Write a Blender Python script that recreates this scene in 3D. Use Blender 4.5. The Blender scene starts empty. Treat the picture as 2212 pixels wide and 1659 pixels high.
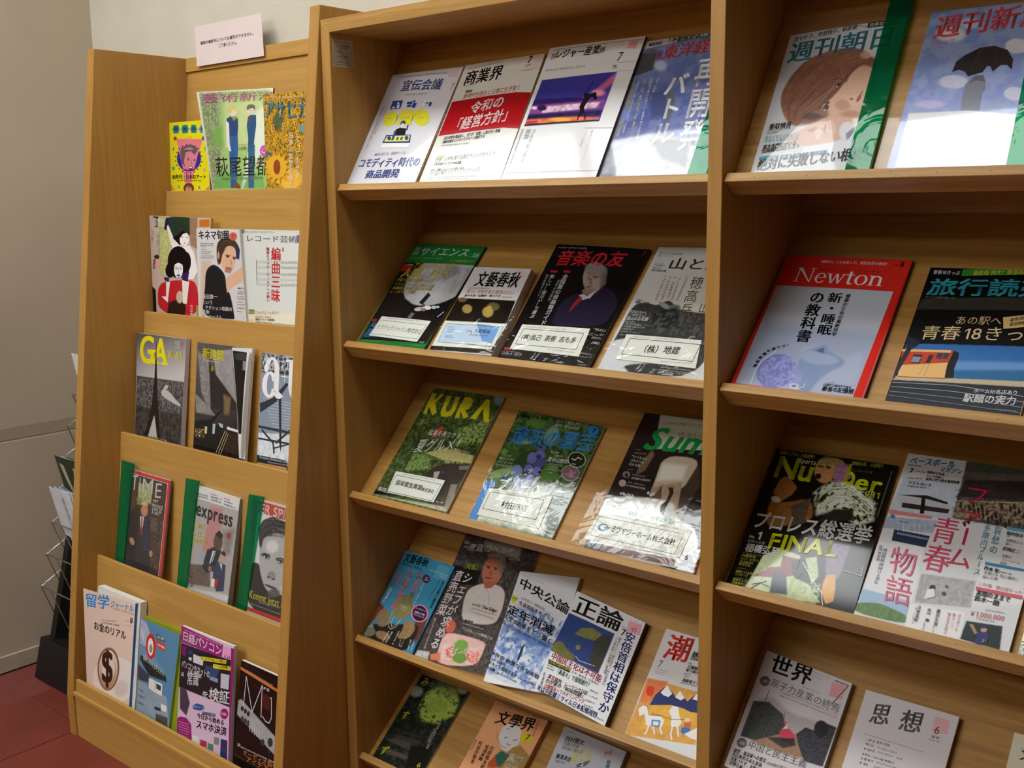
# Magazine racks in a library corner. Blender 4.5, self-contained.
import bpy, math, random
import numpy as np
from mathutils import Matrix, Vector
from mathutils.geometry import tessellate_polygon
random.seed(7)
SC = bpy.context.scene
COL = SC.collection

# ---------------------------------------------------------------- camera
cam = bpy.data.cameras.new('camera'); cam.sensor_width = 36.0; cam.lens = 36.0*2285.7/2212.0
cam.clip_start = .02
camo = bpy.data.objects.new('camera', cam); COL.objects.link(camo); SC.camera = camo
YAW, PIT, ROL = .70072, .17066, -.01136
fw = Vector((-math.sin(YAW)*math.cos(PIT), math.cos(YAW)*math.cos(PIT), -math.sin(PIT)))
r_ = Vector((math.cos(YAW), math.sin(YAW), 0)); u_ = r_.cross(fw)
r2 = r_*math.cos(ROL)+u_*math.sin(ROL); u2 = -r_*math.sin(ROL)+u_*math.cos(ROL)
Mx = Matrix((r2, u2, -fw)).transposed().to_4x4(); Mx.translation = Vector((1.7204, -1.4539, 1.4028))
camo.matrix_world = Mx
# ---------------------------------------------------------------- world, exposure
wd = bpy.data.worlds.new('world'); SC.world = wd; wd.use_nodes = True
wd.node_tree.nodes['Background'].inputs[0].default_value = (.9, .95, 1, 1)
wd.node_tree.nodes['Background'].inputs[1].default_value = .05
SC.view_settings.view_transform = 'Standard'; SC.view_settings.look = 'None'
SC.view_settings.exposure = 0.42; SC.view_settings.gamma = 1.0; SC.view_settings.use_curve_mapping = False
LAMP = 8.0
CEIL = 2.9
# ceiling lamps: x0, x1, y0, y1, brightness; rows farther in are added fill
LAMPS = [(-1.38,-.50,-.95,-.5,1.0),(-.42,.42,-.95,-.5,1.0),(.50,1.05,-.95,-.5,1.0),(-1.35,-.35,-2.9,-2.3,1.9),(-.1,.6,-2.9,-2.3,1.1),(-1.2,-.2,-4.7,-4.1,2.0),(0,.8,-4.7,-4.1,1.0)]
# ---------------------------------------------------------------- helpers
def srgb(h):
    c = [int(h[i:i+2], 16)/255 for i in (0, 2, 4)]
    return [x/12.92 if x <= .04045 else ((x+.055)/1.055)**2.4 for x in c]
def link(ob, parent=None):
    COL.objects.link(ob)
    if parent is not None: ob.parent = parent
    return ob
def tag(o, label=None, cat=None, group=None, kind=None):
    if label: o['label'] = label
    if cat: o['category'] = cat
    if group: o['group'] = group
    if kind: o['kind'] = kind
    return o
def empty(name, loc=(0, 0, 0)):
    o = bpy.data.objects.new(name, None); o.location = loc; o.empty_display_size = .05
    return link(o)
class MB:
    """collects faces, builds one mesh"""
    def __init__(s): s.v = []; s.f = []; s.n = 0
    def add(s, v, f):
        b = s.n; s.v += [tuple(p) for p in v]; s.f += [tuple(i+b for i in q) for q in f]; s.n += len(v); return s
    def box(s, x0, y0, z0, x1, y1, z1):
        v = [(x0,y0,z0),(x1,y0,z0),(x1,y1,z0),(x0,y1,z0),(x0,y0,z1),(x1,y0,z1),(x1,y1,z1),(x0,y1,z1)]
        return s.add(v, [(0,3,2,1),(4,5,6,7),(0,1,5,4),(1,2,6,5),(2,3,7,6),(3,0,4,7)])
    def prism_x(s, pts, x0, x1):      # pts = (y, z), any winding
        n = len(pts); A = sum(pts[i][0]*pts[(i+1)%n][1]-pts[(i+1)%n][0]*pts[i][1] for i in range(n))
        if A < 0: pts = pts[::-1]
        v = [(x0, y, z) for y, z in pts]+[(x1, y, z) for y, z in pts]
        f = [tuple(range(n))[::-1], tuple(range(n, 2*n))]+[(i, (i+1) % n, n+(i+1) % n, n+i) for i in range(n)]
        return s.add(v, f)
    def prism_y(s, pts, y0, y1):      # pts = (x, z)
        n = len(pts); A = sum(pts[i][0]*pts[(i+1)%n][1]-pts[(i+1)%n][0]*pts[i][1] for i in range(n))
        if A < 0: pts = pts[::-1]
        v = [(x, y0, z) for x, z in pts]+[(x, y1, z) for x, z in pts]
        f = [tuple(range(n)), tuple(range(n, 2*n))[::-1]]+[((i+1) % n, i, n+i, n+(i+1) % n) for i in range(n)]
        return s.add(v, f)
    def tube(s, pts, r, seg=6):
        pts = [Vector(p) for p in pts]; rings = []
        for i, p in enumerate(pts):
            d = (pts[min(i+1, len(pts)-1)]-pts[max(i-1, 0)]).normalized()
            a = d.cross(Vector((0, 0, 1)));  a = a if a.length > .1 else d.cross(Vector((0, 1, 0)))
            a.normalize(); b = d.cross(a)
            rings.append([p+(a*math.cos(t)+b*math.sin(t))*r for t in [2*math.pi*k/seg for k in range(seg)]])
        v = [q for R in rings for q in R]
        f = [(i*seg+k, i*seg+(k+1) % seg, (i+1)*seg+(k+1) % seg, (i+1)*seg+k) for i in range(len(pts)-1) for k in range(seg)]
        f += [tuple(range(seg))[::-1], tuple(range((len(pts)-1)*seg, len(pts)*seg))]
        return s.add(v, f)
    def build(s, name, mat, parent=None, loc=(0, 0, 0), bevel=0, origin=None):
        """vertices are given in world space; origin = where the object's origin sits"""
        o0 = Vector((0, 0, 0)); q = parent
        while q is not None: o0 = o0+q.location; q = q.parent
        if origin is not None: o0 = Vector(origin)
        me = bpy.data.meshes.new(name); me.from_pydata([tuple(Vector(p)-o0) for p in s.v], [], s.f); me.update()
        me.materials.append(mat); o = bpy.data.objects.new(name, me); link(o, parent)
        if parent is None: o.location = o0
        if bevel:
            b = o.modifiers.new('bevel', 'BEVEL'); b.width = bevel; b.segments = 1; b.limit_method = 'ANGLE'
        return o
# ---------------------------------------------------------------- materials
def newmat(name):
    m = bpy.data.materials.new(name); m.use_nodes = True; nt = m.node_tree
    return m, nt, nt.nodes['Principled BSDF']
def mixcol(nt, fac, a, b, typ='MIX'):
    n = nt.nodes.new('ShaderNodeMix'); n.data_type = 'RGBA'; n.blend_type = typ
    for sock, val in ((n.inputs[0], fac), (n.inputs[6], a), (n.inputs[7], b)):
        if hasattr(val, 'is_linked') or hasattr(val, 'links'): nt.links.new(val, sock)
        elif isinstance(val, (int, float)): sock.default_value = val
        else: sock.default_value = (*val[:3], 1)
    return n.outputs[2]
def noise(nt, scale, vec=None, detail=4, rough=.5, dist=0):
    n = nt.nodes.new('ShaderNodeTexNoise'); n.inputs['Scale'].default_value = scale; n.inputs['Detail'].default_value = detail
    n.inputs['Roughness'].default_value = rough; n.inputs['Distortion'].default_value = dist
    if vec is not None: nt.links.new(vec, n.inputs['Vector'])
    return n.outputs[0]
def ramp(nt, src, p0, p1, c0=(0, 0, 0), c1=(1, 1, 1)):
    r = nt.nodes.new('ShaderNodeValToRGB'); e = r.color_ramp.elements
    e[0].position = p0; e[1].position = p1; e[0].color = (*c0, 1); e[1].color = (*c1, 1)
    nt.links.new(src, r.inputs[0]); return r.outputs[0]
def wood(name, axis, base='bb8d47', dark='996c2f', fine=.35, knots=False):
    m, nt, bs = newmat(name)
    tc = nt.nodes.new('ShaderNodeTexCoord'); mp = nt.nodes.new('ShaderNodeMapping')
    sc = {'x': (1.2, 26, 26), 'z': (26, 26, 1.2), 'y': (26, 1.2, 26)}[axis]
    mp.inputs['Scale'].default_value = sc; nt.links.new(tc.outputs['Object'], mp.inputs[0])
    g = noise(nt, 3.2, mp.outputs[0], 6, .6, .4)
    g2 = noise(nt, 16, mp.outputs[0], 3, .6, .1)
    big = noise(nt, 1.7, tc.outputs['Object'], 2)
    c = mixcol(nt, ramp(nt, g, .35, .7), srgb(base), srgb(dark))
    c = mixcol(nt, ramp(nt, g2, .45, .8, (0, 0, 0), (fine, fine, fine)), c, [x*.72 for x in srgb(dark)])
    c = mixcol(nt, ramp(nt, big, .3, .7, (0, 0, 0), (.22, .22, .22)), c, srgb('c69c56'))
    if knots:
        w = nt.nodes.new('ShaderNodeTexWave'); w.wave_type = 'RINGS'; w.inputs['Scale'].default_value = 5; w.inputs['Distortion'].default_value = 9
        w.inputs['Detail'].default_value = 2; w.inputs['Detail Scale'].default_value = .7
        m2 = nt.nodes.new('ShaderNodeMapping'); m2.inputs['Scale'].default_value = (1.0, 5, 6); nt.links.new(tc.outputs['Object'], m2.inputs[0]); nt.links.new(m2.outputs[0], w.inputs['Vector'])
        c = mixcol(nt, ramp(nt, w.outputs[1], .55, .95, (0, 0, 0), (.55, .55, .55)), c, srgb('a87838'))
    nt.links.new(c, bs.inputs['Base Color']); bs.inputs['Roughness'].default_value = .42
    bs.inputs['Specular IOR Level'].default_value = .35
    bp = nt.nodes.new('ShaderNodeBump'); bp.inputs['Strength'].default_value = .06; bp.inputs['Distance'].default_value = .001
    nt.links.new(g2, bp.inputs['Height']); nt.links.new(bp.outputs[0], bs.inputs['Normal'])
    return m
def plain(name, col, rough=.6, spec=.4, nscale=0, namt=.1, metal=0, bump=0):
    m, nt, bs = newmat(name); bs.inputs['Roughness'].default_value = rough; bs.inputs['Specular IOR Level'].default_value = spec; bs.inputs['Metallic'].default_value = metal
    c = srgb(col)
    tc = nt.nodes.new('ShaderNodeTexCoord')
    n = noise(nt, nscale or 20, tc.outputs['Object'], 5)
    nt.links.new(mixcol(nt, ramp(nt, n, .3, .7), [x*(1-namt) for x in c], [min(1, x*(1+namt)) for x in c]), bs.inputs['Base Color'])
    if bump:
        bp = nt.nodes.new('ShaderNodeBump'); bp.inputs['Strength'].default_value = bump; bp.inputs['Distance'].default_value = .002
        n2 = noise(nt, 160, tc.outputs['Object'], 3); nt.links.new(n2, bp.inputs['Height']); nt.links.new(bp.outputs[0], bs.inputs['Normal'])
    return m
def printmat(name, rough=.14, spec=.4):
    m, nt, bs = newmat(name); a = nt.nodes.new('ShaderNodeAttribute'); a.attribute_name = 'Col'
    nt.links.new(a.outputs[0], bs.inputs['Base Color']); bs.inputs['Roughness'].default_value = rough
    bs.inputs['Specular IOR Level'].default_value = spec
    return m
def clearmat(name, tint=(.97, .98, .97), rough=.05, gl=.06, diff=None, bump=0):
    m = bpy.data.materials.new(name); m.use_nodes = True; nt = m.node_tree
    for n in list(nt.nodes): nt.nodes.remove(n)
    out = nt.nodes.new('ShaderNodeOutputMaterial'); tr = nt.nodes.new('ShaderNodeBsdfTransparent'); tr.inputs[0].default_value = (*tint, 1)
    g = nt.nodes.new('ShaderNodeBsdfGlossy'); g.inputs['Roughness'].default_value = rough
    fr = nt.nodes.new('ShaderNodeFresnel'); fr.inputs[0].default_value = 1.5
    ge = nt.nodes.new('ShaderNodeNewGeometry'); mi = nt.nodes.new('ShaderNodeMapRange')   # same reflectance on both faces of the film
    mi.inputs['To Min'].default_value = 1.42; mi.inputs['To Max'].default_value = 1/1.42; nt.links.new(ge.outputs['Backfacing'], mi.inputs['Value']); nt.links.new(mi.outputs[0], fr.inputs['IOR'])
    base = tr.outputs[0]
    if diff:
        d = nt.nodes.new('ShaderNodeBsdfDiffuse'); d.inputs[0].default_value = (*diff[0], 1)
        mx = nt.nodes.new('ShaderNodeMixShader'); mx.inputs[0].default_value = diff[1]
        nt.links.new(tr.outputs[0], mx.inputs[1]); nt.links.new(d.outputs[0], mx.inputs[2]); base = mx.outputs[0]
    mx = nt.nodes.new('ShaderNodeMixShader'); nt.links.new(fr.outputs[0], mx.inputs[0]); nt.links.new(base, mx.inputs[1]); nt.links.new(g.outputs[0], mx.inputs[2])
    nt.links.new(mx.outputs[0], out.inputs[0])
    if bump:
        tc = nt.nodes.new('ShaderNodeTexCoord'); n = noise(nt, 22, tc.outputs['Object'], 2, .5, 1.2)
        bp = nt.nodes.new('ShaderNodeBump'); bp.inputs['Strength'].default_value = bump; bp.inputs['Distance'].default_value = .004
        nt.links.new(n, bp.inputs['Height']); nt.links.new(bp.outputs[0], g.inputs['Normal']); nt.links.new(bp.outputs[0], fr.inputs['Normal'])
    return m
def emis(name, s, col=(.97, .99, 1)):
    m = bpy.data.materials.new(name); m.use_nodes = True; nt = m.node_tree
    for n in list(nt.nodes): nt.nodes.remove(n)
    out = nt.nodes.new('ShaderNodeOutputMaterial'); e = nt.nodes.new('ShaderNodeEmission'); e.inputs[0].default_value = (*col, 1); e.inputs[1].default_value = s
    nt.links.new(e.outputs[0], out.inputs[0]); return m
WX = wood('wood_grain_x', 'x'); WZ = wood('wood_grain_z', 'z', 'b68944', 'a47736', .2); WK = wood('wood_grain_figured', 'x', 'c09650', 'a27a3a', .35, True)
WL = wood('beech_grain_x', 'x', 'c0954d', 'b08440', .10); WLZ = wood('beech_grain_z_shaded', 'z', 'b48640', 'a37635', .10)  # side panels use a darker copy of the beech, their shade painted in
PRINT = printmat('glossy_print', .09); MATTE = printmat('satin_print', .3, spec=.16); PAPER = plain('paper_edges', 'dcdad2', .8, .2, 60, .06); CARD = printmat('paper_print', .5)
CLEAR = clearmat('clear_plastic', rough=.05, bump=.5); CLEAR2 = clearmat('clear_binder_plastic', rough=.03, diff=((.8, .82, .8), .035))
GREEN = clearmat('green_tinted_plastic', (.05, .62, .34), .06, diff=((.0, .3, .15), .2), bump=.25)
BLACK = plain('black_metal', '141414', .5, .4); CHROME = plain('chrome_wire', 'c8c8c8', .25, .5, metal=1)
WALLM = plain('painted_wall', 'cfcab8', .9, .2, 9, .03, bump=.2); WALLL = plain('rough_painted_wall', 'bdb09a', .9, .2, 3, .06, bump=.35)
FARM = plain('far_wall_paint', '9a9282', .9, .2)
CEILM = plain('ceiling_paint', 'dcdad2', .9, .2, 9, .02); TILE = plain('red_clay_tile', '78352a', .42, .4, 7, .16, bump=.25); GROUT = plain('grout', '7a4038', .8, .2)
STEEL = plain('lamp_housing', 'e4e4e0', .5, .4)

# ---------------------------------------------------------------- structure
def struct(name, mb, mat, **k): return tag(mb.build(name, mat, **k), kind='structure')
fl = struct('floor', MB().box(-1.46, -5.5, -.06, 4.5, .33, -.004), GROUT)
tile = None
k0 = MB().box(.002, .002, -.004, .298, .298, 0).build('tile', TILE, bevel=.001)
used = 0
for i in range(-2, 6):
    for j in range(-9, 2):
        x, y = -.92+i*.3, -.158+j*.3
        if x < -1.45 or y+.3 > .34 and False: continue
        if y > .05 or used >= 40: continue
        t = k0 if used == 0 else k0.copy()
        if used: COL.objects.link(t)
        t.parent = fl; t.location = (x, y, 0); used += 1
struct('wall_back', MB().box(-1.44, .31, 0, 4.5, .37, CEIL), WALLM)
lw = MB().box(-1.50, -5.5, 0, -1.44, .31, .708).box(-1.50, -5.5, .70, -1.447, .31, .72).prism_y([(-1.50, .714), (-1.4445, .714), (-1.4395, .75), (-1.4395, CEIL), (-1.50, CEIL)], -5.5, .31)
struct('wall_left', lw, WALLL)
struct('baseboard_left', MB().box(-1.44, -5.5, 0, -1.432, .31, .052), plain('baseboard_paint', 'b5aa94', .7, .3), bevel=.002)
struct('wall_right', MB().box(4.5, -5.5, 0, 4.56, .37, CEIL), FARM)
struct('wall_front', MB().box(-1.50, -5.56, 0, 4.56, -5.5, CEIL), FARM)
struct('ceiling', MB().box(-1.50, -5.56, CEIL, 4.56, .37, CEIL+.06), CEILM)
for i, (x0, x1, y0, y1, s) in enumerate(LAMPS):
    L = empty('ceiling_light', ((x0+x1)/2, (y0+y1)/2, CEIL)); tag(L, 'white ceiling lamp with flat diffuser '+['over the stepped rack', 'over the near half of the wide rack', 'short one over the divider of the wide rack', 'added as unseen fill by the plain wall, first row into the room', 'added as unseen fill, first row into the room, away from the plain wall', 'added as unseen fill by the plain wall, second row into the room', 'added as unseen fill, second row into the room, away from the plain wall'][i], 'ceiling light', 'ceiling lamps')
    f = MB(); e = .012
    f.box(x0-e, y0-e, CEIL-.03, x1+e, y0, CEIL-.001).box(x0-e, y1, CEIL-.03, x1+e, y1+e, CEIL-.001).box(x0-e, y0, CEIL-.03, x0, y1, CEIL-.001).box(x1, y0, CEIL-.03, x1+e, y1, CEIL-.001)
    f.build('lamp_frame', STEEL, L)
    MB().box(x0, y0, CEIL-.024, x1, y1, CEIL-.018).build('diffuser', emis('lamp_diffuser_%d' % i, s*LAMP), L)

# ---------------------------------------------------------------- wide rack with sloping shelves
T_, XD, TD, ZT, TB, YF, A_, B_, BD = .0266, .8896, .0251, 1.7668, .0264, .0039, .0152, .0396, .0233
ZL = [1.4294, 1.1079, .7811, .4528, .1735]; TH = [.5493, .7606, .7559, .72, .87]
XE = XD+TD+(XD-T_)+T_; YB = .30
rk = empty('magazine_rack', (XE/2, 0, 0)); tag(rk, 'wide wooden magazine rack with sloping display shelves and a thick frame', 'shelf')
MB().prism_y([(0, 0), (T_, 0), (T_, ZT-TB), (0, ZT)], 0, YB).build('side_panel', WZ, rk, bevel=.0008)
MB().prism_y([(XE, 0), (XE-T_, 0), (XE-T_, ZT-TB), (XE, ZT)], 0, YB).build('side_panel', WZ, rk, bevel=.0008)
MB().prism_y([(0, ZT), (XE, ZT), (XE-T_, ZT-TB), (T_, ZT-TB)], 0, YB).build('top_panel', WK, rk, bevel=.0008)
MB().box(XD, 0, 0, XD+TD, YB-.005, ZT-TB).build('divider_panel', WZ, rk, bevel=.0008)
MB().box(T_, YB-.006, 0, XE-T_, YB, ZT-TB).build('back_panel', WX, rk)
MB().box(T_, .03, 0, XD, .048, .1).build('kick_board', WX, rk); MB().box(XD+TD, .03, 0, XE-T_, .048, .1).build('kick_board', WX, rk)
NAILM = plain('nail_head', '5a3c20', .5, .4)
for x0, x1 in ((T_, XD), (XD+TD, XE-T_)):
    for z, th in zip(ZL, TH):
        U = (math.sin(th), math.cos(th)); N = (math.cos(th), -math.sin(th))
        P = lambda u, n: (YF+u*U[0]+n*N[0], z+u*U[1]+n*N[1])
        L = (YB-.008-YF-BD*N[0])/U[0]
        L = min(L, (ZT-TB-z+BD*U[0])/U[1])
        bd = MB().prism_x([P(A_, BD), P(L, BD), P(L-.01, B_), P(A_, B_)], x0+.0006, x1-.0006).build('shelf_board', WX, rk)
        ld = MB().prism_x([P(0, 0), P(A_, 0), P(A_, B_), P(0, B_)], x0+.0006, x1-.0006).build('shelf_ledge', WK, rk, bevel=.0007)
        nb = MB(); nx = x0+.05
        while nx < x1-.03:
            c = P(A_*random.uniform(.35, .65), -.0003); w = .0007
            nb.add([(nx-w, c[0]-w*U[0], c[1]-w*U[1]), (nx+w, c[0]-w*U[0], c[1]-w*U[1]), (nx+w, c[0]+w*U[0], c[1]+w*U[1]), (nx-w, c[0]+w*U[0], c[1]+w*U[1])], [(0, 1, 2, 3)])
            nx += random.uniform(.05, .13)
        o = nb.build('nail_head', NAILM, rk, origin=rk.location); o['kind'] = 'stuff'
# ---------------------------------------------------------------- stepped rack
XR, T2, XL, Y0, KS, ZT2 = -.004, .0312, -.8875, .0047, .1186, 1.7979
YBK, KB, RB = .2777, .1042, .0376
LZ = [1.441, 1.121, .803, .4819, .1583]; LY = [.1844, .0932, -.0017, -.0955, -.1827]
sr = empty('magazine_rack', ((XR+XL)/2, 0, 0)); tag(sr, 'stepped wooden magazine rack with five tiers and slanted side panels', 'shelf')
yk = Y0-KS*(ZT2-.115)
prof = [(Y0, ZT2), (yk, .115), (yk, 0), (YB, 0), (YB, ZT2)]
for xa in (XL-T2, XR-T2): MB().prism_x(prof, xa, xa+T2).build('side_panel', WLZ, sr, bevel=.0012)
xa, xb = XL+.0004, XR-T2-.0004
tb = .009
def slant(y, z, z1, th=tb): return [(y, z), (y-KB*(z-z1), z1), (y-KB*(z-z1)+th, z1), (y+th, z)]
MB().prism_x(slant(YBK, ZT2, LZ[0]-.06, .012), xa, xb).build('back_panel', WL, sr, bevel=.0006)
MB().prism_x([(YBK-.006, ZT2), (YBK-.006-KB*RB, ZT2-RB), (YBK-KB*RB-.0005, ZT2-RB), (YBK-.0005, ZT2)], xa, xb).build('top_rail', WL, sr, bevel=.001)
for i in range(5):
    zb = (LZ[i+1]-.06) if i < 4 else .128
    MB().prism_x(slant(LY[i], LZ[i], zb), xa, xb).build('front_board', WL, sr, bevel=.0012)
    y1 = (YBK if i == 0 else LY[i-1]); z1 = (ZT2 if i == 0 else LZ[i-1]); zz = LZ[i]-.042
    MB().box(xa, LY[i]+tb-KB*.04, zz-.012, xb, y1-KB*(z1-zz)-.0005, zz).build('slot_shelf', WL, sr)
MB().box(xa, yk+.001, .116, xb, yk+.03, .128).build('lip_strip', WL, sr, bevel=.001)
MB().box(xa, yk+.006, 0, xb, yk+.024, .116).build('kick_board', WL, sr)

# ---------------------------------------------------------------- printed covers
DG = None
_g = {}
def glyph(ch, bold):
    k = (ch, bold)
    if k in _g: return _g[k]
    if ch in ' 　': _g[k] = (None, None, .3 if ch == ' ' else .6); return _g[k]
    c = bpy.data.curves.new('g', 'FONT'); c.body = ch; c.resolution_u = 2 if ord(ch) > 0x2fff else 4
    o = bpy.data.objects.new('g', c); COL.objects.link(o)
    m = o.evaluated_get(bpy.context.evaluated_depsgraph_get()).to_mesh()
    n = len(m.vertices)
    if not n: v = None; f = None; adv = .5
    else:
        v = np.empty(n*3); m.vertices.foreach_get('co', v); v = v.reshape(-1, 3)[:, :2].copy()
        m.calc_loop_triangles(); f = np.empty(len(m.loop_triangles)*3, int); m.loop_triangles.foreach_get('vertices', f); f = f.reshape(-1, 3)
        adv = 1.0 if ord(ch) > 0x2fff or ch in '“”×' else v[:, 0].max()+.07
    if ch == '1' and v is not None:      # the built-in face draws a bare stroke: give it its flag
        x0 = v[:, 0].min(); t_ = v[:, 1].max(); n = len(v); v = np.concatenate([v, [[x0+.01, t_], [x0-.15, t_-.14], [x0-.15, t_-.22], [x0+.01, t_-.1]]]); f = np.concatenate([f, [[n, n+1, n+2], [n, n+2, n+3]]]); v[:, 0] += .1; adv += .12
    if bold and v is not None:      # heavier face: the same outline laid down four times a hair apart
        d = .021 if ord(ch) > 0x2fff else .024; n = len(v)
        f = np.concatenate([f+n*i for i in range(4)]); v = np.concatenate([v+np.array(k_)*d for k_ in ((-1, -.6), (1, -.6), (-1, .6), (1, .6))])
    COL.objects.unlink(o); bpy.data.objects.remove(o); bpy.data.curves.remove(c)
    _g[k] = (v, f, adv); return _g[k]
def iscjk(s): return any(ord(c) > 0x2fff for c in s)
# hand-drawn roman letters (for the two roman logotypes): polygons in em units
def ring(cx, cy, rx, ry, tx, ty, a0=0, a1=360, n=28):
    A = [math.radians(a0+(a1-a0)*i/n) for i in range(n+1)]
    q = []
    for i in range(n):
        a, b = A[i], A[i+1]
        q.append([(cx+rx*math.cos(a), cy+ry*math.sin(a)), (cx+rx*math.cos(b), cy+ry*math.sin(b)), (cx+(rx-tx)*math.cos(b), cy+(ry-ty)*math.sin(b)), (cx+(rx-tx)*math.cos(a), cy+(ry-ty)*math.sin(a))])
    return q
def B(x0, y0, x1, y1): return [(x0, y0), (x1, y0), (x1, y1), (x0, y1)]
ROM = {
 'N': (.74, [B(.08, 0, .12, .68), B(.0, 0, .2, .03), B(.0, .65, .16, .68), [(.04, .68), (.18, .68), (.62, 0), (.58, 0)], B(.58, 0, .62, .68), B(.5, .65, .7, .68)]),
 'e': (.44, ring(.22, .23, .2, .24, .085, .03, 20, 325)+[B(.06, .24, .4, .27), [(.32, .27), (.41, .27), (.4, .34), (.34, .36)]]),
 'w': (.66, [[(.02, .46), (.12, .46), (.24, .0), (.18, 0)], [(.19, 0), (.23, .0), (.35, .46), (.31, .46)], [(.29, .46), (.39, .46), (.48, 0), (.42, 0)], [(.43, 0), (.47, 0), (.61, .46), (.57, .46)], B(-.02, .44, .16, .46), B(.5, .44, .66, .46)]),
 't': (.32, [B(.1, .06, .19, .6), B(.0, .43, .3, .46), [(.1, .06), (.19, .06), (.28, 0), (.18, -.01)], [(.1, .06), (.18, -.01), (.14, 0), (.11, .03)], [(.19, .06), (.3, .05), (.29, .03), (.22, .0)]]),
 'o': (.48, ring(.24, .23, .22, .24, .09, .03)),
 'n': (.52, [B(.08, 0, .17, .44), B(.02, 0, .22, .025), B(.02, .42, .14, .46), B(.37, 0, .46, .32), B(.31, 0, .51, .025)]+ring(.27, .3, .19, .16, .09, .05, 0, 165, 14)),
 'a': (.56, [B(.3, .06, .42, .32)]+ring(.2, .15, .18, .16, .12, .035, 20, 340, 24)+ring(.24, .32, .18, .16, .12, .03, -5, 150, 14)+ring(.11, .35, .055, .055, .055, .055, 0, 360, 12)+[[(.3, .08), (.42, .08), (.54, .02), (.46, -.01)], [(.3, .08), (.46, -.01), (.38, -.01), (.32, .03)]]),
 'u': (.56, [B(.08, .12, .2, .46), B(.0, .43, .14, .46), B(.38, 0, .5, .46), B(.3, .43, .44, .46), B(.44, 0, .56, .03)]+ring(.25, .17, .17, .18, .12, .05, 180, 350, 14)),
}
STEP = .000012
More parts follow.
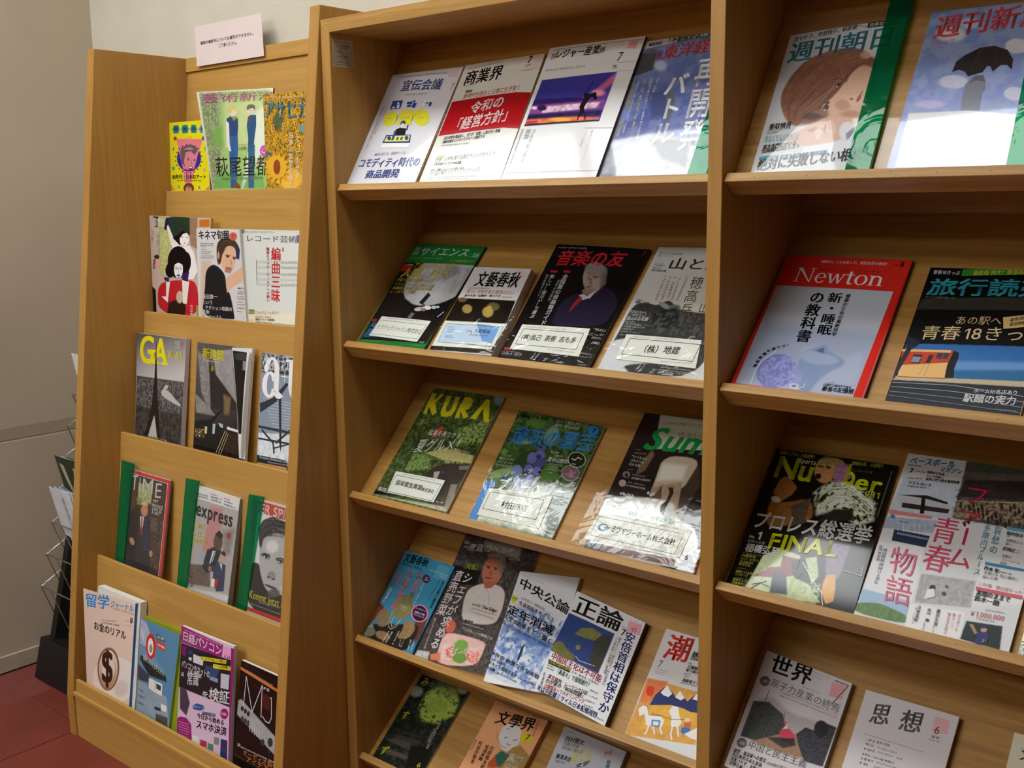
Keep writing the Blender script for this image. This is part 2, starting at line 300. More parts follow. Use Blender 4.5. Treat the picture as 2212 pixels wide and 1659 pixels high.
class Art:
    def __init__(s, q, nrm, ext, w, h):
        s.q = [np.array(p) for p in q]; s.n = np.array(nrm); s.ext = ext; s.w = w; s.h = h
        s.V = []; s.F = []; s.C = []; s.nv = 0; s.bulge = .0008; s.L = .08
    def pos(s, uv, off):
        u = uv[:, 0:1]; v = uv[:, 1:2]; a, b, c, d = s.q
        p = a*(1-u)*(1-v)+b*u*(1-v)+c*u*v+d*(1-u)*v
        uc = np.clip(u, 0, 1)
        return p+s.n*(off+s.bulge*4*uc*(1-uc))
    def put(s, uv, tri, col, off):
        uv = np.asarray(uv, float).reshape(-1, 2)
        tri = np.asarray(tri, int).reshape(-1, 3)
        if not len(tri): return
        col = np.asarray(col, float)
        if col.ndim == 1: col = np.tile(col, (len(uv), 1))
        s.V.append(s.pos(uv, off)); s.F.append(tri+s.nv); s.C.append(col); s.nv += len(uv)
    def poly(s, pts, col, off, clip=True):
        if clip:
            for ax, lim, sg in ((0, 0, 1), (0, 1, -1), (1, -s.ext, 1), (1, 1, -1)):
                out = []
                for i in range(len(pts)):
                    a, b = pts[i-1], pts[i]; da, db = sg*(a[ax]-lim), sg*(b[ax]-lim)
                    if (da >= 0) != (db >= 0):
                        t = da/(da-db); out.append((a[0]+t*(b[0]-a[0]), a[1]+t*(b[1]-a[1])))
                    if db >= 0: out.append(b)
                pts = out
                if len(pts) < 3: return
        tr = tessellate_polygon([[Vector((p[0], p[1], 0)) for p in pts]])
        pts = [tuple(p) for p in pts]; T = [tuple(t) for t in tr]
        L = s.L; k = 0
        while k < len(T) and len(T) < 900:        # split long triangles so that they follow the curved sheet
            a, b, c = T[k]; e = [(a, b, c), (b, c, a), (c, a, b)]
            m = max(e, key=lambda q: (pts[q[0]][0]-pts[q[1]][0])**2+(pts[q[0]][1]-pts[q[1]][1])**2)
            if (pts[m[0]][0]-pts[m[1]][0])**2+(pts[m[0]][1]-pts[m[1]][1])**2 > L*L:
                pts.append(((pts[m[0]][0]+pts[m[1]][0])/2, (pts[m[0]][1]+pts[m[1]][1])/2)); n = len(pts)-1
                T[k] = (m[0], n, m[2]); T.append((n, m[1], m[2]))
            else: k += 1
        s.put(pts, T, col, off)
    def rect(s, x0, y0, x1, y1, col, off): s.poly([(x0, y0), (x1, y0), (x1, y1), (x0, y1)], col, off)
    def chars(s, st, org, ex, ey, col, off, bold):
        """lay a string from org along ex (unit = 1 em) with ey up"""
        x = 0
        for ch in st:
            v, f, adv = glyph(ch, bold)
            if v is not None:
                p = v.copy(); p[:, 0] += x
                uv = org+p[:, 0:1]*ex+p[:, 1:2]*ey
                uv[:, 0] = np.clip(uv[:, 0], .001, .999); uv[:, 1] = np.clip(uv[:, 1], -s.ext, .999)
                s.put(uv, f, col, off)
            x += adv
    def width(s, st, bold): return sum(glyph(c, bold)[2] for c in st)
    def items(s, items, off0, step=STEP):
        rnd = random.Random(3)
        for k, it in enumerate(items):
            o = it[0]; off = off0+k*step
            if o in 'gepqncx': continue
            col = srgb(it[1])
            if o == 'P': s.poly([(it[2][i]/1000, it[2][i+1]/1000) for i in range(0, len(it[2]), 2)], col, off)
            elif o == 'E':
                cx, cy, ax, ay, bx, by = [z/1000 for z in it[2:8]]; n = 20
                s.poly([(cx+ax*math.cos(t)+bx*math.sin(t), cy+ay*math.cos(t)+by*math.sin(t)) for t in [2*math.pi*i/n for i in range(n)]], col, off)
            elif o == 'L':
                w = it[2]/1000; P = [(it[3][i]/1000*s.w, it[3][i+1]/1000*s.h) for i in range(0, len(it[3]), 2)]
                for a, b in zip(P[:-1], P[1:]):
                    dx, dy = b[0]-a[0], b[1]-a[1]; l = math.hypot(dx, dy) or 1; nx, ny = -dy/l*w/2, dx/l*w/2; ex_, ey_ = dx/l*w*.3, dy/l*w*.3
                    q = [(a[0]+nx-ex_, a[1]+ny-ey_), (b[0]+nx+ex_, b[1]+ny+ey_), (b[0]-nx+ex_, b[1]-ny+ey_), (a[0]-nx-ex_, a[1]-ny-ey_)]
                    s.poly([(x/s.w, y/s.h) for x, y in q], col, off)
            elif o == 'H':
                A, B_g = [np.array(z, float).reshape(-1, 2)/1000 for z in (it[4], it[5])]; cs = [srgb(z) for z in it[2]]
                def at(G, t):
                    t = t*(len(G)-1); i = min(int(t), len(G)-2); f = t-i; return G[i]*(1-f)+G[i+1]*f
                for j in range(it[6]):
                    k_ = rnd.random(); t0 = rnd.uniform(0, .55); t1 = min(1, t0+rnd.uniform(.25, .6)); dk = rnd.uniform(-.12, .12); cc = cs[rnd.randrange(len(cs))]; m = 7; pts = []
                    for i in range(m+1):
                        t = t0+(t1-t0)*i/m; kk = min(1, max(0, k_+dk*i/m)); a = at(A, t); b = at(B_g, t); pts.append(((a*(1-kk)+b*kk)*[s.w, s.h]))
                    L_ = []; R_ = []
                    for i, p_ in enumerate(pts):
                        d = pts[min(i+1, m)]-pts[max(i-1, 0)]; d = d/(np.linalg.norm(d)+1e-9); w_ = it[3]/2000*math.sin(math.pi*(i+.3)/(m+.6)); nn = np.array([-d[1], d[0]])*w_
                        L_.append((p_+nn)/[s.w, s.h]); R_.append((p_-nn)/[s.w, s.h])
                    fl_ = []
                    for i in range(m): fl_ += [(i, i+1, m+2+i), (m+2+i-1+0, i, m+2+i)] if False else [(i, i+1, m+1+i), (i+1, m+2+i, m+1+i)]
                    s.put(np.clip(np.array(L_+R_), [.001, -s.ext], [.999, .999]), fl_, cc, off)
            elif o in ('T', 'IT'):
                st = it[2]; x0, y0, x1, y1, hh = [z/1000 for z in it[3:8]]; bold = len(it) > 8
                cj = iscjk(st); em = hh/(.92 if cj else .70)
                W_ = s.width(st, bold); ex = np.array([x1-x0, y1-y0])/W_; ey = np.array([0, em])
                if o == 'IT': ey = ey+np.array([.28*em*s.h/s.w, 0])
                s.chars(st, np.array([x0, y0])+(ey*.08 if cj else 0), ex, ey, col, off, bold)
            elif o == 'SF':
                st = it[2]; x0, y0, x1, y1, hh = [z/1000 for z in it[3:8]]
                big = any(c.isupper() for c in st); em = hh/(.68 if big else .48); W_ = sum(ROM[c][0] for c in st)
                ex = np.array([x1-x0, y1-y0])/W_; x = 0
                for c in st:
                    for pg in ROM[c][1]:
                        q = [(x0+(px+x)*ex[0], y0+(px+x)*ex[1]+py*em) for px, py in pg]; s.poly(q, col, off)
                    x += ROM[c][0]
            elif o == 'V':
                st = it[2]; x0, y0, x1, y1, ww = [z/1000 for z in it[3:8]]; bold = len(it) > 8; n = len(st)
                d = np.array([x1-x0, y1-y0])/n
                for i, ch in enumerate(st):
                    c = np.array([x0, y0])+d*(i+.5); v, f, adv = glyph(ch, bold)
                    if v is None: continue
                    ex = np.array([ww, 0])*.98; ey = -d*1.0
                    p = v-np.array([[.5 if ord(ch) > 0x2fff else (v[:, 0].max()+v[:, 0].min())/2, .38]])
                    if ch in 'ー（）「」': p = np.stack([p[:, 1], -p[:, 0]], 1)
                    if ch in '、。': p = p+np.array([[.6, .6]])
                    uv = c+p[:, 0:1]*ex+p[:, 1:2]*ey
                    uv[:, 0] = np.clip(uv[:, 0], .001, .999); uv[:, 1] = np.clip(uv[:, 1], -s.ext, .999)
                    s.put(uv, f, col, off)
            elif o in 'ZY':
                x0, y0, x1, y1, hh = [z/1000 for z in it[2:7]]
                if o == 'Z': l = math.hypot((x1-x0)*s.w, (y1-y0)*s.h); cell = hh*s.h*1.05
                else: l = math.hypot((x1-x0)*s.w, (y1-y0)*s.h); cell = hh*s.w*1.05
                n = max(1, min(60, int(l/max(cell, .0004)))); ex = np.array([x1-x0, y1-y0])/n
                ey = np.array([0, hh]) if o == 'Z' else np.array([hh, 0]); org = np.array([x0, y0]) if o == 'Z' else np.array([x0-hh/2, y0])
                q = []; f = []
                for i in range(n):
                    t_ = .13; a = rnd.random(); c_ = rnd.uniform(.3, .6); lo = rnd.uniform(0, .2)
                    for b in ((.08, .82-lo, .88, .82-lo+t_), (.14, .42, .82, .42+t_), (.05, lo*.4, .92, lo*.4+t_*.8), (c_, 0, c_+t_, 1), (.1 if a < .5 else .74, .1, (.1 if a < .5 else .74)+t_, .85)):
                        if rnd.random() < .22: continue
                        for bx, by in ((b[0], b[1]), (b[2], b[1]), (b[2], b[3]), (b[0], b[3])): q.append(org+ex*(i+bx)+ey*by)
                        m = len(q)-4; f += [(m, m+1, m+2), (m, m+2, m+3)]
                s.put(np.clip(np.array(q), [-.0, -s.ext], [1, 1]), f, col, off)
            elif o == 'A':
                P = [np.array([it[3][i]/1000, it[3][i+1]/1000]) for i in range(0, len(it[3]), 2)]; hh = it[4]/1000; n = len(it[2])
                sg = [0]
                for a, b in zip(P[:-1], P[1:]): sg.append(sg[-1]+np.linalg.norm((b-a)*[s.w, s.h]))
                for i, ch in enumerate(it[2]):
                    t = sg[-1]*i/(n-1)*.999; j = max(z for z in range(len(P)-1) if sg[z] <= t); fr = (t-sg[j])/(sg[j+1]-sg[j])
                    c = P[j]+(P[j+1]-P[j])*fr; d = (P[j+1]-P[j])*[s.w, s.h]; d /= np.linalg.norm(d); e = hh/.92*s.h
                    v, f, adv = glyph(ch, True); p = (v-[.5, .38])*e
                    uv = c+np.stack([(p[:, 0]*d[0]-p[:, 1]*d[1])/s.w, (p[:, 0]*d[1]+p[:, 1]*d[0])/s.h], 1); s.put(uv, f, col, off)
    def paint(s, bg, items, rel=.0013):
        soft = [it for it in items if it[0] in 'gepqncx']
        nx, ny = (max(2, int(s.w/rel)), max(2, int(s.h*(1+s.ext)/rel))) if soft else (8, 11)
        U, V = np.meshgrid(np.linspace(0, 1, nx+1), np.linspace(-s.ext, 1, ny+1)); U = U.ravel(); V = V.ravel()
        X = U*s.w*1000; Y = V*s.h*1000
        c = np.tile(srgb(bg), (len(U), 1)); clip = None
        def inpoly(fl, soft):
            P = np.array(fl, float).reshape(-1, 2)/1000*[s.w*1000, s.h*1000]; n = len(P)
            ins = np.zeros(len(X), bool); dd = np.full(len(X), 1e9)
            for i in range(n):
                x0, y0 = P[i-1]; x1, y1 = P[i]
                cond = ((y0 > Y) != (y1 > Y)); xx = x0+(Y-y0)*(x1-x0)/((y1-y0) if abs(y1-y0) > 1e-9 else 1e-9)
                ins ^= cond & (X < xx)
                ex, ey = x1-x0, y1-y0; t = np.clip(((X-x0)*ex+(Y-y0)*ey)/(ex*ex+ey*ey+1e-9), 0, 1)
                dd = np.minimum(dd, np.hypot(X-x0-t*ex, Y-y0-t*ey))
            sd = np.where(ins, dd, -dd); return np.clip(sd/max(soft, .8)+.5, 0, 1)
        def tex(sc, seed): return fbm(X/sc, Y/sc, seed)
        for k, it in enumerate(soft):
            o = it[0]
            if o == 'c': clip = inpoly(it[1], .6); continue
            if o == 'x': clip = None; continue
            if o == 'g':
                a = np.array(srgb(it[1])); b = np.array(srgb(it[2])); p0 = np.array(it[3:5])/1000*[s.w*1000, s.h*1000]; p1 = np.array(it[5:7])/1000*[s.w*1000, s.h*1000]
                d = p1-p0; t = np.clip(((X-p0[0])*d[0]+(Y-p0[1])*d[1])/(d@d), 0, 1)[:, None]; n = a*(1-t)+b*t; m = np.ones(len(X))
            elif o == 'e':
                cx, cy, ax, ay, bx, by = [z for z in it[2:8]]; sw, sh = s.w, s.h
                dx = X-cx*sw; dy = Y-cy*sh; ax *= sw; bx *= sw; ay *= sh; by *= sh; det = ax*by-ay*bx
                if abs(det) < 1e-9: continue
                r = np.hypot((dx*by-dy*bx)/det, (ax*dy-ay*dx)/det); m = np.clip((1-r)/max(it[8], .05)+.5, 0, 1); m = m*m*(3-2*m)
                n = np.array(srgb(it[1]))*(1+(it[9]*1.2*(tex(max(it[10]*.9, 2.5), k)-.5))[:, None]) if it[9] else np.array(srgb(it[1]))
            elif o in 'pq':
                m = inpoly(it[2] if o == 'p' else chaikin(it[2]), it[3]); n = np.array(srgb(it[1]))
                if it[4]: n = n*(1+(it[4]*1.8*(tex(max(it[5]*.8, 2.5), k)-.5))[:, None])
            elif o == 'n':
                m = np.clip((tex(max(it[2]*.42, 1.6), k+40)-it[3])*4.5+.5, 0, 1)*it[4]
                if it[5]: m = m*inpoly(it[5], 7)
                n = np.array(srgb(it[1]))
            if clip is not None: m = m*clip
            c = c*(1-m[:, None])+np.clip(n, 0, 1)*m[:, None]
        idx = np.arange((nx+1)*(ny+1)).reshape(ny+1, nx+1)
        a, b, d, e = idx[:-1, :-1].ravel(), idx[:-1, 1:].ravel(), idx[1:, 1:].ravel(), idx[1:, :-1].ravel()
        s.put(np.stack([U, V], 1), np.concatenate([np.stack([a, b, d], 1), np.stack([a, d, e], 1)]), c, 0)
    def build(s, name, mat, parent, org):
        v = np.concatenate(s.V)-np.array(org); f = np.concatenate(s.F); c = np.concatenate(s.C)
        me = bpy.data.meshes.new(name); me.vertices.add(len(v)); me.vertices.foreach_set('co', v.ravel())
        me.loops.add(len(f)*3); me.loops.foreach_set('vertex_index', f.ravel()); me.polygons.add(len(f))
        me.polygons.foreach_set('loop_start', np.arange(0, len(f)*3, 3)); 
        me.update(calc_edges=True); me.validate()
        at = me.color_attributes.new('Col', 'FLOAT_COLOR', 'POINT'); at.data.foreach_set('color', np.concatenate([c, np.ones((len(c), 1))], 1).ravel())
        me.polygons.foreach_set('use_smooth', np.ones(len(me.polygons), bool))
        # every triangle faces outward
        me.materials.append(mat); o = bpy.data.objects.new(name, me); return link(o, parent)
_R = np.random.RandomState(5).rand(64, 64)
def chaikin(fl):
    p = [(fl[i], fl[i+1]) for i in range(0, len(fl), 2)]
    for _ in range(2): p = [z for i in range(len(p)) for z in ((.78*p[i-1][0]+.22*p[i][0], .78*p[i-1][1]+.22*p[i][1]), (.22*p[i-1][0]+.78*p[i][0], .22*p[i-1][1]+.78*p[i][1]))]
    return [c for q in p for c in q]
def fbm(x, y, seed):
    t = 0; a = .5; s = 0
    for k in range(4):
        X = x*2**k+seed*7.3; Y = y*2**k+seed*3.1; xi = np.floor(X).astype(int); yi = np.floor(Y).astype(int); fx = X-xi; fy = Y-yi
        fx = fx*fx*(3-2*fx); fy = fy*fy*(3-2*fy)
        g = lambda i, j: _R[(xi+i) % 64, (yi+j) % 64]
        t = t+a*((g(0, 0)*(1-fx)+g(1, 0)*fx)*(1-fy)+(g(0, 1)*(1-fx)+g(1, 1)*fx)*fy); s += a; a *= .5
    return np.clip((t/s-.5)*1.5+.5, 0, 1)
def sheet(art, name, mat, parent, org, uv4, o_front, thick, nx=6, ny=8):
    """a thin box that follows the cover: uv4 = BL BR TR TL corners in cover units"""
    a, b, c, d = [np.array(p, float) for p in uv4]
    u, v = np.meshgrid(np.linspace(0, 1, nx+1), np.linspace(0, 1, ny+1)); u = u.ravel()[:, None]; v = v.ravel()[:, None]
    uv = a*(1-u)*(1-v)+b*u*(1-v)+c*u*v+d*(1-u)*v
    F = art.pos(uv, o_front)-org; Bk = art.pos(uv, o_front-thick)-org; n = len(uv)
    q = MB(); idx = lambda i, j: j*(nx+1)+i
    f = []
    for j in range(ny):
        for i in range(nx):
            k = (idx(i, j), idx(i+1, j), idx(i+1, j+1), idx(i, j+1)); f.append(k)
            if thick: f.append(tuple(z+n for z in k[::-1]))
    if thick:
        bd = [idx(i, 0) for i in range(nx+1)]+[idx(nx, j) for j in range(1, ny+1)]+[idx(i, ny) for i in range(nx-1, -1, -1)]+[idx(0, j) for j in range(ny-1, 0, -1)]
        for i in range(len(bd)): p, r = bd[i], bd[(i+1) % len(bd)]; f.append((r, p, p+n, r+n))
    me = bpy.data.meshes.new(name); me.from_pydata([tuple(p) for p in F]+([tuple(p) for p in Bk] if thick else []), [], f); me.update()
    me.materials.append(mat); o = bpy.data.objects.new(name, me); link(o, parent); return o
_sp = {}
def spinemat(h):
    if h not in _sp: _sp[h] = plain('spine_'+h, h, .4, .4, 30, .04)
    return _sp[h]
def quad4(fl):  # stored TL TR BR BL -> BL BR TR TL
    p = [(fl[i]/1000, fl[i+1]/1000) for i in range(0, 8, 2)]; return [p[3], p[2], p[1], p[0]]
def magazine(key, label, group):
    r = M[key]; q = [np.array(p, float) for p in r['q']]; w = float(np.linalg.norm(q[1]-q[0])); h = float(np.linalg.norm(q[3]-q[0])); e = max(r['x'], 0)
    art = Art(q, r['n'], e, w, h)
    if key[0] in 'JKLMN': art.bulge = .0004; art.L = .05
    org = art.pos(np.array([[0, -e]]), -r['t'])[0]
    t = empty('magazine', tuple(org)); tag(t, label, 'magazine', group)
    art.paint(r['bg'], r['i']); art.items(r['i'], .0002)
    art.build('cover', MATTE if key in SATIN else PRINT, t, org)
    nrm = art.n
    full = [(0.002, -e+.001), (.998, -e+.001), (.998, .998), (.002, .998)]
    th = r['t']
    if 'blk' in r:
        bq = quad4(r['blk']); bq[0] = (bq[0][0], -e); bq[1] = (bq[1][0], -e)
        sheet(art, 'pages', spinemat(r['bb']) if 'bb' in r else PAPER, t, org, bq, -.007, th)
        sheet(art, 'cover_backing', PAPER, t, org, full, -.0003, .0006)
    else: sheet(art, 'pages', PAPER, t, org, full, -.0003, th-.0003)
    if 'sp' in r: sheet(art, 'spine', spinemat(r['sp']), t, org, [(.994, -e), (1.003, -e), (1.003, 1.001), (.994, 1.001)], -.0001, th, 1, 8)
    top = .0002+len(r['i'])*STEP+.0006
    if 'cards' in r:
        for uv, its in r['cards']:
            c = sheet(art, 'sponsor_card', CARDPAPER, t, org, quad4(uv), top, .0003)
            a2 = Art(q, r['n'], 1, w, h); a2.items(its, top+.00006); a2.build('card_print', CARD, c, org)
        top += .0008
    if 'sleeve' in r:
        s4 = quad4(r['sleeve']); s4[0] = (s4[0][0], max(s4[0][1], -e)); s4[1] = (s4[1][0], max(s4[1][1], -e))
        sheet(art, 'plastic_sleeve', CLEAR, t, org, s4, top+.0006, 0, 14, 18)
    if 'binder' in r:
        s4 = quad4(r['binder']); s4[0] = (s4[0][0], -e); s4[1] = (s4[1][0], -e)
        s4 = [(min(x, BMAX.get(key, 9)), y) for x, y in s4]
        b = sheet(art, 'clear_binder', CLEAR2, t, org, s4, top+.0008, 0, 12, 16)
        g4 = quad4(r['green']); g4[0] = (g4[0][0], -e); g4[1] = (g4[1][0], -e)
        g4 = [(min(x, BMAX.get(key, 9)), y) for x, y in g4]
        sheet(art, 'green_spine', GREEN, t, org, g4, top+.003, .0042, 5, 14)
    return t

# cover data: corner points in metres, artwork in thousandths of the cover
M={}
M['A1']={'q':[[0.0222,0.0332,1.4442],[0.2259,0.0325,1.4431],[0.2313,0.1721,1.6711],[0.0233,0.1721,1.6712]],'x':0.043,'bg':'dcdde2','t':0.005,'n':[-0.0,-0.8529,0.5221],'i':[('Z','787880',106,960,897,950,18),('P','dcc4ca',[825,971,954,971,977,914,855,913]),('T','40558c','宣伝会議',228,832,809,810,99,1),('T','505a78','7',942,797,975,800,57),('T','80828a','MARKETING & CREATIVITY',339,783,653,775,16),('P','2d4d96',[188,743,339,740,348,664,196,663]),('E','e8ecf4',287,716,16,-1,9,-13),('P','e8ecf4',[289,671,279,703,316,701,329,671]),('P','b8c4e0',[217,668,218,689,261,688,267,668]),('P','2d4d96',[414,721,494,720,495,697,416,698]),('P','2d4d96',[438,692,493,693,496,670,426,673]),('E','2d4d96',513,720,17,-1,7,-11),('P','2d4d96',[505,703,561,702,560,658,510,663]),('E','f0f2f6',661,714,14,-1,7,-11),('E','f0f2f6',709,716,13,-1,6,-10),('E','f0f2f6',753,716,12,-1,6,-10),('P','f0f2f6',[644,695,674,695,678,660,651,660]),('P','5a6aa0',[692,699,729,699,731,686,693,686]),('P','2d4d96',[739,700,772,700,773,661,744,661]),('P','e6e23c',[244,653,358,614,375,529,268,499,179,540,156,614]),('P','e6e23c',[389,644,556,638,591,611,606,505,527,500,400,515,379,618]),('E','e6e23c',714,563,113,-6,50,-77),('L','444444',1.49,[379,600,353,592,368,561,358,548]),('L','444444',1.49,[610,592,586,580,598,554,589,541]),('Z','8a8a50',218,573,303,573,8),('Z','8a8a50',418,569,550,569,8),('Z','8a8a50',680,554,746,556,8),('P','23232c',[416,468,470,485,563,471,584,414,434,415]),('E','ebe6e8',484,502,34,-2,17,-25),('P','2f5a94',[453,502,444,538,479,551,522,529,521,509,476,525]),('P','2f5a94',[425,371,400,460,431,456,460,372]),('P','3a3f92',[568,459,558,505,578,501,589,452]),('P','33457f',[309,423,669,413,699,340,300,353]),('P','e6e46a',[330,414,661,406,673,355,316,364]),('E','2f4f94',373,393,29,-1,14,-20),('P','2f4f94',[409,411,448,411,447,370,415,372]),('P','2f4f94',[485,397,513,396,512,370,483,371]),('P','2f4f94',[541,397,571,397,570,369,543,369]),('E','2f4f94',626,385,27,-1,13,-20),('P','f2f4f6',[309,349,704,337,709,300,305,308]),('T','6f7ba6','機能を超える、価値をつくる',258,236,699,242,27),('T','5263a8','コモディティ時代の',75,137,954,130,82,1),('T','4a5da8','商品開発',251,36,733,39,74,1),('Y','8a8a92',88,710,96,314,23),('Y','9a9aa2',148,706,130,438,19)]}
M['A2']={'q':[[0.2369,0.0322,1.4427],[0.4445,0.0316,1.4416],[0.4365,0.1762,1.6778],[0.2359,0.1734,1.6732]],'x':0.036,'bg':'dcdcd2','t':0.005,'n':[-0.0,-0.8529,0.5221],'i':[('Z','8a8a86',51,955,498,978,12),('T','151515','商業界',64,817,548,830,122,1),('Z','8a8a86',82,803,285,811,12),('T','202020','7',817,937,869,941,55,1),('T','8a2a30','2019',812,901,872,906,25),('P','e4ccc8',[888,972,950,974,968,882,900,880]),('Z','9a9a9a',777,872,920,874,10),('P','6f8a3a',[143,768,234,766,239,743,148,744]),('T','b02a30','新時代を明るく元気に生き抜く',145,688,853,714,48),('P','b0141e',[18,677,483,694,814,699,999,684,1003,398,805,413,431,401,12,384]),('T','f4eeea','令和の',307,550,710,588,98,1),('T','f4eeea','「経営方針」',141,409,887,474,107,1),('T','3a3a3a','店の思想を商品化し、全てが「客数」に結び付く売場',104,346,790,377,29,1),('T','3a3a3a','持続可能なビジネスモデルへと脱皮する',104,313,629,340,28,1),('Z','8a8a8a',105,291,466,298,13),('P','9aaa3a',[106,218,202,220,204,199,109,199]),('T','404040','恐怖！人材を潰す店長のチェックポイント',103,156,833,194,41),('T','404040','人手不足をつくりだすNG言動',104,130,454,136,24,1),('P','6a7a30',[97,101,158,102,159,85,98,83]),('T','404040','資金とコミュニティを手に入れる',179,85,521,94,19,1),('T','505050','中小店の味方 クラウドファンディング',98,44,719,71,39),('Z','8a8a8a',89,25,708,30,11),('Z','8a8a8a',94,11,612,13,9)]}
M['A3']={'q':[[0.4514,0.0246,1.4416],[0.6624,0.0254,1.443],[0.6625,0.1739,1.6856],[0.4503,0.174,1.6857]],'x':0.021,'bg':'e2e4e4','t':0.005,'n':[-0.0,-0.8529,0.5221],'sp':'3c3038','i':[('L','555555',0.84,[44,981,998,980]),('T','1c1c1c','レジャー産業',89,907,574,904,69,1),('T','1c1c1c','月刊',52,902,96,903,47,1),('T','1c1c1c','資料',572,907,629,909,45,1),('T','151515','7',785,832,845,832,65),('T','333333','July',775,790,814,792,13,1),('Z','555555',770,774,840,775,9),('T','8a8a8a','Leisure Industry Data',43,813,480,811,20),('L','777777',0.63,[811,819,1008,813]),('L','777777',0.63,[844,753,1015,748]),('P','e4a8ac',[858,982,942,983,947,910,854,922]),('c',[47,748,839,751,837,393,38,395]),('g','2a2a78','6a4a9a',467,734,478,509),('p','3a3a9a',[47,748,839,751,842,604,58,564],8.4,0.12,25.2),('p','c4689a',[663,616,840,750,870,689,710,583],6.3,0.2,12.6),('e','f09ab0',720,604,63,-4,11,-23,1.0,0,6.3),('p','2a2468',[-6,599,543,586,670,542,2,545],4.2,0.1,12.6),('p','9a4a9a',[9,552,809,547,825,496,21,490],3.8,0.35,10.5),('p','e8c8dc',[174,535,775,535,756,493,188,488],2.9,0.5,8.4),('p','2c2350',[13,483,826,474,828,431,32,429],3.8,0.4,12.6),('e','f2ecf4',81,532,34,-2,6,-11,0.71,0,6.3),('e','2c2350',167,527,57,-3,13,-23,0.47,0,6.3),('p','e87a4a',[24,445,514,441,814,417,826,395,40,406],3.8,0.4,10.5),('e','f4b04a',415,427,120,-6,7,-14,0.89,0,6.3),('p','b83a50',[40,436,174,433,178,406,43,409],2.9,0.3,8.4),('p','151018',[32,410,317,410,841,405,840,387,41,389],1.3,0,6.3),('x',),('L','1a1420',1.05,[631,695,608,653,590,606]),('P','1a1420',[574,603,590,613,632,595,677,607,705,598,719,575,654,572,632,515,598,480,577,511,595,576]),('E','1a1420',690,598,18,-1,6,-11),('P','1a1420',[687,577,725,575,726,551,705,553]),('P','1a1420',[578,514,626,516,643,463,605,466]),('L','1a1420',2.1,[613,475,607,443,606,414]),('L','1a1420',2.1,[634,474,665,440,686,413]),('V','909498','ゴルフビジネス',171,369,169,121,46),('V','a0a4a8','開国',108,372,115,297,57),('Y','8a8e92',40,376,47,119,22),('V','a8acb0','観光コンテンツとして',802,331,814,61,20),('V','a8acb0','「ゴルフの最前線」',745,334,734,206,20),('L','8a8e94',0.63,[717,348,1004,337]),('L','8a8e94',0.63,[34,49,1009,41])]}
M['A4']={'q':[[0.6635,0.0324,1.443],[0.8735,0.0337,1.4451],[0.8703,0.1764,1.6782],[0.6603,0.1752,1.6761]],'x':0.041,'bg':'6f7fa8','t':0.005,'n':[-0.0,-0.8529,0.5221],'i':[('g','5a7ab8','4a58a8',377,915,344,330),('n','8a98c8',30.2,0.5,0.4, None),('p','d4d8dc',[-7,1005,777,1050,788,997,11,941],0.8,0,5.7),('q','50565e',[13,937,149,938,178,837,-2,747,-9,262,0,0,-35,426],1.5,0.35,4.9),('p','353c46',[-4,908,156,899,173,769,-22,726],1.9,0.3,3.8),('p','8a8f9a',[-11,679,19,745,78,567,58,287,-5,276],1.5,0.4,3.0),('e','bcc8e4',240,793,59,-5,17,-39,0.8,0,5.7),('p','3a4a86',[208,602,409,616,456,395,312,404],11.3,0.1,11.3),('p','5a6068',[389,573,479,581,503,392,465,352],3.8,0.2,5.7),('p','a8acb8',[-18,240,360,293,751,224,939,-28,0,0],7.6,0.35,13.2),('p','585c64',[383,242,746,238,787,30,532,109],7.6,0.35,9.4),('e','7a90d8',53,450,50,-3,17,-38,1.0,0,5.7),('T','2a2a2c','徹底検証',52,956,183,959,26,1),('T','1c1c1e','「不動産好況」はいつまで',210,953,868,995,47,1),('T','c8222c','週刊',166,841,216,848,68,1),('T','c8222c','東洋経済',226,836,798,857,104,1),('V','f2f4f8','再開発',697,824,756,148,222,1),('V','f2f4f8','バトル',448,722,492,201,221,1),('V','dfe4ec','渋谷・日本橋・IT',258,702,254,539,25),('V','dfe4ec','再開発で伸びた街・IT登場をめぐる最前線',194,703,253,256,27),('V','e0d860','急死・札幌・横浜・名古屋・大阪・福岡ランキング',131,701,185,252,27),('V','dfe4ec','過密する地上げの知られざる真相',75,695,93,308,25)],'binder':[-21,1037,986,1026,990,-10,0,0],'green':[840,998,986,1026,990,-10,829,-9]}
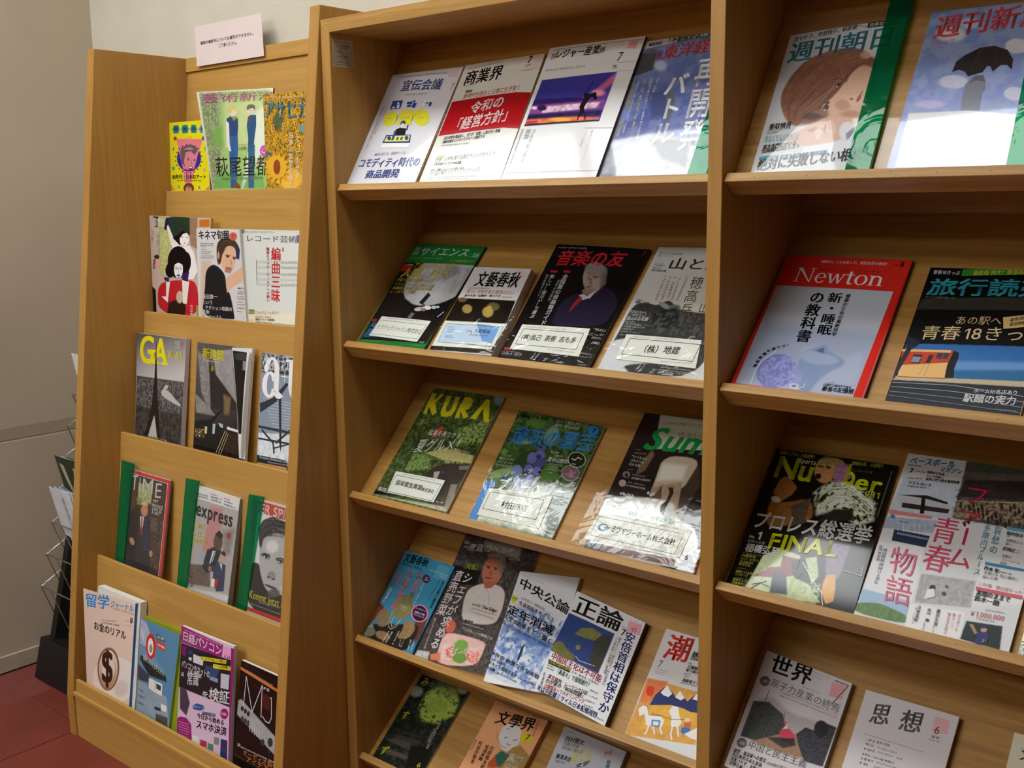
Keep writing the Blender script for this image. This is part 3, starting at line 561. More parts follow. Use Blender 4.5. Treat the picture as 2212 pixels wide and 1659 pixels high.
M['B1']={'q':[[0.9454,0.0325,1.4431],[1.1298,0.0332,1.4442],[1.1198,0.1678,1.664],[0.9401,0.1628,1.656]],'x':0.046,'bg':'dde0e4','t':0.005,'n':[-0.0,-0.8529,0.5221],'i':[('T','262626','京マチ子、市原悦子、萩原健一…',47,943,687,973,37,1),('P','1c1c1c',[690,1002,954,995,950,960,692,962]),('T','f0f0f0','見事な逝き方',705,969,946,968,25,1),('T','1e8ca0','週刊朝日',33,784,953,806,151,1),('T','222222','7・5',867,776,930,776,24,1),('Z','333333',862,756,930,758,11),('q','a06848',[213,792,432,845,698,823,840,704,875,618,842,657,724,698,654,640,620,569,604,515,491,451,358,368,467,316,289,299,171,362,67,522,98,666],3.0,0.35,6.5),('q','e0b49a',[732,706,848,657,896,544,863,440,844,362,814,320,701,310,518,367,413,411,531,466,598,571,654,640],2.2,0.05,12.9),('e','c48f72',739,360,86,-6,8,-27,1.0,0,6.5),('e','c89878',653,429,67,-5,11,-37,0.75,0,6.5),('q','8a5238',[585,647,732,743,815,753,859,674,718,717,648,659,632,568],3.0,0.3,4.3),('q','8a5238',[338,633,520,710,574,648,466,527,259,450,159,496],6.5,0.4,4.3),('e','dcae94',736,766,45,-5,7,-24,0.48,0,6.5),('e','2a1c1a',569,574,13,17,15,-10,0.36,0,6.5),('e','2a1c1a',515,417,14,19,16,-10,0.33,0,6.5),('p','48302a',[460,407,519,467,534,455,486,396],1.1,0,6.5),('e','96664c',399,384,150,-10,25,-75,0.3,0,6.5),('p','5a382c',[348,397,443,390,510,358,413,342,326,361],2.6,0,6.5),('e','e8beaa',743,454,55,-4,13,-42,0.52,0,6.5),('e','b87868',771,465,15,-7,-9,-23,0.57,0,6.5),('e','b4705c',712,465,15,-1,2,-7,0.62,0,6.5),('q','e2b8a0',[384,293,521,357,701,345,814,320,785,278,712,239,707,187,431,156,260,182,216,239],2.2,0.04,12.9),('p','c89478',[392,270,474,297,495,282,443,254],1.7,0,6.5),('e','f0ccb8',506,250,31,-7,1,-48,0.31,0,6.5),('e','f0ccb8',613,280,25,2,29,-54,0.33,0,6.5),('e','c08a70',551,283,9,-2,3,-30,0.75,0,6.5),('e','e6e8f0',740,250,66,-22,-8,-57,0.17,0,6.5),('p','8890a0',[736,229,796,278,814,250,761,184],1.7,0,6.5),('p','e8ecf2',[430,158,707,185,793,183,817,105,397,122],1.7,0,6.5),('H','9a6446',['9a6446','84503a','b47a5c','6e4030','a8705a'],1.08,[721,818,548,839,304,806,138,691,81,560,101,462,203,341],[843,694,724,716,642,641,578,527,470,443,355,378,303,326],70),('H','5a3426',['5a3426','784634'],0.86,[729,716,649,654,598,571,521,494,427,437],[696,719,631,642,569,555,481,479,389,412],12),('E','2a1c1a',569,574,11,15,10,-6),('E','f0e0d8',563,563,5,6,5,-3),('E','1c1210',567,572,9,-1,2,-8),('E','2a1c1a',515,417,12,16,10,-6),('E','f0e0d8',510,405,5,6,5,-3),('E','1c1210',515,415,9,-1,2,-7),('L','4a3028',1.51,[516,616,562,621,597,608]),('L','4a3028',1.51,[448,408,479,452,526,462]),('L','9a5444',1.29,[785,509,774,474,765,443]),('L','8a5444',0.86,[694,471,714,459,721,471]),('L','c08c78',1.08,[500,286,553,261,576,229]),('L','c08c78',1.08,[576,309,597,267]),('L','c89884',1.08,[392,270,455,285,498,273]),('T','222222','香取慎吾',50,296,250,301,42,1),('Z','444444',45,283,245,290,11),('Z','444444',47,264,158,268,13),('T','5aa8b8','親子さまと小室圭さん',41,227,353,231,24),('T','5aa8b8','見据える結婚への道',43,203,345,207,24),('T','2a2a2a','漢方専門医がいる',45,155,340,171,32,1),('T','2a2a2a','全国病院332リスト',43,127,382,149,31,1),('P','3aa0bc',[43,104,214,109,213,84,44,79]),('T','f0f4f4','7・1大改正',55,82,212,88,20,1),('T','4aa4bc','変更＆注意点を徹底図解',228,82,622,100,27,1),('T','2e2e2e','絶対に失敗しない相続',46,2,914,55,84,1)],'binder':[-10,1111,1038,1113,1005,0,-33,-1],'green':[845,1139,1038,1113,1002,0,812,4]}
M['B2']={'q':[[1.1532,0.0334,1.4446],[1.3352,0.0321,1.4424],[1.3389,0.1678,1.6642],[1.1569,0.1692,1.6664]],'x':0.04,'bg':'7d9ad4','t':0.005,'n':[-0.0,-0.8529,0.5221],'i':[('g','6f92cc','9aa8e4',298,968,409,327),('n','a8bce0',41.8,0.5,0.5, None),('n','b8bcf0',26.6,0.55,0.4,[-35,542,901,537,971,296,39,334]),('e','dfe6f0',201,837,113,-9,18,-53,0.5,0.1,7.6),('e','e6ecf4',720,720,85,-6,14,-47,0.25,0.1,5.7),('e','d8dcf0',325,521,109,-6,14,-43,0.28,0.08,5.7),('e','dcdcf4',791,423,73,-4,12,-41,0.28,0.08,5.7),('e','c8c8f2',193,386,121,-5,9,-25,0.8,0,5.7),('e','c8ccee',321,896,81,-7,11,-36,0.6,0,5.7),('p','f0f4f6',[49,335,503,333,976,280,1061,-13,67,-1],1.1,0,5.7),('T','e04450','週刊新潮',58,815,902,845,149,1),('T','c47898','7月4日号',68,765,252,772,31),('Z','a88ab0',71,741,170,748,16),('P','0e0e12',[295,584,303,649,359,688,453,727,557,734,661,699,717,638,727,573,686,603,643,606,594,568,569,602,544,606,522,570,423,549,389,580,340,596]),('L','4a4e58',0.57,[552,733,460,706,432,582]),('L','30343c',0.57,[558,731,595,671,601,604]),('P','8a8f9e',[439,338,423,416,420,499,471,550,533,551,564,504,571,450,558,443,571,332]),('P','6a6f7c',[443,502,472,548,534,549,563,508,491,519])],'binder':[-108,1078,993,1035,1023,14,-93,-1],'green':[797,1022,993,1035,1023,14,872,11]}  # white lower area is lamp glare painted into the cover
M['C1']={'q':[[0.0386,0.0346,1.1152],[0.2357,0.0345,1.1151],[0.2399,0.2205,1.3106],[0.0326,0.2231,1.3133]],'x':0.041,'bg':'1c7a36','t':0.005,'n':[-0.0,-0.7245,0.6893],'sp':'102016','i':[('p','161618',[-2,801,1077,807,984,46,26,24],0.9,0.05,9.2),('c',[-2,801,1077,807,984,46,26,24]),('e','bcbcc0',654,651,342,195,299,-178,0.06,0.25,13.8),('q','161618',[231,453,485,405,944,35,30,20,-21,494,61,552],3.2,0,6.9),('e','94949c',741,724,82,55,74,-42,0.67,0.3,9.2),('n','808088',16.1,0.55,0.4,[30,766,1040,780,924,629,322,441]),('e','d0d0d2',635,528,158,81,106,-66,0.78,0.2,6.9),('x',),('T','c8dcc8','サイエンス',136,877,838,886,89,1),('T','c8dcc8','日',27,925,118,927,39),('T','c8dcc8','経',33,881,124,880,41),('T','90b890','SCIENTIFIC AMERICAN 日本版',30,839,512,848,18),('T','c8dcc8','08',905,887,991,886,41,1),('Z','8ab48a',849,885,903,885,12),('T','b8c83a','ウナギ絶滅回避なるか',631,829,974,836,21),('P','c02a20',[6,785,149,781,142,708,7,709]),('T','e8e8e8','大特集',54,769,147,769,18,1),('T','e0cc40','アポロから半世紀',165,749,742,759,55,1),('T','e0cc40','人類、月へ',51,646,757,656,100,1),('T','d8c850','評論！探査から開発へ',41,605,469,612,32,1),('T','d8c850','ビジュアルで追う月への道',39,562,630,562,32,1),('T','d8c850','有識者に取材\u3000次なる計画',45,522,629,534,29,1),('T','d8c850','ムーンビレッジ構想',41,485,421,492,31,1),('P','26262e',[604,516,658,490,623,396,559,410]),('E','c8c0b8',611,351,58,10,20,-18),('E','e8e8ec',710,370,61,4,18,-20),('E','90806c',676,351,37,2,13,-15),('E','d0d0d8',803,380,36,2,13,-15),('E','c8c8cc',854,387,22,1,10,-12),('E','50484a',649,389,22,1,10,-12),('P','6a6a72',[538,316,593,306,582,253,521,260]),('L','d8e0e0',1.84,[927,297,953,324,971,347]),('P','c02a30',[35,223,104,223,102,198,35,197]),('T','4a8cd0','英',45,138,135,141,50,1),('T','4a8cd0','直',44,80,140,82,50,1),('T','4a8cd0','視覚の力',39,43,259,53,36,1),('Z','5ab070',24,0,338,11,14),('T','d0d0d0','No.87',888,48,958,48,16),('Z','6ab87a',813,16,957,20,10)],'sleeve':[-40,1022,1065,1021,1080,2,5,-13],'cards':[([147,252,880,250,860,50,125,63],[('Z','70706a',243,233,754,234,9),('L','55554f',0.92,[164,216,854,208,830,76,131,81,164,216]),('T','2e2e2c','セラテックジャパン株式会社',170,129,840,122,45)])]}
M['C2']={'q':[[0.2674,0.0185,1.1186],[0.4271,0.021,1.1212],[0.4081,0.1645,1.272],[0.2597,0.164,1.2715]],'x':0.012,'bg':'dcdcda','t':0.018,'n':[-0.0,-0.7245,0.6893],'sp':'b8b2ae','i':[('p','1c1816',[-16,614,983,618,1039,2,-59,-8],0.9,0.1,8.7),('e','a88a50',263,490,82,3,38,-51,0.24,0,6.5),('e','6a5c38',672,533,100,4,32,-47,0.43,0,6.5),('e','c8b058',622,521,34,1,14,-20,0.4,0,6.5),('e','b89c50',629,469,85,4,42,-60,0.4,0.3,6.5),('e','7a6038',98,596,75,3,21,-28,0.54,0,6.5),('T','121212','文藝春秋',151,763,900,771,182,1),('e','e6ccd0',859,930,89,3,35,-56,0.4,0,6.5),('Z','5a5a5a',81,731,472,736,14),('T','c83a3a','西川に日産社長の資格はない',86,673,911,683,49),('T','3a3a3a','愛子天皇・佳織帝・雅子さま',95,631,714,646,29,1),('Z','c06060',739,642,908,644,17)],'sleeve':[-81,1022,1215,1038,1000,0,-45,-7],'cards':[([4,337,1031,344,966,49,11,39],[('Z','70706a',82,326,678,338,10),('P','bcd4ec',[69,294,944,306,932,117,78,91]),('P','6aa0dc',[558,322,937,305,932,117,764,136]),('L','55554f',1.09,[56,301,985,308,990,84,75,86,56,301]),('T','4a6a9a','HAPPY',108,256,210,257,18),('T','4a6a9a','HUMAN',121,229,252,232,16),('T','4a6a9a','NETWORK',137,200,304,204,18),('T','4a6a9a','WILL',143,138,295,141,33),('L','c04a5a',1.74,[454,218,482,239,531,231,548,198,535,178]),('T','2c4a80','土屋薬局',566,223,833,219,44,1),('Z','4a5a80',573,184,827,188,16),('Z','80807a',556,83,937,70,13)])]}
M['C3']={'q':[[0.433,0.0323,1.1156],[0.6431,0.0325,1.1158],[0.6468,0.2197,1.3126],[0.4256,0.2252,1.3184]],'x':0.035,'bg':'141416','t':0.005,'n':[-0.0,-0.7245,0.6893],'sp':'1a1a1c','i':[('q','26243a',[398,532,512,592,628,530,698,656,852,631,966,535,959,415,911,326,394,287,369,425],4.0,0.1,13.3),('e','a89488',581,727,117,-9,57,-134,0.08,0.1,8.9),('e','8a8280',569,787,123,-10,28,-67,0.17,0.25,3.6),('p','746660',[643,757,673,811,738,676,703,630],5.3,0,6.7),('e','7a6258',556,708,25,1,7,-10,0.5,0,6.7),('e','7a6258',607,729,25,5,8,-10,0.5,0,6.7),('e','201816',593,726,10,1,3,-5,0.5,0,6.7),('e','201816',522,724,9,1,3,-5,0.5,0,6.7),('e','8a6a5c',577,683,17,1,16,-25,0.5,0,6.7),('e','704a44',583,642,32,6,5,-7,0.62,0,6.7),('e','907870',613,603,72,5,18,-28,0.41,0.2,2.7),('p','c8c8d0',[528,567,565,578,617,564,678,620,659,549,587,527],1.1,0,6.7),('p','a8242c',[540,549,569,554,579,527,542,455,514,411,510,478],0.9,0,6.7),('T','d82c34','音楽の友',81,807,817,834,138,1),('Z','c0c0c0',36,963,354,968,16),('T','c83038','7',947,944,984,943,40),('P','b82a30',[84,762,162,763,165,743,88,743]),('P','b82a30',[230,767,305,768,306,748,234,748]),('V','e8e8e8','全国夏の音楽祭ガイド',277,736,309,289,64,1),('V','b0b0b0','世界の音楽祭',231,685,239,495,38),('V','e8e8e8','楽しい！面白い！で選ぶ',134,726,147,339,51,1),('V','c0c0c0','現代音楽のススメ',72,724,95,526,34),('T','e0e0e0','コンサート・ガイド',13,23,254,20,27,1),('P','c83038',[18,83,101,85,104,65,23,64]),('Z','9a9a9a',30,49,247,47,9),('T','e0e0e0','ゲルギエフ',874,284,986,283,21,1),('T','e0e0e0','ロフ',943,251,986,251,19,1),('T','e0e0e0','ピオンティ',878,220,980,218,21,1),('T','e0e0e0','上岡敏之',898,181,989,180,19,1),('Z','b0b0b0',848,94,990,89,12),('T','c8c8c8','クラシック・バー',858,63,988,67,17,1),('Z','a0a0a0',880,5,970,6,9)],'sleeve':[-63,1053,1009,1043,1001,-2,0,0],'cards':[([86,281,823,297,854,68,87,74],[('Z','80807a',133,258,584,266,9),('L','55554f',1.33,[129,245,784,254,789,119,126,115,129,245]),('T','222222','(株)昌己\u3000茶寮\u3000志も多',152,154,746,168,49,1),('Z','80807a',500,95,791,91,10)])]}
M['C4']={'q':[[0.663,0.0317,1.1165],[0.873,0.031,1.1158],[0.8743,0.2222,1.3167],[0.6643,0.2229,1.3174]],'x':0.033,'bg':'d4d6d4','t':0.005,'n':[-0.0,-0.7245,0.6893],'i':[('q','3c3e3e',[31,517,173,533,265,514,322,550,375,561,476,501,563,483,889,478,964,-18,-3,-3,28,279],2.0,0.3,10.0),('e','9a9c9c',341,518,73,-24,-2,-17,0.42,0.4,2.8),('e','707272',444,508,56,3,14,-23,0.47,0,6.0),('p','2a2c2c',[264,465,463,509,596,343,311,339],4.8,0.2,6.0),('n','6a6c6c',12.0,0.6,0.5,[236,463,789,496,803,303,244,286]),('q','d8dce0',[-20,211,168,249,757,224,818,116,196,46,335,-18,2,-4],4.0,0.05,8.0),('T','7a7a76','登山バス時刻表',31,939,275,929,21),('T','7a7a76','付録・アルプス',24,917,190,912,14),('T','7a7a76','北アルプス',42,853,135,850,14),('T','5a5a56','富士山周辺日帰',45,793,191,789,17,1),('Z','5a5a56',42,836,155,833,14),('Z','5a5a56',44,814,127,812,12),('T','5a4a26','山と溪谷',183,812,908,820,96,1),('Y','c48a88',213,761,231,553,24),('Y','c48a88',262,754,289,556,24),('Y','8a8a84',310,756,341,567,24),('Y','c48a88',358,758,384,561,20),('Y','8a8a84',425,760,436,556,19),('V','6a5a34','穂高岳',533,765,567,443,124),('V','6a5a34','山と',707,578,731,367,92),('T','3a3a38','小島 愛',44,539,111,537,17),('T','3a3a38','夏書ふ、登り始',49,522,180,522,17,1),('T','d8d8d4','写真家が見せる、',37,443,232,437,22,1),('T','d8d8d4','この夏歩きたい',42,419,215,416,20,1),('T','f0f0ec','高山のお花畑',41,384,251,386,31,1),('T','d0d0cc','高山の花が',40,365,137,363,16),('T','d0d0cc','一斉に咲き誇る登山、',42,345,228,345,16),('T','d0d0cc','日本全国から選りすぐりの',45,325,260,326,16),('T','d0d0cc','お花畑を紹介！',42,306,173,305,15),('Z','b0b0ac',38,288,240,286,10),('Z','b0b0ac',43,264,120,261,10),('Z','c0c0bc',580,50,856,49,9),('Z','c0c0bc',568,30,865,31,9),('T','e0e0dc','K2登攀・ロッキー・アルプス3大岩壁',574,12,878,18,14),('T','e0e0dc','5大コース・夏アルプ',894,59,1068,64,22)],'sleeve':[-54,1048,872,1032,956,-4,-19,-2],'cards':[([119,271,828,275,888,70,128,76],[('Z','80807a',177,251,628,256,10),('L','55554f',1.4,[173,241,837,243,836,116,166,118,173,241]),('T','222222','（株）地建',309,142,685,156,59,1),('Z','80807a',556,89,842,97,9)])]}
M['D1']={'q':[[0.9197,0.0342,1.1162],[1.1348,0.0339,1.1159],[1.132,0.2145,1.3057],[0.9217,0.2168,1.3081]],'x':0.042,'bg':'e03024','t':0.005,'n':[-0.0,-0.7245,0.6893],'sp':'7a2018','i':[('p','c4ccd8',[17,757,943,757,934,-4,35,1],0.7,0,7.2),('p','a8b4cc',[73,463,975,449,966,1,35,1,37,230],21.7,0,7.2),('q','b4c0d8',[406,282,536,324,773,245,902,325,929,-3,626,-36],12.1,0,7.2),('q','8ea4c8',[455,267,487,289,558,320,602,339,642,293,703,268,786,237,775,188,709,153,642,70,618,-18,528,1,444,147],4.8,0.03,14.5),('q','a8b8d4',[418,253,489,285,580,268,663,265,761,225,655,186,508,192],4.3,0,7.2),('p','5a6f9c',[542,284,592,313,615,271],2.4,0,7.2),('e','8088cc',310,114,112,73,101,-100,0.06,0.22,5.3),('e','9aa0d8',468,91,56,5,24,-55,0.18,0.15,3.9),('n','b4b8e8',6.3,0.55,0.7,[162,201,402,242,524,58,390,-13,200,6]),('e','dce4f0',488,23,34,3,8,-18,0.3,0,7.2),('e','6a80b8',488,23,20,2,4,-9,0.5,0,7.2),('P','e03024',[0,1000,1000,1000,943,757,17,757]),('P','e03024',[943,757,1000,1000,988,-1,929,-3]),('P','e03024',[17,757,0,1000,0,0,36,-1]),('T','f0e8e4','睡眠のしくみを知って、睡眠負債を解消！',306,947,841,950,25,1),('T','1c1010','8',922,948,952,946,39,1),('Z','601010',871,951,913,951,15),('SF','f0eeee','Newton',138,792,841,790,112,1),('T','801818','ニュートン',622,885,796,887,26,1),('Z','801818',305,887,561,891,11),('V','1a1a1c','新・睡眠',526,723,551,400,115,1),('V','1a1a1c','の教科書',387,726,415,334,122,1),('V','2a2a2c','健康のための最新科学',623,718,631,397,38,1),('A','2c2c30','睡眠負債を減らせ！',[132,137,146,199,187,254,253,288,325,308],24),('L','e8eef8',1.45,[159,11,149,89,165,171,247,254]),('L','e8eef8',1.21,[509,-1,560,23,562,47]),('T','f4f4f4','第2特集',700,64,769,66,17,1),('T','4a5470','心理学と脳科学で迫る',694,47,895,47,17,1),('T','20242c','最強の記憶術',695,11,923,13,34,1)]}
M['D2']={'q':[[1.1663,0.0347,1.1153],[1.3475,0.034,1.1145],[1.3438,0.2061,1.2953],[1.1626,0.2068,1.2961]],'x':0.041,'bg':'10100f','t':0.005,'n':[-0.0,-0.7245,0.6893],'sp':'c8ccd0','i':[('p','3c3a34',[23,755,881,808,899,710,-2,669],2.1,0.2,10.6),('p','1a1a18',[-20,658,914,691,960,463,-39,408],1.7,0,6.3),('P','3a8a2a',[268,990,845,1041,854,974,271,938]),('T','f0f0ec','青春18きっぷ',35,947,255,946,33,1),('T','e8e04a','最新版 特大！鉄道路線地図',358,948,863,977,36,1),('T','3aa8b8','旅行読売',35,782,979,811,128,1),('T','9a9a94','ホトトの旅の楽しみへ',37,761,301,761,15),('T','f0dca0','あの駅へ',338,574,690,591,63),('T','f4dca4','青春18きっぷ',101,449,1047,496,102),('P','f0d490',[688,648,943,693,958,606,715,566]),('T','4a3a1a','最新版',743,617,842,643,26,1),('T','4a3a1a','鉄道路線',752,587,855,609,26,1),('p','3a74b8',[15,412,980,460,989,297,28,203],0.8,0.05,12.7),('p','2f6fa0',[448,249,988,301,991,224,459,188],1.7,0.06,6.3),('p','6a9ad0',[426,315,973,351,978,301,447,254],6.3,0,6.3),('P','c8472c',[3,371,402,386,424,286,21,252]),('P','eec07a',[20,253,418,303,407,190,34,174]),('P','eec07a',[-2,368,380,388,382,370,2,352]),('L','c8472c',1.06,[40,172,407,190]),('P','2a2c30',[103,338,174,338,170,274,101,276]),('P','8a98b0',[106,323,169,323,162,283,102,283]),('P','3a3228',[226,343,261,343,248,283,213,284]),('P','3c4452',[286,363,331,362,328,319,282,321]),('P','3c4452',[337,367,376,364,371,322,335,321]),('P','1c1e22',[402,386,442,375,450,337,442,268,458,207,396,192,385,283]),('L','b89a60',0.85,[248,281,238,192]),('L','b89a60',0.85,[217,278,193,198]),('P','2a2e38',[-2,472,105,439,115,409,73,376,28,203,11,147,-2,200,30,373]),('p','c8b898',[7,176,457,195,1000,225,1001,188,6,146],1.1,0.1,4.2),('p','24282e',[4,146,1003,184,1003,-9,4,-4],0.8,0.1,6.3),('L','9aa8b4',1.27,[13,128,483,148,1001,125]),('L','8a98a4',1.27,[13,98,497,107,1002,89]),('L','7a8894',1.27,[15,64,511,66,1003,54]),('L','6a7884',1.27,[18,36,525,26,1004,18]),('T','f0f0ee','ホームに名店あり',637,111,948,129,30,1),('T','f4f4f2','駅麺の実力',578,45,953,64,57,1),('Z','a0a0a0',814,17,975,22,9)]}
M['E1']={'q':[[0.0718,0.033,0.7868],[0.2894,0.0337,0.7876],[0.2809,0.2267,0.9923],[0.0735,0.226,0.9915]],'x':0.032,'bg':'47592f','t':0.005,'n':[-0.0,-0.7277,0.6859],'sp':'9a9a90','i':[('n','2c3c1c',29.9,0.45,0.8, None),('n','7a9450',13.8,0.55,0.5, None),('n','26321c',6.9,0.5,0.35, None),('e','8a8f94',948,974,66,7,34,-47,0.4,0,6.9),('n','a0b868',8.3,0.45,0.9,[638,682,977,801,978,672,999,579,914,569,710,529]),('n','8cb060',6.9,0.4,0.8,[225,406,473,405,540,297,238,250]),('n','c0c078',7.8,0.4,0.9,[502,488,776,505,906,398,694,371]),('p','c8c080',[371,424,596,491,984,477,1000,410,639,395],1.8,0.2,6.9),('q','3a3430',[534,304,710,380,993,390,991,230,1002,4,743,1,538,228],1.8,0.2,11.5),('p','807870',[880,372,993,390,995,357,891,343],1.1,0,6.9),('p','a8a49c',[611,284,680,300,688,234,640,235],1.4,0,6.9),('p','8a8478',[888,216,960,226,1037,16,952,10],2.3,0.2,4.6),('n','6a6a5a',11.5,0.5,0.5,[-38,113,160,117,159,64,-16,62]),('p','b8b49c',[165,5,977,35,1000,0,0,0],3.2,0.4,5.5),('p','14140f',[-42,43,172,50,403,39,14,6],1.8,0,6.9),('P','d4c81e',[16,950,88,950,103,885,146,951,198,950,139,864,235,780,192,752,81,825,108,751,53,754]),('P','d4c81e',[247,946,316,947,326,824,352,800,386,805,401,832,368,945,432,948,460,830,451,778,393,756,319,755,277,794]),('P','d4c81e',[499,955,571,958,624,937,646,892,625,856,588,839,673,793,630,762,535,829,566,765,508,760,487,858]),('P','d4c81e',[788,962,836,962,963,769,900,764,808,883,785,772,706,778]),('T','c8bc3a','7',82,643,125,653,51,1),('Z','9a9a4a',112,660,197,666,20),('P','c85038',[414,677,449,627,390,563,350,567,345,632]),('T','e8e8e0','猛暑を乗りきる',271,578,710,589,51),('T','f0f0ea','夏グルメ！',210,408,819,495,121),('Z','e0e0d8',798,492,921,484,11),('T','e8e8ea','実践',27,38,146,38,35,1),('Z','c0c0c0',137,34,403,39,12),('T','e0e0d8','第一弾',817,51,910,55,11)],'sleeve':[-5,1006,1008,1005,1010,-5,-8,-5],'cards':[([133,225,802,234,799,45,166,41],[('Z','80807a',237,210,691,215,7),('L','55554f',1.15,[166,194,778,195,771,53,166,50,166,194]),('T','2a2a2a','協栄電気興業',210,116,577,113,44,1),('T','2a2a2a','株式会社',572,112,744,110,33,1)])]}
M['E2']={'q':[[0.3504,0.0314,0.7851],[0.5592,0.0331,0.7869],[0.5572,0.2041,0.9684],[0.3365,0.2093,0.9739]],'x':0.025,'bg':'3f5c34','t':0.005,'n':[-0.0,-0.7277,0.6859],'sp':'b0aca0','i':[('n','26381e',24.0,0.45,0.8, None),('n','6c9048',13.3,0.58,0.5, None),('e','557a3a',269,927,98,-11,8,-59,0.17,0.15,5.3),('e','7a9a86',492,833,69,-16,-10,-85,0.48,0,8.0),('p','6d9a4a',[2,607,36,644,118,625,180,570,78,576],2.1,0,8.0),('e','2f4a26',263,594,84,-9,10,-79,0.2,0.1,5.3),('e','406030',162,600,56,47,58,-37,0.28,0.1,5.3),('e','86ad54',246,736,43,18,20,-20,0.36,0,8.0),('p','4c7a34',[562,493,584,592,696,589,785,487,673,447],3.7,0.1,5.3),('p','8aa468',[2,423,255,518,219,415,26,362],2.7,0.1,5.3),('p','d0d4c4',[-36,254,762,345,872,300,1009,7,0,0],13.3,0.4,10.7),('p','3c5030',[755,312,1013,335,1047,56,917,1],8.0,0.4,10.7),('E','565f9a',450,709,50,8,18,-29),('E','262a52',432,717,20,3,6,-10),('E','6a72b4',396,610,56,-6,7,-51),('E','6870b0',473,649,50,8,23,-37),('E','343a70',463,631,28,4,12,-19),('E','4c5494',509,575,70,23,24,-28),('E','7a86c4',301,477,56,9,30,-49),('E','6c76ba',422,507,51,8,25,-41),('E','2c3060',420,480,23,4,11,-17),('E','767ec0',519,507,48,8,23,-37),('E','2a2e5c',554,502,18,3,8,-14),('E','545a98',409,425,35,6,17,-27),('E','8a90cc',479,436,50,8,21,-35),('E','3a3e70',469,419,20,3,8,-14),('E','5a62a4',410,356,53,9,21,-35),('T','111410','NHKテキスト',51,940,377,954,32,1),('T','c0c8c0','ベリー総入門',474,953,729,959,30),('T','c0c8c0','東海・夏の山野草',479,921,750,925,26),('E','2c7abc',904,949,56,9,26,-42),('T','102030','7',893,928,938,931,38,1),('T','3a8cd0','趣味の園芸',63,692,984,761,162,1),('T','e8ecdc','ハス',94,573,155,577,22),('T','e8ecdc','宿根フロックス',26,540,214,549,24,1),('T','e8ecdc','マリーゴールド',26,511,213,516,24,1),('T','e8ecdc','ユーフォルビア',23,480,217,488,24,1),('T','e0e4d8','夏の特集',568,685,662,689,15),('T','e0e4d8','夏を呼ぶ',639,659,730,666,17),('T','f0f4ec','夏の山野草',575,607,801,616,40,1),('T','e0e4d8','カワラナデシコ、',605,580,773,585,19),('T','e0e4d8','イワタバコ、',620,555,739,562,19),('T','e0e4d8','シラサギカヤツリ',607,532,773,540,19),('T','e0e4d8','etc.',653,513,700,515,13),('L','d8dcd0',1.33,[965,685,973,665,971,645,960,628,941,615,915,607,886,606,856,611,828,622,804,637,788,656,780,677,782,696,793,714,813,727,838,734,867,735,898,730,926,720,949,704,965,685]),('L','d0d0c8',1.33,[966,562,973,542,972,522,961,505,941,492,916,484,887,483,856,487,828,498,805,514,788,533,781,553,783,573,794,590,813,603,839,611,868,612,898,607,926,596,950,581,966,562]),('E','283020',877,671,81,13,35,-58),('L','e8ece0',1.87,[822,672,861,663,878,692,923,683]),('L','e8ece0',1.6,[848,629,888,630]),('E','7a6a68',877,547,81,13,35,-58),('P','c070a0',[824,535,864,547,862,584,904,559,935,575,916,540,903,517,863,526]),('T','3a90d0','大特集',145,376,348,377,47,1),('P','2f84cc',[-2,333,114,353,130,304,67,284,109,8,5,3,-17,257]),('T','f2f4f0','ブルーベリー',151,275,940,322,119,1)],'sleeve':[-8,1024,1034,1010,1006,1,-42,-2],'cards':[([75,281,811,332,821,47,85,47],[('Z','80807a',149,266,566,282,10),('L','55554f',1.33,[119,253,739,283,751,112,113,106,119,253]),('T','1f1f1f','村田',300,144,462,147,60,1),('T','1f1f1f','商店',456,149,614,155,58)])]}
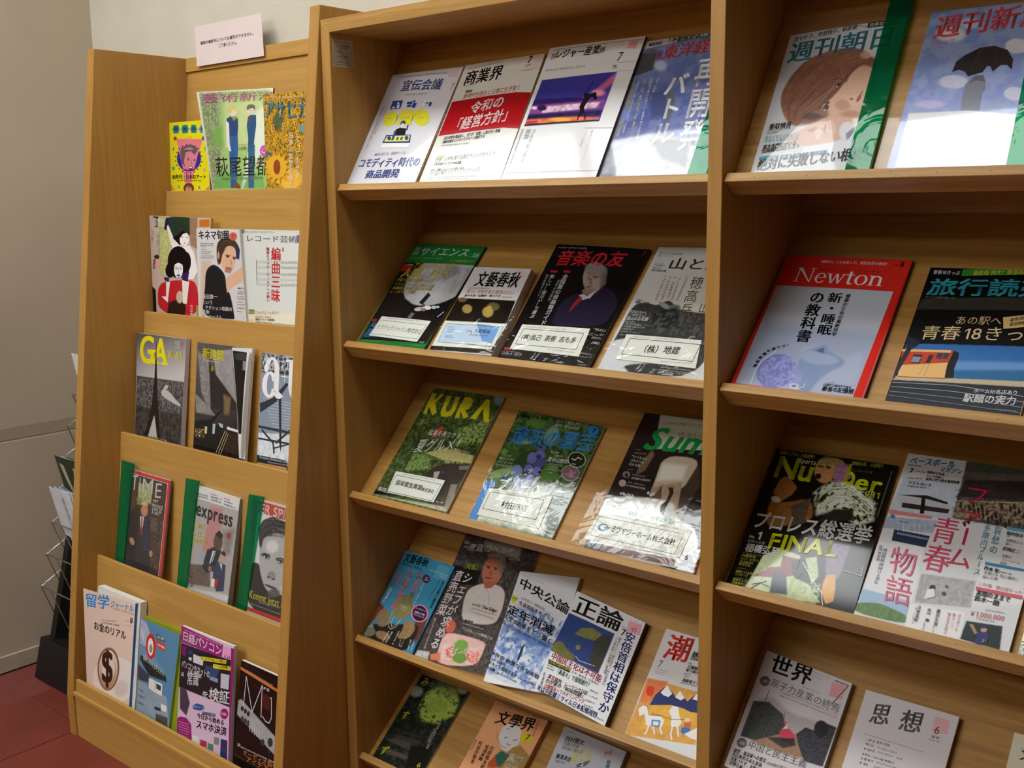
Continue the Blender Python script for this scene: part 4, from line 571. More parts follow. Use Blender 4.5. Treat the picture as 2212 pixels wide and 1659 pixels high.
M['E3']={'q':[[0.6342,0.0298,0.7863],[0.8582,0.0301,0.7866],[0.8407,0.2336,1.0025],[0.6307,0.2319,1.0007]],'x':0.021,'bg':'2a2422','t':0.005,'n':[-0.0,-0.7277,0.6859],'sp':'dcdcd8','i':[('p','c4c6b4',[168,1002,893,1047,891,804,256,748],1.0,0.03,12.0),('p','7a6650',[179,630,238,737,280,705,253,587,184,543],2.9,0.3,4.8),('q','c8b8a0',[371,712,705,730,719,612,664,504,396,418,386,518],2.4,0.08,14.3),('p','eae6dc',[390,656,624,668,631,567,403,528],9.6,0,7.2),('p','4a3c34',[721,697,802,556,731,252,680,267,664,504],2.9,0.1,9.6),('p','b09a80',[382,483,639,551,697,316,560,328,401,411],2.4,0.15,12.0),('p','2a201c',[380,408,455,435,439,383,372,382],1.9,0,7.2),('p','6a5444',[422,414,469,512,525,371],2.4,0,7.2),('P','3a2e28',[533,499,575,505,598,471,591,413,578,354,592,309,549,326,525,371,560,408,562,466]),('q','e4e6e2',[-21,369,638,427,677,313,929,274,1024,1,15,-5,-36,209],3.8,0.12,14.3),('p','b8bcc0',[-7,329,218,369,140,267,5,256],4.8,0.2,9.6),('p','6a4238',[190,46,832,60,838,11,62,-5],3.8,0.4,7.2),('p','2a2c30',[-9,30,175,51,150,1,5,-7],2.4,0,7.2),('p','dce0e8',[852,121,999,152,1005,1,864,1],1.9,0,7.2),('T','6a7060','これからの家づくりのヒントとアイデア',227,929,931,959,23),('T','8a9080','住まいの設計',422,856,857,878,37),('IT','18a04a','Sumai',129,737,995,765,166,1),('Z','b0a8a0',79,718,127,720,8),('Z','b0a8a0',70,691,201,696,11),('T','e0dcd4','ペットも人も',64,661,231,655,22,1),('T','e0dcd4','ゴキゲンに',70,631,222,629,20,1),('T','e0dcd4','なれる家',73,603,190,602,20,1),('Z','b0a8a0',83,570,136,572,7),('E','8a8680',95,536,36,5,14,-23),('E','30302e',98,532,16,2,9,-15),('E','b8a894',95,472,35,5,15,-24),('Z','c0b8b0',150,539,281,538,9),('T','e0dcd4','建築家の部屋学',155,511,348,513,16,1),('Z','c0b8b0',143,481,316,479,10),('T','e0dcd4','住宅設備進化論',139,455,329,455,14,1),('T','2aa050','高性能',269,266,360,267,29),('T','2aa050','住宅は永遠！',486,262,721,270,32),('T','303438','6',897,69,929,70,32,1),('Z','50545a',889,50,929,51,9),('Z','50545a',881,36,936,38,9)],'sleeve':[-56,1009,999,1058,1024,1,-132,2],'cards':[([4,239,877,255,857,71,-36,53],[('Z','90908a',109,242,758,241,11),('L','55554f',0.96,[14,220,821,220,807,85,13,84,14,220]),('E','2a4a78',97,152,47,7,16,-24),('E','e4e8e4',106,153,32,5,10,-16),('P','4aa0b0',[105,157,161,162,157,141,122,132]),('T','2a2e30','ミツヤジーホーム',177,133,571,132,49,1),('T','2a2e30','株式会社',571,132,782,136,42,1)])]}
M['F1']={'q':[[0.9211,0.0296,0.7846],[1.1357,0.0293,0.7843],[1.1258,0.2106,0.9766],[0.9171,0.2091,0.9751]],'x':0.017,'bg':'16160e','t':0.005,'n':[-0.0,-0.7277,0.6859],'sp':'1c1c1a','i':[('p','a87038',[106,679,125,779,186,810,288,738,263,681,193,618],1.5,0.15,4.9),('q','90602c',[100,635,220,612,427,685,508,535,306,461,140,433],2.9,0.3,7.3),('p','5a4a3c',[295,603,427,685,440,503,350,468],2.4,0.3,4.9),('e','c89054',459,891,83,1,20,-90,0.11,0.12,4.9),('q','b09a58',[365,966,541,1000,633,937,527,912,471,936,412,906],2.0,0.4,3.4),('p','a87090',[534,956,626,957,680,869,597,784,531,869],3.4,0.35,3.9),('e','3a1a14',424,844,24,3,8,-20,0.25,0,7.3),('e','4a2c1c',414,915,26,-1,2,-8,0.5,0,7.3),('e','4a2c1c',478,918,23,-1,1,-8,0.5,0,7.3),('n','dce4c8',10.7,0.38,1,[433,728,546,829,718,823,927,723,944,607,835,550,671,642,515,576]),('p','26301c',[463,712,543,745,547,673,475,652],2.4,0,7.3),('p','2a2c20',[629,635,776,659,802,584,516,516],3.4,0.2,4.9),('e','d0d8b8',150,632,41,-6,0,-20,0.3,0,7.3),('p','c8d8a8',[214,235,325,304,493,286,627,6,165,4],2.0,0.15,12.2),('p','8a2430',[366,263,504,260,459,203,484,142,362,109,272,158,375,188],1.5,0.15,4.9),('p','8a2430',[198,87,311,175,439,143,341,105],1.5,0.2,4.9),('p','3c4454',[333,151,435,152,502,16,361,6],2.4,0.1,7.3),('q','2a2e22',[503,317,621,358,676,273,688,127,624,151,614,39,484,142],2.0,0.2,4.9),('p','bcd0a0',[542,276,621,300,678,180,648,119],2.0,0.2,4.9),('p','7a6a88',[670,405,839,416,828,209,780,109,709,241],3.4,0.3,3.9),('p','d89a3c',[735,200,793,216,826,127,839,49,792,22,737,82,725,143],1.5,0.12,3.9),('p','b8c890',[484,142,627,115,749,22,503,-11],2.4,0.25,5.9),('n','d4e4b4',7.3,0.5,0.7,[587,107,708,131,733,10,587,-3]),('P','22281c',[448,230,504,260,511,185,560,176,532,133,480,151]),('H','e8ecd8',['e8ecd8','c8d0b0','f4f6e8','98a080'],1.46,[460,660,477,735,542,808,669,836,798,783,914,730,952,647],[537,580,558,644,622,685,720,690,803,643,883,597,916,564],40),('H','c8a860',['c8a860','98784a','b09058'],1.22,[392,882,375,956,426,996,508,996,564,938],[413,858,425,903,445,944,503,946,557,894],12),('L','2a1410',1.22,[410,912,437,919]),('L','2a1410',1.22,[469,912,498,912]),('E','2a0c0a',424,844,19,3,6,-15),('L','a87038',3.9,[145,760,155,794]),('L','b07a40',2.93,[220,728,274,742]),('L','8a5c2c',1.22,[131,736,218,674]),('L','1c2018',1.22,[212,4,271,54,346,40]),('L','1c2018',1.22,[211,32,310,71]),('L','e8f0d8',1.22,[634,153,734,90,775,9]),('L','e8f0d8',1.22,[532,246,631,161]),('T','d4d44a','最後のプロレス総選挙！',41,962,362,960,30,1),('T','cdd420','Nu',46,790,384,795,160,1),('T','cdd420','er',727,798,946,796,109,1),('T','cdd420','b',631,831,726,801,137,1),('T','e0e0c8','Sports',224,919,371,920,36,1),('T','d4d44a','棚橋弘至、大逆転V',654,959,901,969,28,1),('T','8a8a4a','ナンバー7.11',660,909,831,917,21),('T','d0d44a','981',826,752,943,757,41,1),('P','a8703c',[157,762,163,806,194,805,188,745]),('P','a8703c',[201,715,270,752,290,733,232,698]),('T','dcdcd8','プロレス総選挙',31,404,972,444,124,1),('T','dce018','FINAL',214,289,775,324,105,1),('T','2a3010','the',218,350,264,351,24),('T','e8e8d0','No.',48,333,99,334,20,1),('T','f0f0e8','1',100,332,152,335,53,1),('T','a8a898','最後の王者',48,300,195,306,20),('T','f0f0e8','棚橋弘至',53,235,331,249,58,1),('Z','90904a',48,220,203,221,9),('T','c8cc58','内藤哲也',46,196,164,201,20,1),('T','c8cc58','オカダ・カズチカ',45,174,197,181,18,1),('T','c8cc58','SANADA',50,151,160,159,18,1),('T','c8cc58','飯伏幸太',51,134,145,139,18,1),('Z','90904a',50,111,126,116,8),('T','d8dc68','高橋ヒロムからの',46,81,230,93,20,1),('T','d8dc68','メッセージ',49,63,153,68,18,1),('Z','90904a',49,43,167,52,8),('T','d8dc68','獣神サンダー',49,24,188,32,19,1),('T','d8dc68','武藤敬司',48,5,145,10,17,1),('Y','8a8a80',977,964,968,631,11),('L','b0b0b8',1.22,[845,249,984,239,971,300])]}
M['F2']={'q':[[1.1371,0.0285,0.7849],[1.3566,0.0266,0.7829],[1.3568,0.2276,0.9961],[1.1368,0.2274,0.9959]],'x':0.006,'bg':'dfe2e4','t':0.005,'n':[-0.0,-0.7277,0.6859],'i':[('p','c4d0dc',[28,845,423,874,437,643,2,608],1.3,0.08,10.7),('p','dce0e4',[0,1000,412,1005,420,856,8,842],0.9,0,6.4),('p','6a625c',[414,1001,888,1025,980,650,434,651],1.3,0.35,8.6),('p','3c3430',[439,885,912,943,938,822,427,779],3.0,0.4,5.1),('p','a89878',[436,754,947,824,977,690,431,659],3.0,0.25,6.4),('n','342c28',5.6,0.52,0.8,[392,826,938,822,983,667,437,643]),('p','4a5444',[411,996,888,1025,894,975,422,936],2.1,0.3,4.3),('p','b0b4bc',[45,721,366,735,390,695,74,672],1.3,0.1,6.4),('E','c4c8cc',219,712,182,-6,5,-44),('P','2a2c30',[35,733,222,757,375,736,375,723,209,737]),('P','3a3034',[77,690,399,697,398,671,78,660]),('P','d88a84',[1,636,304,639,301,621,7,609]),('P','26221f',[189,752,215,756,243,646,215,642]),('p','a8b8cc',[4,590,349,620,339,542,1,520],1.7,0.2,6.4),('P','2c3a54',[80,524,327,523,323,455,87,456]),('L','e0e4e8',0.86,[86,586,107,520]),('L','e0e4e8',0.86,[125,586,145,520]),('L','e0e4e8',0.86,[163,586,182,521]),('L','e0e4e8',0.86,[200,586,220,521]),('L','e0e4e8',0.86,[237,586,257,521]),('L','e0e4e8',0.86,[275,587,293,522]),('P','8090a8',[105,511,322,509,322,497,105,498]),('p','e8eaec',[3,437,314,453,350,101,19,148],1.7,0,6.4),('p','a8c4dc',[-3,152,333,145,377,28,-2,28],2.1,0,6.4),('q','6a8a58',[-18,66,121,94,211,88,355,63,354,15,-5,11],1.7,0.3,4.3),('p','b0b0b0',[349,306,698,329,712,184,362,143],1.7,0.25,5.1),('p','f0f2f2',[679,469,960,489,1025,271,721,209],8.6,0,6.4),('p','1c2c28',[709,114,926,131,947,10,703,14],1.1,0.1,6.4),('E','3a3230',462,732,8,1,6,-18),('E','3a3230',563,703,8,1,6,-18),('E','3a3230',661,674,8,1,6,-17),('E','3a3230',719,765,8,1,6,-18),('E','3a3230',815,735,8,1,5,-17),('E','3a3230',908,707,7,1,5,-17),('E','3a3230',522,726,8,1,6,-18),('E','3a3230',622,697,8,1,6,-18),('E','3a3230',718,669,8,1,5,-17),('E','3a3230',777,758,8,1,5,-17),('E','3a3230',871,730,7,1,5,-17),('E','3a3230',523,629,8,1,6,-17),('E','3a3230',582,720,8,1,6,-18),('E','3a3230',680,691,8,1,6,-17),('E','3a3230',775,663,8,1,5,-17),('E','3a3230',833,752,8,1,5,-17),('E','3a3230',926,724,7,1,5,-17),('E','3a3230',542,744,8,1,6,-18),('E','3a3230',641,714,8,1,6,-18),('E','3a3230',737,686,8,1,5,-17),('E','3a3230',795,776,8,1,5,-17),('E','3a3230',889,746,7,1,5,-17),('E','3a3230',542,647,8,1,6,-17),('E','3a3230',601,738,8,1,6,-18),('E','3a3230',698,709,8,1,6,-17),('E','3a3230',794,680,8,1,5,-17),('L','d8c8a8',0.86,[436,754,941,815]),('E','32302e',446,244,19,4,5,-13),('P','e8e8e8',[416,226,458,239,481,199,417,171]),('E','505050',527,225,15,3,4,-10),('E','60605c',531,265,10,2,3,-7),('p','eef0f0',[338,131,686,155,699,13,349,2],0.9,0,6.4),('P','2a3470',[792,72,846,91,867,51,831,6,795,12]),('E','c89a78',825,90,18,4,5,-14),('P','22306a',[799,103,838,115,847,102,803,90]),('P','a8886c',[731,100,756,102,795,65,781,54]),('T','d0d0c0','51',833,25,858,28,16,1),('T','3a94cc','ベースボール',31,933,347,943,48,1),('T','3a94cc','マガジン',251,910,405,914,32,1),('T','303438','月刊球技誌',26,918,121,922,11),('T','1c2024','7',51,878,79,878,29,1),('Z','5a6066',51,839,159,847,8),('Z','5a6066',93,889,164,889,8),('T','202428','昭和から平成、',174,888,313,887,18,1),('T','202428','そして令和へ。',177,866,310,867,16,1),('T','202428','球界の学び舎を徹底特集',178,844,412,853,18,1),('T','30343a','ソフトバンク',68,806,231,809,20,1),('Z','50565c',70,788,204,794,11),('E','4a8ab8',39,596,15,2,5,-12),('T','f0f4f8','日本ハム',69,579,177,585,18,1),('Z','5a6066',93,570,172,572,8),('V','c8284c','ファーム',540,865,557,374,176),('V','d04868','青春',414,652,418,324,189),('V','d86a84','物語',195,432,253,105,196),('V','4a94b8','哀愁の',737,650,748,490,53),('V','4a94b8','多摩川ブルース',670,648,689,359,45),('Y','80868c',63,426,81,193,26),('Y','80868c',30,420,40,320,22),('P','6aa8c8',[788,655,969,657,971,639,790,639]),('T','3a4046','堀内恒夫',795,611,902,609,21,1),('Z','50565c',801,600,823,600,8),('T','50565c','鬼寮長との',805,572,910,571,18),('T','50565c','闘い',807,552,851,552,16),('T','3a4046','定岡正二',799,523,908,519,21,1),('T','50565c','多摩川',807,484,867,484,16),('T','50565c','フィーバーの',808,465,925,463,14),('T','50565c','真実',806,445,849,445,14),('P','3a94c4',[720,441,1023,446,1022,434,722,425]),('T','3a4046','西本 聖',722,397,817,395,22,1),('Z','50565c',820,400,894,398,9),('T','50565c','多摩川を 死に場所に',728,374,944,373,19),('T','50565c','選んだ男',727,351,822,353,17),('T','c84860','この頃、君は若かった',714,309,988,309,20),('P','d85a70',[708,300,989,305,991,287,713,281]),('T','2e343a','素顔のままで',719,255,929,255,30,1),('T','2e343a','鈴木一朗',718,224,871,224,30,1),('T','d06a70','¥1,000,000',721,143,926,157,26),('Z','8a8a8a',802,187,915,194,8),('Z','8a8a8a',763,133,873,138,8),('V','50565c','江本孟紀',404,132,409,43,24,1),('V','50565c','井川 慶',469,130,478,57,26,1),('V','50565c','渡辺久信',526,138,536,47,25,1),('V','c86478','寮生活を語る',596,133,606,16,23),('V','c86478','懐かしい',626,135,637,53,21),('V','c86478','ほろ苦くも',661,139,667,44,23),('Y','80868c',386,128,390,31,11),('Y','80868c',465,54,470,1,11),('Y','80868c',525,52,535,0,11)]}
M['F3']={'q':[[1.3677,0.0265,0.7799],[1.5477,0.0265,0.7799],[1.5477,0.2184,0.9835],[1.3677,0.2184,0.9835]],'x':-0.002,'bg':'dfe6cc','t':0.005,'n':[-0.0,-0.7277,0.6859],'i':[('T','3c4a6a','iDeCo',-25,71,141,79,23,1),('T','4a6aa0','口座',-25,41,103,45,23),('T','4a6aa0','自由度',-24,11,132,17,26),('T','5a6a5a','分',-32,146,13,148,23)]}
M['G1']={'q':[[0.0329,0.029,0.4613],[0.1857,0.0258,0.4577],[0.1864,0.1624,0.6134],[0.0295,0.1659,0.6174]],'x':0.014,'bg':'3f93b4','t':0.009,'n':[-0.0,-0.7518,0.6594],'sp':'2a6888','i':[('q','7a3a34',[-19,381,132,333,139,285,48,185,-14,12,-66,210],2.2,0.3,5.2),('p','6a4038',[783,349,967,390,1014,238,970,93,817,250],3.0,0.3,5.2),('q','2a2420',[78,152,486,214,853,307,930,218,898,-20,336,-55,23,-10],3.4,0.3,6.5),('e','8a8058',451,403,182,13,52,-131,0.1,0.3,3.0),('e','9a9268',466,436,95,6,28,-70,0.17,0.2,2.6),('e','a8a078',474,437,48,3,16,-39,0.27,0,6.5),('q','7a7850',[297,429,335,506,460,562,519,594,569,536,576,489,676,433],3.4,0.4,2.6),('e','6a6440',512,563,42,0,6,-30,0.31,0,6.5),('e','8a7a5c',206,230,149,-11,-12,-97,0.16,0.4,3.0),('q','9a8058',[595,288,768,307,859,241,822,126,607,76,645,192],2.2,0.35,2.6),('e','b0a888',54,57,65,-11,-24,-51,0.3,0,6.5),('e','7a7868',84,44,100,3,10,-49,0.22,0.2,3.0),('e','9a7858',345,55,146,4,9,-44,0.32,0.5,3.0),('L','b0a880',1.94,[311,333,332,229,368,168,434,144,507,190,530,263]),('L','c8c098',1.29,[384,290,383,211,434,173,486,214,530,283]),('T','0c1418','文藝春秋',46,876,528,894,101,1),('T','0c2a34','SPECIAL',24,836,493,845,28),('P','5aa4be',[705,976,940,973,980,827,724,813]),('Z','c0dce4',588,874,967,872,14),('Z','c0dce4',821,848,963,847,12),('V','d87a84','世界',481,818,505,591,144,1),('V','d87a84','近現代史',293,815,296,349,147,1),('V','d87a84','入門',91,784,119,590,149,1),('E','3a2040',624,775,64,13,36,-42),('T','f0e8f0','永久',593,779,666,782,18,1),('T','f0e8f0','保存版',597,753,679,757,18,1),('V','dcecf0','学校では学べない',622,724,626,451,44,1),('V','1e4050','出口治明×鹿島茂',938,818,933,498,50,1),('Y','2a5060',867,813,828,572,20),('Y','e0ecf0',104,567,57,377,36),('Y','e0ecf0',58,557,80,432,29),('E','e88a98',799,409,145,32,74,-86),('E','3a1a44',799,409,122,27,64,-75),('T','f0e4f0','もっと知りたい人へ',687,440,904,444,18,1),('T','f4e8f4','読解力の眼',701,394,900,399,25,1),('T','f4e8f4','ブックガイド',697,369,914,374,19,1),('Y','f0e8d8',426,122,403,-10,25),('Y','f0e8d8',488,132,469,-5,25),('Y','f0e8d8',601,162,599,6,24),('Y','f0e8d8',766,132,764,16,24),('Y','f0e8d8',701,88,729,17,21),('Y','f0e8d8',872,128,899,19,24),('Y','e8d8c8',942,106,962,24,20),('P','2a6a88',[978,143,1042,244,1039,33,1002,-2])]}
M['G2']={'q':[[0.1892,0.0309,0.4559],[0.3987,0.0406,0.467],[0.3786,0.2293,0.6821],[0.1691,0.2196,0.6711]],'x':0.017,'bg':'4c4644','t':0.0045,'n':[-0.0,-0.7518,0.6594],'i':[('n','2c2826',18.2,0.45,0.45, None),('n','8a8480',8.1,0.62,0.3, None),('p','9a9490',[277,972,769,976,783,867,612,882,321,905],8.1,0.2,8.1),('e','b8b4ac',648,928,36,4,10,-16,0.42,0,6.1),('p','26221f',[23,736,394,724,409,602,277,599,139,568],4.0,0.2,6.1),('q','dcd6d0',[319,570,474,637,687,644,791,597,831,450,805,342,405,311,329,455],2.8,0.05,12.1),('e','c07860',527,740,127,-2,34,-116,0.08,0.08,10.1),('e','8a7a70',611,805,43,0,25,-72,0.35,0.3,2.0),('e','8a6a5c',496,858,108,-2,7,-24,0.33,0.3,2.4),('e','8a4a3c',456,766,30,0,2,-5,0.62,0,6.1),('e','8a4a3c',556,764,30,0,2,-5,0.62,0,6.1),('e','2a1a18',466,759,17,0,2,-5,0.57,0,6.1),('e','2a1a18',559,759,17,0,2,-5,0.57,0,6.1),('e','a86050',517,722,21,0,8,-22,0.4,0,6.1),('e','8a3c38',515,683,47,1,2,-6,0.56,0,6.1),('p','b86a54',[465,650,641,665,599,612,523,596],1.6,0,6.1),('q','e6bcb4',[245,156,289,222,791,217,800,155,789,27,294,-39],2.8,0.1,8.1),('p','ecd0cc',[297,130,710,147,744,32,341,20],3.2,0,6.1),('n','e06050',6.1,0.42,1,[340,85,415,135,574,31,383,39]),('n','e06850',6.1,0.42,1,[617,127,764,130,782,38,625,51]),('n','6a9a3c',6.1,0.35,1,[427,150,496,193,609,138,640,28,478,28]),('e','78a84a',519,151,79,12,24,-35,0.23,0.25,2.8),('e','6a9840',558,54,78,12,24,-35,0.23,0.25,2.8),('p','e08060',[190,29,302,59,344,1,219,-12],2.0,0.05,8.1),('p','c8c4c0',[14,35,167,45,189,-17,-1,-7],2.8,0.4,4.8),('e','d86a58',294,262,66,-4,4,-49,0.3,0.1,4.0),('H','9a8c84',['9a8c84','b4a8a0','6a5a52','8a7a70'],1.01,[389,821,399,854,485,874,604,860,658,783,655,728],[420,804,436,830,504,845,580,829,617,778,631,732],30),('L','4a2c24',1.21,[430,769,455,776,479,772]),('L','4a2c24',1.21,[525,769,555,774,579,770]),('L','8a4038',1.01,[474,678,518,678,555,688]),('L','b8b0a8',0.81,[492,626,575,582,691,437]),('V','f0ecea','シェフが求める',268,695,195,69,124,1),('V','f0ecea','直売野菜',140,700,105,323,119,1),('T','9ab83a','【特集】',116,719,374,722,47,1),('Z','e0dcd8',28,916,108,917,22),('Z','e0dcd8',48,885,112,885,17),('L','dcdad6',1.41,[144,907,168,913,214,913]),('T','dcdad6','産直コペル',109,864,618,889,65),('T','c0bcb8','vol.36',670,850,811,856,18),('T','6a8a5a','新連載',448,451,564,450,20),('T','3a3230','The Edge',578,445,775,439,25,1),('Z','8a7a70',458,429,812,414,8),('Z','a89488',466,400,765,388,8),('T','2a2422','座談会',438,319,553,319,20,1),('Z','f0e8e4',433,302,698,294,8),('T','f4ece8','「三方良し」の関係とは',430,259,852,236,22,1),('V','e8e4e0','地域レストランとどうして付き合うの可能性',66,297,92,54,32,1)]}
M['G3']={'q':[[0.3938,0.0196,0.4612],[0.5367,0.0366,0.473],[0.5055,0.1928,0.6511],[0.3627,0.1753,0.6388]],'x':0.009,'bg':'dcdfe2','t':0.011,'n':[-0.0,-0.7518,0.6594],'i':[('q','8aa4d0',[-60,689,1075,645,1081,315,1002,-95,-174,91,-149,404],7.3,0.1,19.6),('n','dfe4ea',26.9,0.48,0.9,[-60,689,1075,645,1035,-92,-174,91]),('n','4a6ab4',17.1,0.62,0.8,[-16,620,1075,645,1035,-92,-25,214]),('p','5a80c0',[112,507,846,419,961,342,518,361],9.8,0.15,12.2),('p','e8eaea',[17,60,982,-61,988,-161,18,-56],2.4,0,7.3),('p','4a58b0',[857,-27,1000,-31,969,-99,773,-64],3.4,0.1,7.3),('T','181818','中央公論',51,860,996,658,93,1),('Z','9a9a9e',50,966,457,903,7),('P','c8d020',[-30,780,131,753,60,698]),('T','3a3a10','対談',27,743,95,734,15,1),('T','22242c','五木寛之×桃尾尚則',174,746,612,668,25),('T','22242c','生涯現役をめざして',157,695,815,584,37,1),('T','15161c','定年消滅',0,609,854,467,83,1),('T','22242c','人生100年をどう働くか',-25,557,979,373,47,1),('T','2c3040','雇用システム改革、濱口桂一郎、勝間和代 ',-25,506,863,358,23),('P','1c3a78',[463,361,468,308,422,323]),('P','1c2c50',[430,324,473,308,458,219,426,211]),('T','1c2030','特集●',-103,245,42,228,20,1),('T','15182c','米中 砲弾なき全面戦争',58,216,938,74,38,1),('T','1c2030','川島 真×佐橋 亮',-97,192,274,143,24),('T','1c2030','巨大ITをどう規制するか',-117,156,512,70,34,1),('T','2c3040','杉本和行公取委員長',524,66,859,29,17),('T','1c2030','虚構の深層 ',-127,120,153,83,30,1),('T','2c3040','春日武彦×山田詠美',177,76,528,29,18)]}
M['G4']={'q':[[0.5229,0.0229,0.4847],[0.6888,0.0189,0.4604],[0.6879,0.1544,0.615],[0.5241,0.1577,0.6384]],'x':-0.0,'bg':'e2e4e6','t':0.015,'n':[-0.0,-0.7518,0.6594],'sp':'281810','i':[('p','1c3a7c',[21,776,691,784,689,382,-11,374],0.7,0.12,11.3),('p','7a7c38',[205,616,258,692,395,739,531,728,530,648,365,625],1.4,0.35,4.5),('q','6a6c34',[-1,463,76,502,212,446,336,433,330,364,-8,369],1.8,0.35,4.5),('q','34342a',[473,663,651,770,692,671,689,382,527,412,503,560],2.3,0.3,5.4),('e','8a8a3a',317,517,27,9,13,-21,0.25,0,6.8),('L','c8ccd0',1.13,[336,433,399,411,612,431]),('T','101010','正論',36,793,738,811,179,1),('Z','8a8a8a',45,982,315,982,9),('T','101010','7',762,797,815,802,61,1),('Z','303030',744,870,805,874,10),('Z','303030',748,849,816,855,10),('P','e8a8b8',[796,945,963,968,987,869,824,841]),('T','903040','45',862,871,935,879,41),('E','f0c0c8',816,952,24,8,8,-13),('E','f0c0c8',874,961,24,8,7,-13),('V','142c7c','安倍首相は保守か',883,861,915,92,143,1),('V','3a3a44','櫻井よしこ／麻生国光／阿比留瑠比',776,773,800,314,41),('V','3a3a44','小川榮太郎／佐藤優／湯浅博',734,764,760,408,38),('T','b83038','中国民主化は不可能',35,304,757,320,68,1),('P','28280c',[24,294,341,307,348,270,37,254]),('T','d8c830','天安門事件30年',42,267,349,282,27,1),('T','2a6a4a','「鼻高々」で強制連行？',167,205,668,233,49,1),('T','2a6a4a','金字塔が',33,230,139,234,20),('T','2a6a4a','歴史教育',41,204,147,209,20),('T','4a4a50','石平／楊海英／矢板明夫',368,277,745,288,24),('T','8a2a34','東京裁判',105,133,301,137,42,1),('T','1c1c24','レーリンク日記',349,139,664,162,39,1),('T','1c1c24','わが家の「8050問題」',102,87,657,122,44,1),('T','d86a40','自衛隊あってのオリンピック',108,40,665,83,42,1),('T','1c3080','米は中距離ミサイル日本配備視野',32,-10,872,24,53,1),('Z','5a5a62',672,213,786,218,15),('Z','5a5a62',686,165,797,174,15),('Z','5a5a62',668,116,795,126,15),('Z','5a5a62',673,70,790,82,15),('V','5a5a62','新連載',48,168,69,47,37),('Z','5a5a62',854,27,968,29,15)]}
M['G5']={'q':[[0.7293,0.0239,0.4555],[0.8773,0.0239,0.4555],[0.8773,0.1611,0.612],[0.7293,0.1611,0.612]],'x':0.0,'bg':'dcdedf','t':0.005,'n':[-0.0,-0.7518,0.6594],'i':[('p','dca44a',[20,531,842,548,916,120,0,0],0.6,0.12,8.4),('p','e08048',[8,523,297,553,255,410,95,302,21,317],3.3,0.15,6.3),('p','e8b440',[191,303,457,362,769,381,805,290,166,84],6.3,0.1,6.3),('P','24306e',[172,309,193,406,299,522,494,431,482,505,628,440,701,527,784,515,859,381,701,366,604,375,438,368,326,343]),('P','eef0ee',[252,440,299,522,405,463,372,425,308,426]),('P','eef0ee',[456,443,488,509,578,460,541,431]),('P','eef0ee',[679,472,701,527,784,515,791,476]),('E','e03818',109,425,54,5,14,-44),('P','f0eeea',[46,250,86,290,149,294,214,226,366,251,435,226,433,165,317,149,228,138,152,223,99,190]),('L','f0eeea',2.93,[263,146,266,77,250,63]),('L','f0eeea',2.93,[311,158,375,92]),('L','f0eeea',2.93,[400,168,464,113]),('P','5a88c0',[271,199,387,215,405,159,296,144]),('P','f0f0f0',[300,190,373,200,381,168,311,158]),('L','2a2a2a',0.63,[46,250,86,290,149,294,214,226,366,251]),('P','f0eeea',[448,310,470,365,544,371,599,303,657,256,637,212,537,199,509,273]),('L','f0eeea',2.93,[559,214,573,138,612,98]),('L','f0eeea',2.93,[618,218,677,142]),('P','3a70b8',[677,221,774,239,814,194,739,167,684,183]),('P','f0eeea',[734,175,878,267,922,162,834,159]),('P','c87038',[684,263,760,290,785,246,707,223]),('E','f0d0b0',712,294,35,8,10,-18),('L','5a3a20',0.84,[241,248,380,254,519,255,669,289]),('T','d8342a','潮',84,735,447,757,230,1),('T','50545a','7',74,643,141,653,64),('Z','80848a',77,625,252,629,7),('Z','80848a',75,601,238,612,7),('Z','80848a',84,587,211,589,7),('T','2c3038','熱論',463,797,648,814,74,1),('T','5a5e64','特集',459,749,512,752,19),('T','2c3038','日韓関係の危機を',464,713,846,731,31,1),('T','2c3038','乗り越えて',462,682,685,692,29,1),('Z','5a5e64',458,655,547,663,12),('T','2c3038','高齢者ドライバー',465,589,825,605,31,1),('Z','5a5e64',459,572,671,582,12),('Z','5a5e64',472,632,539,638,12),('Z','5a5e64',476,789,579,800,11)]}
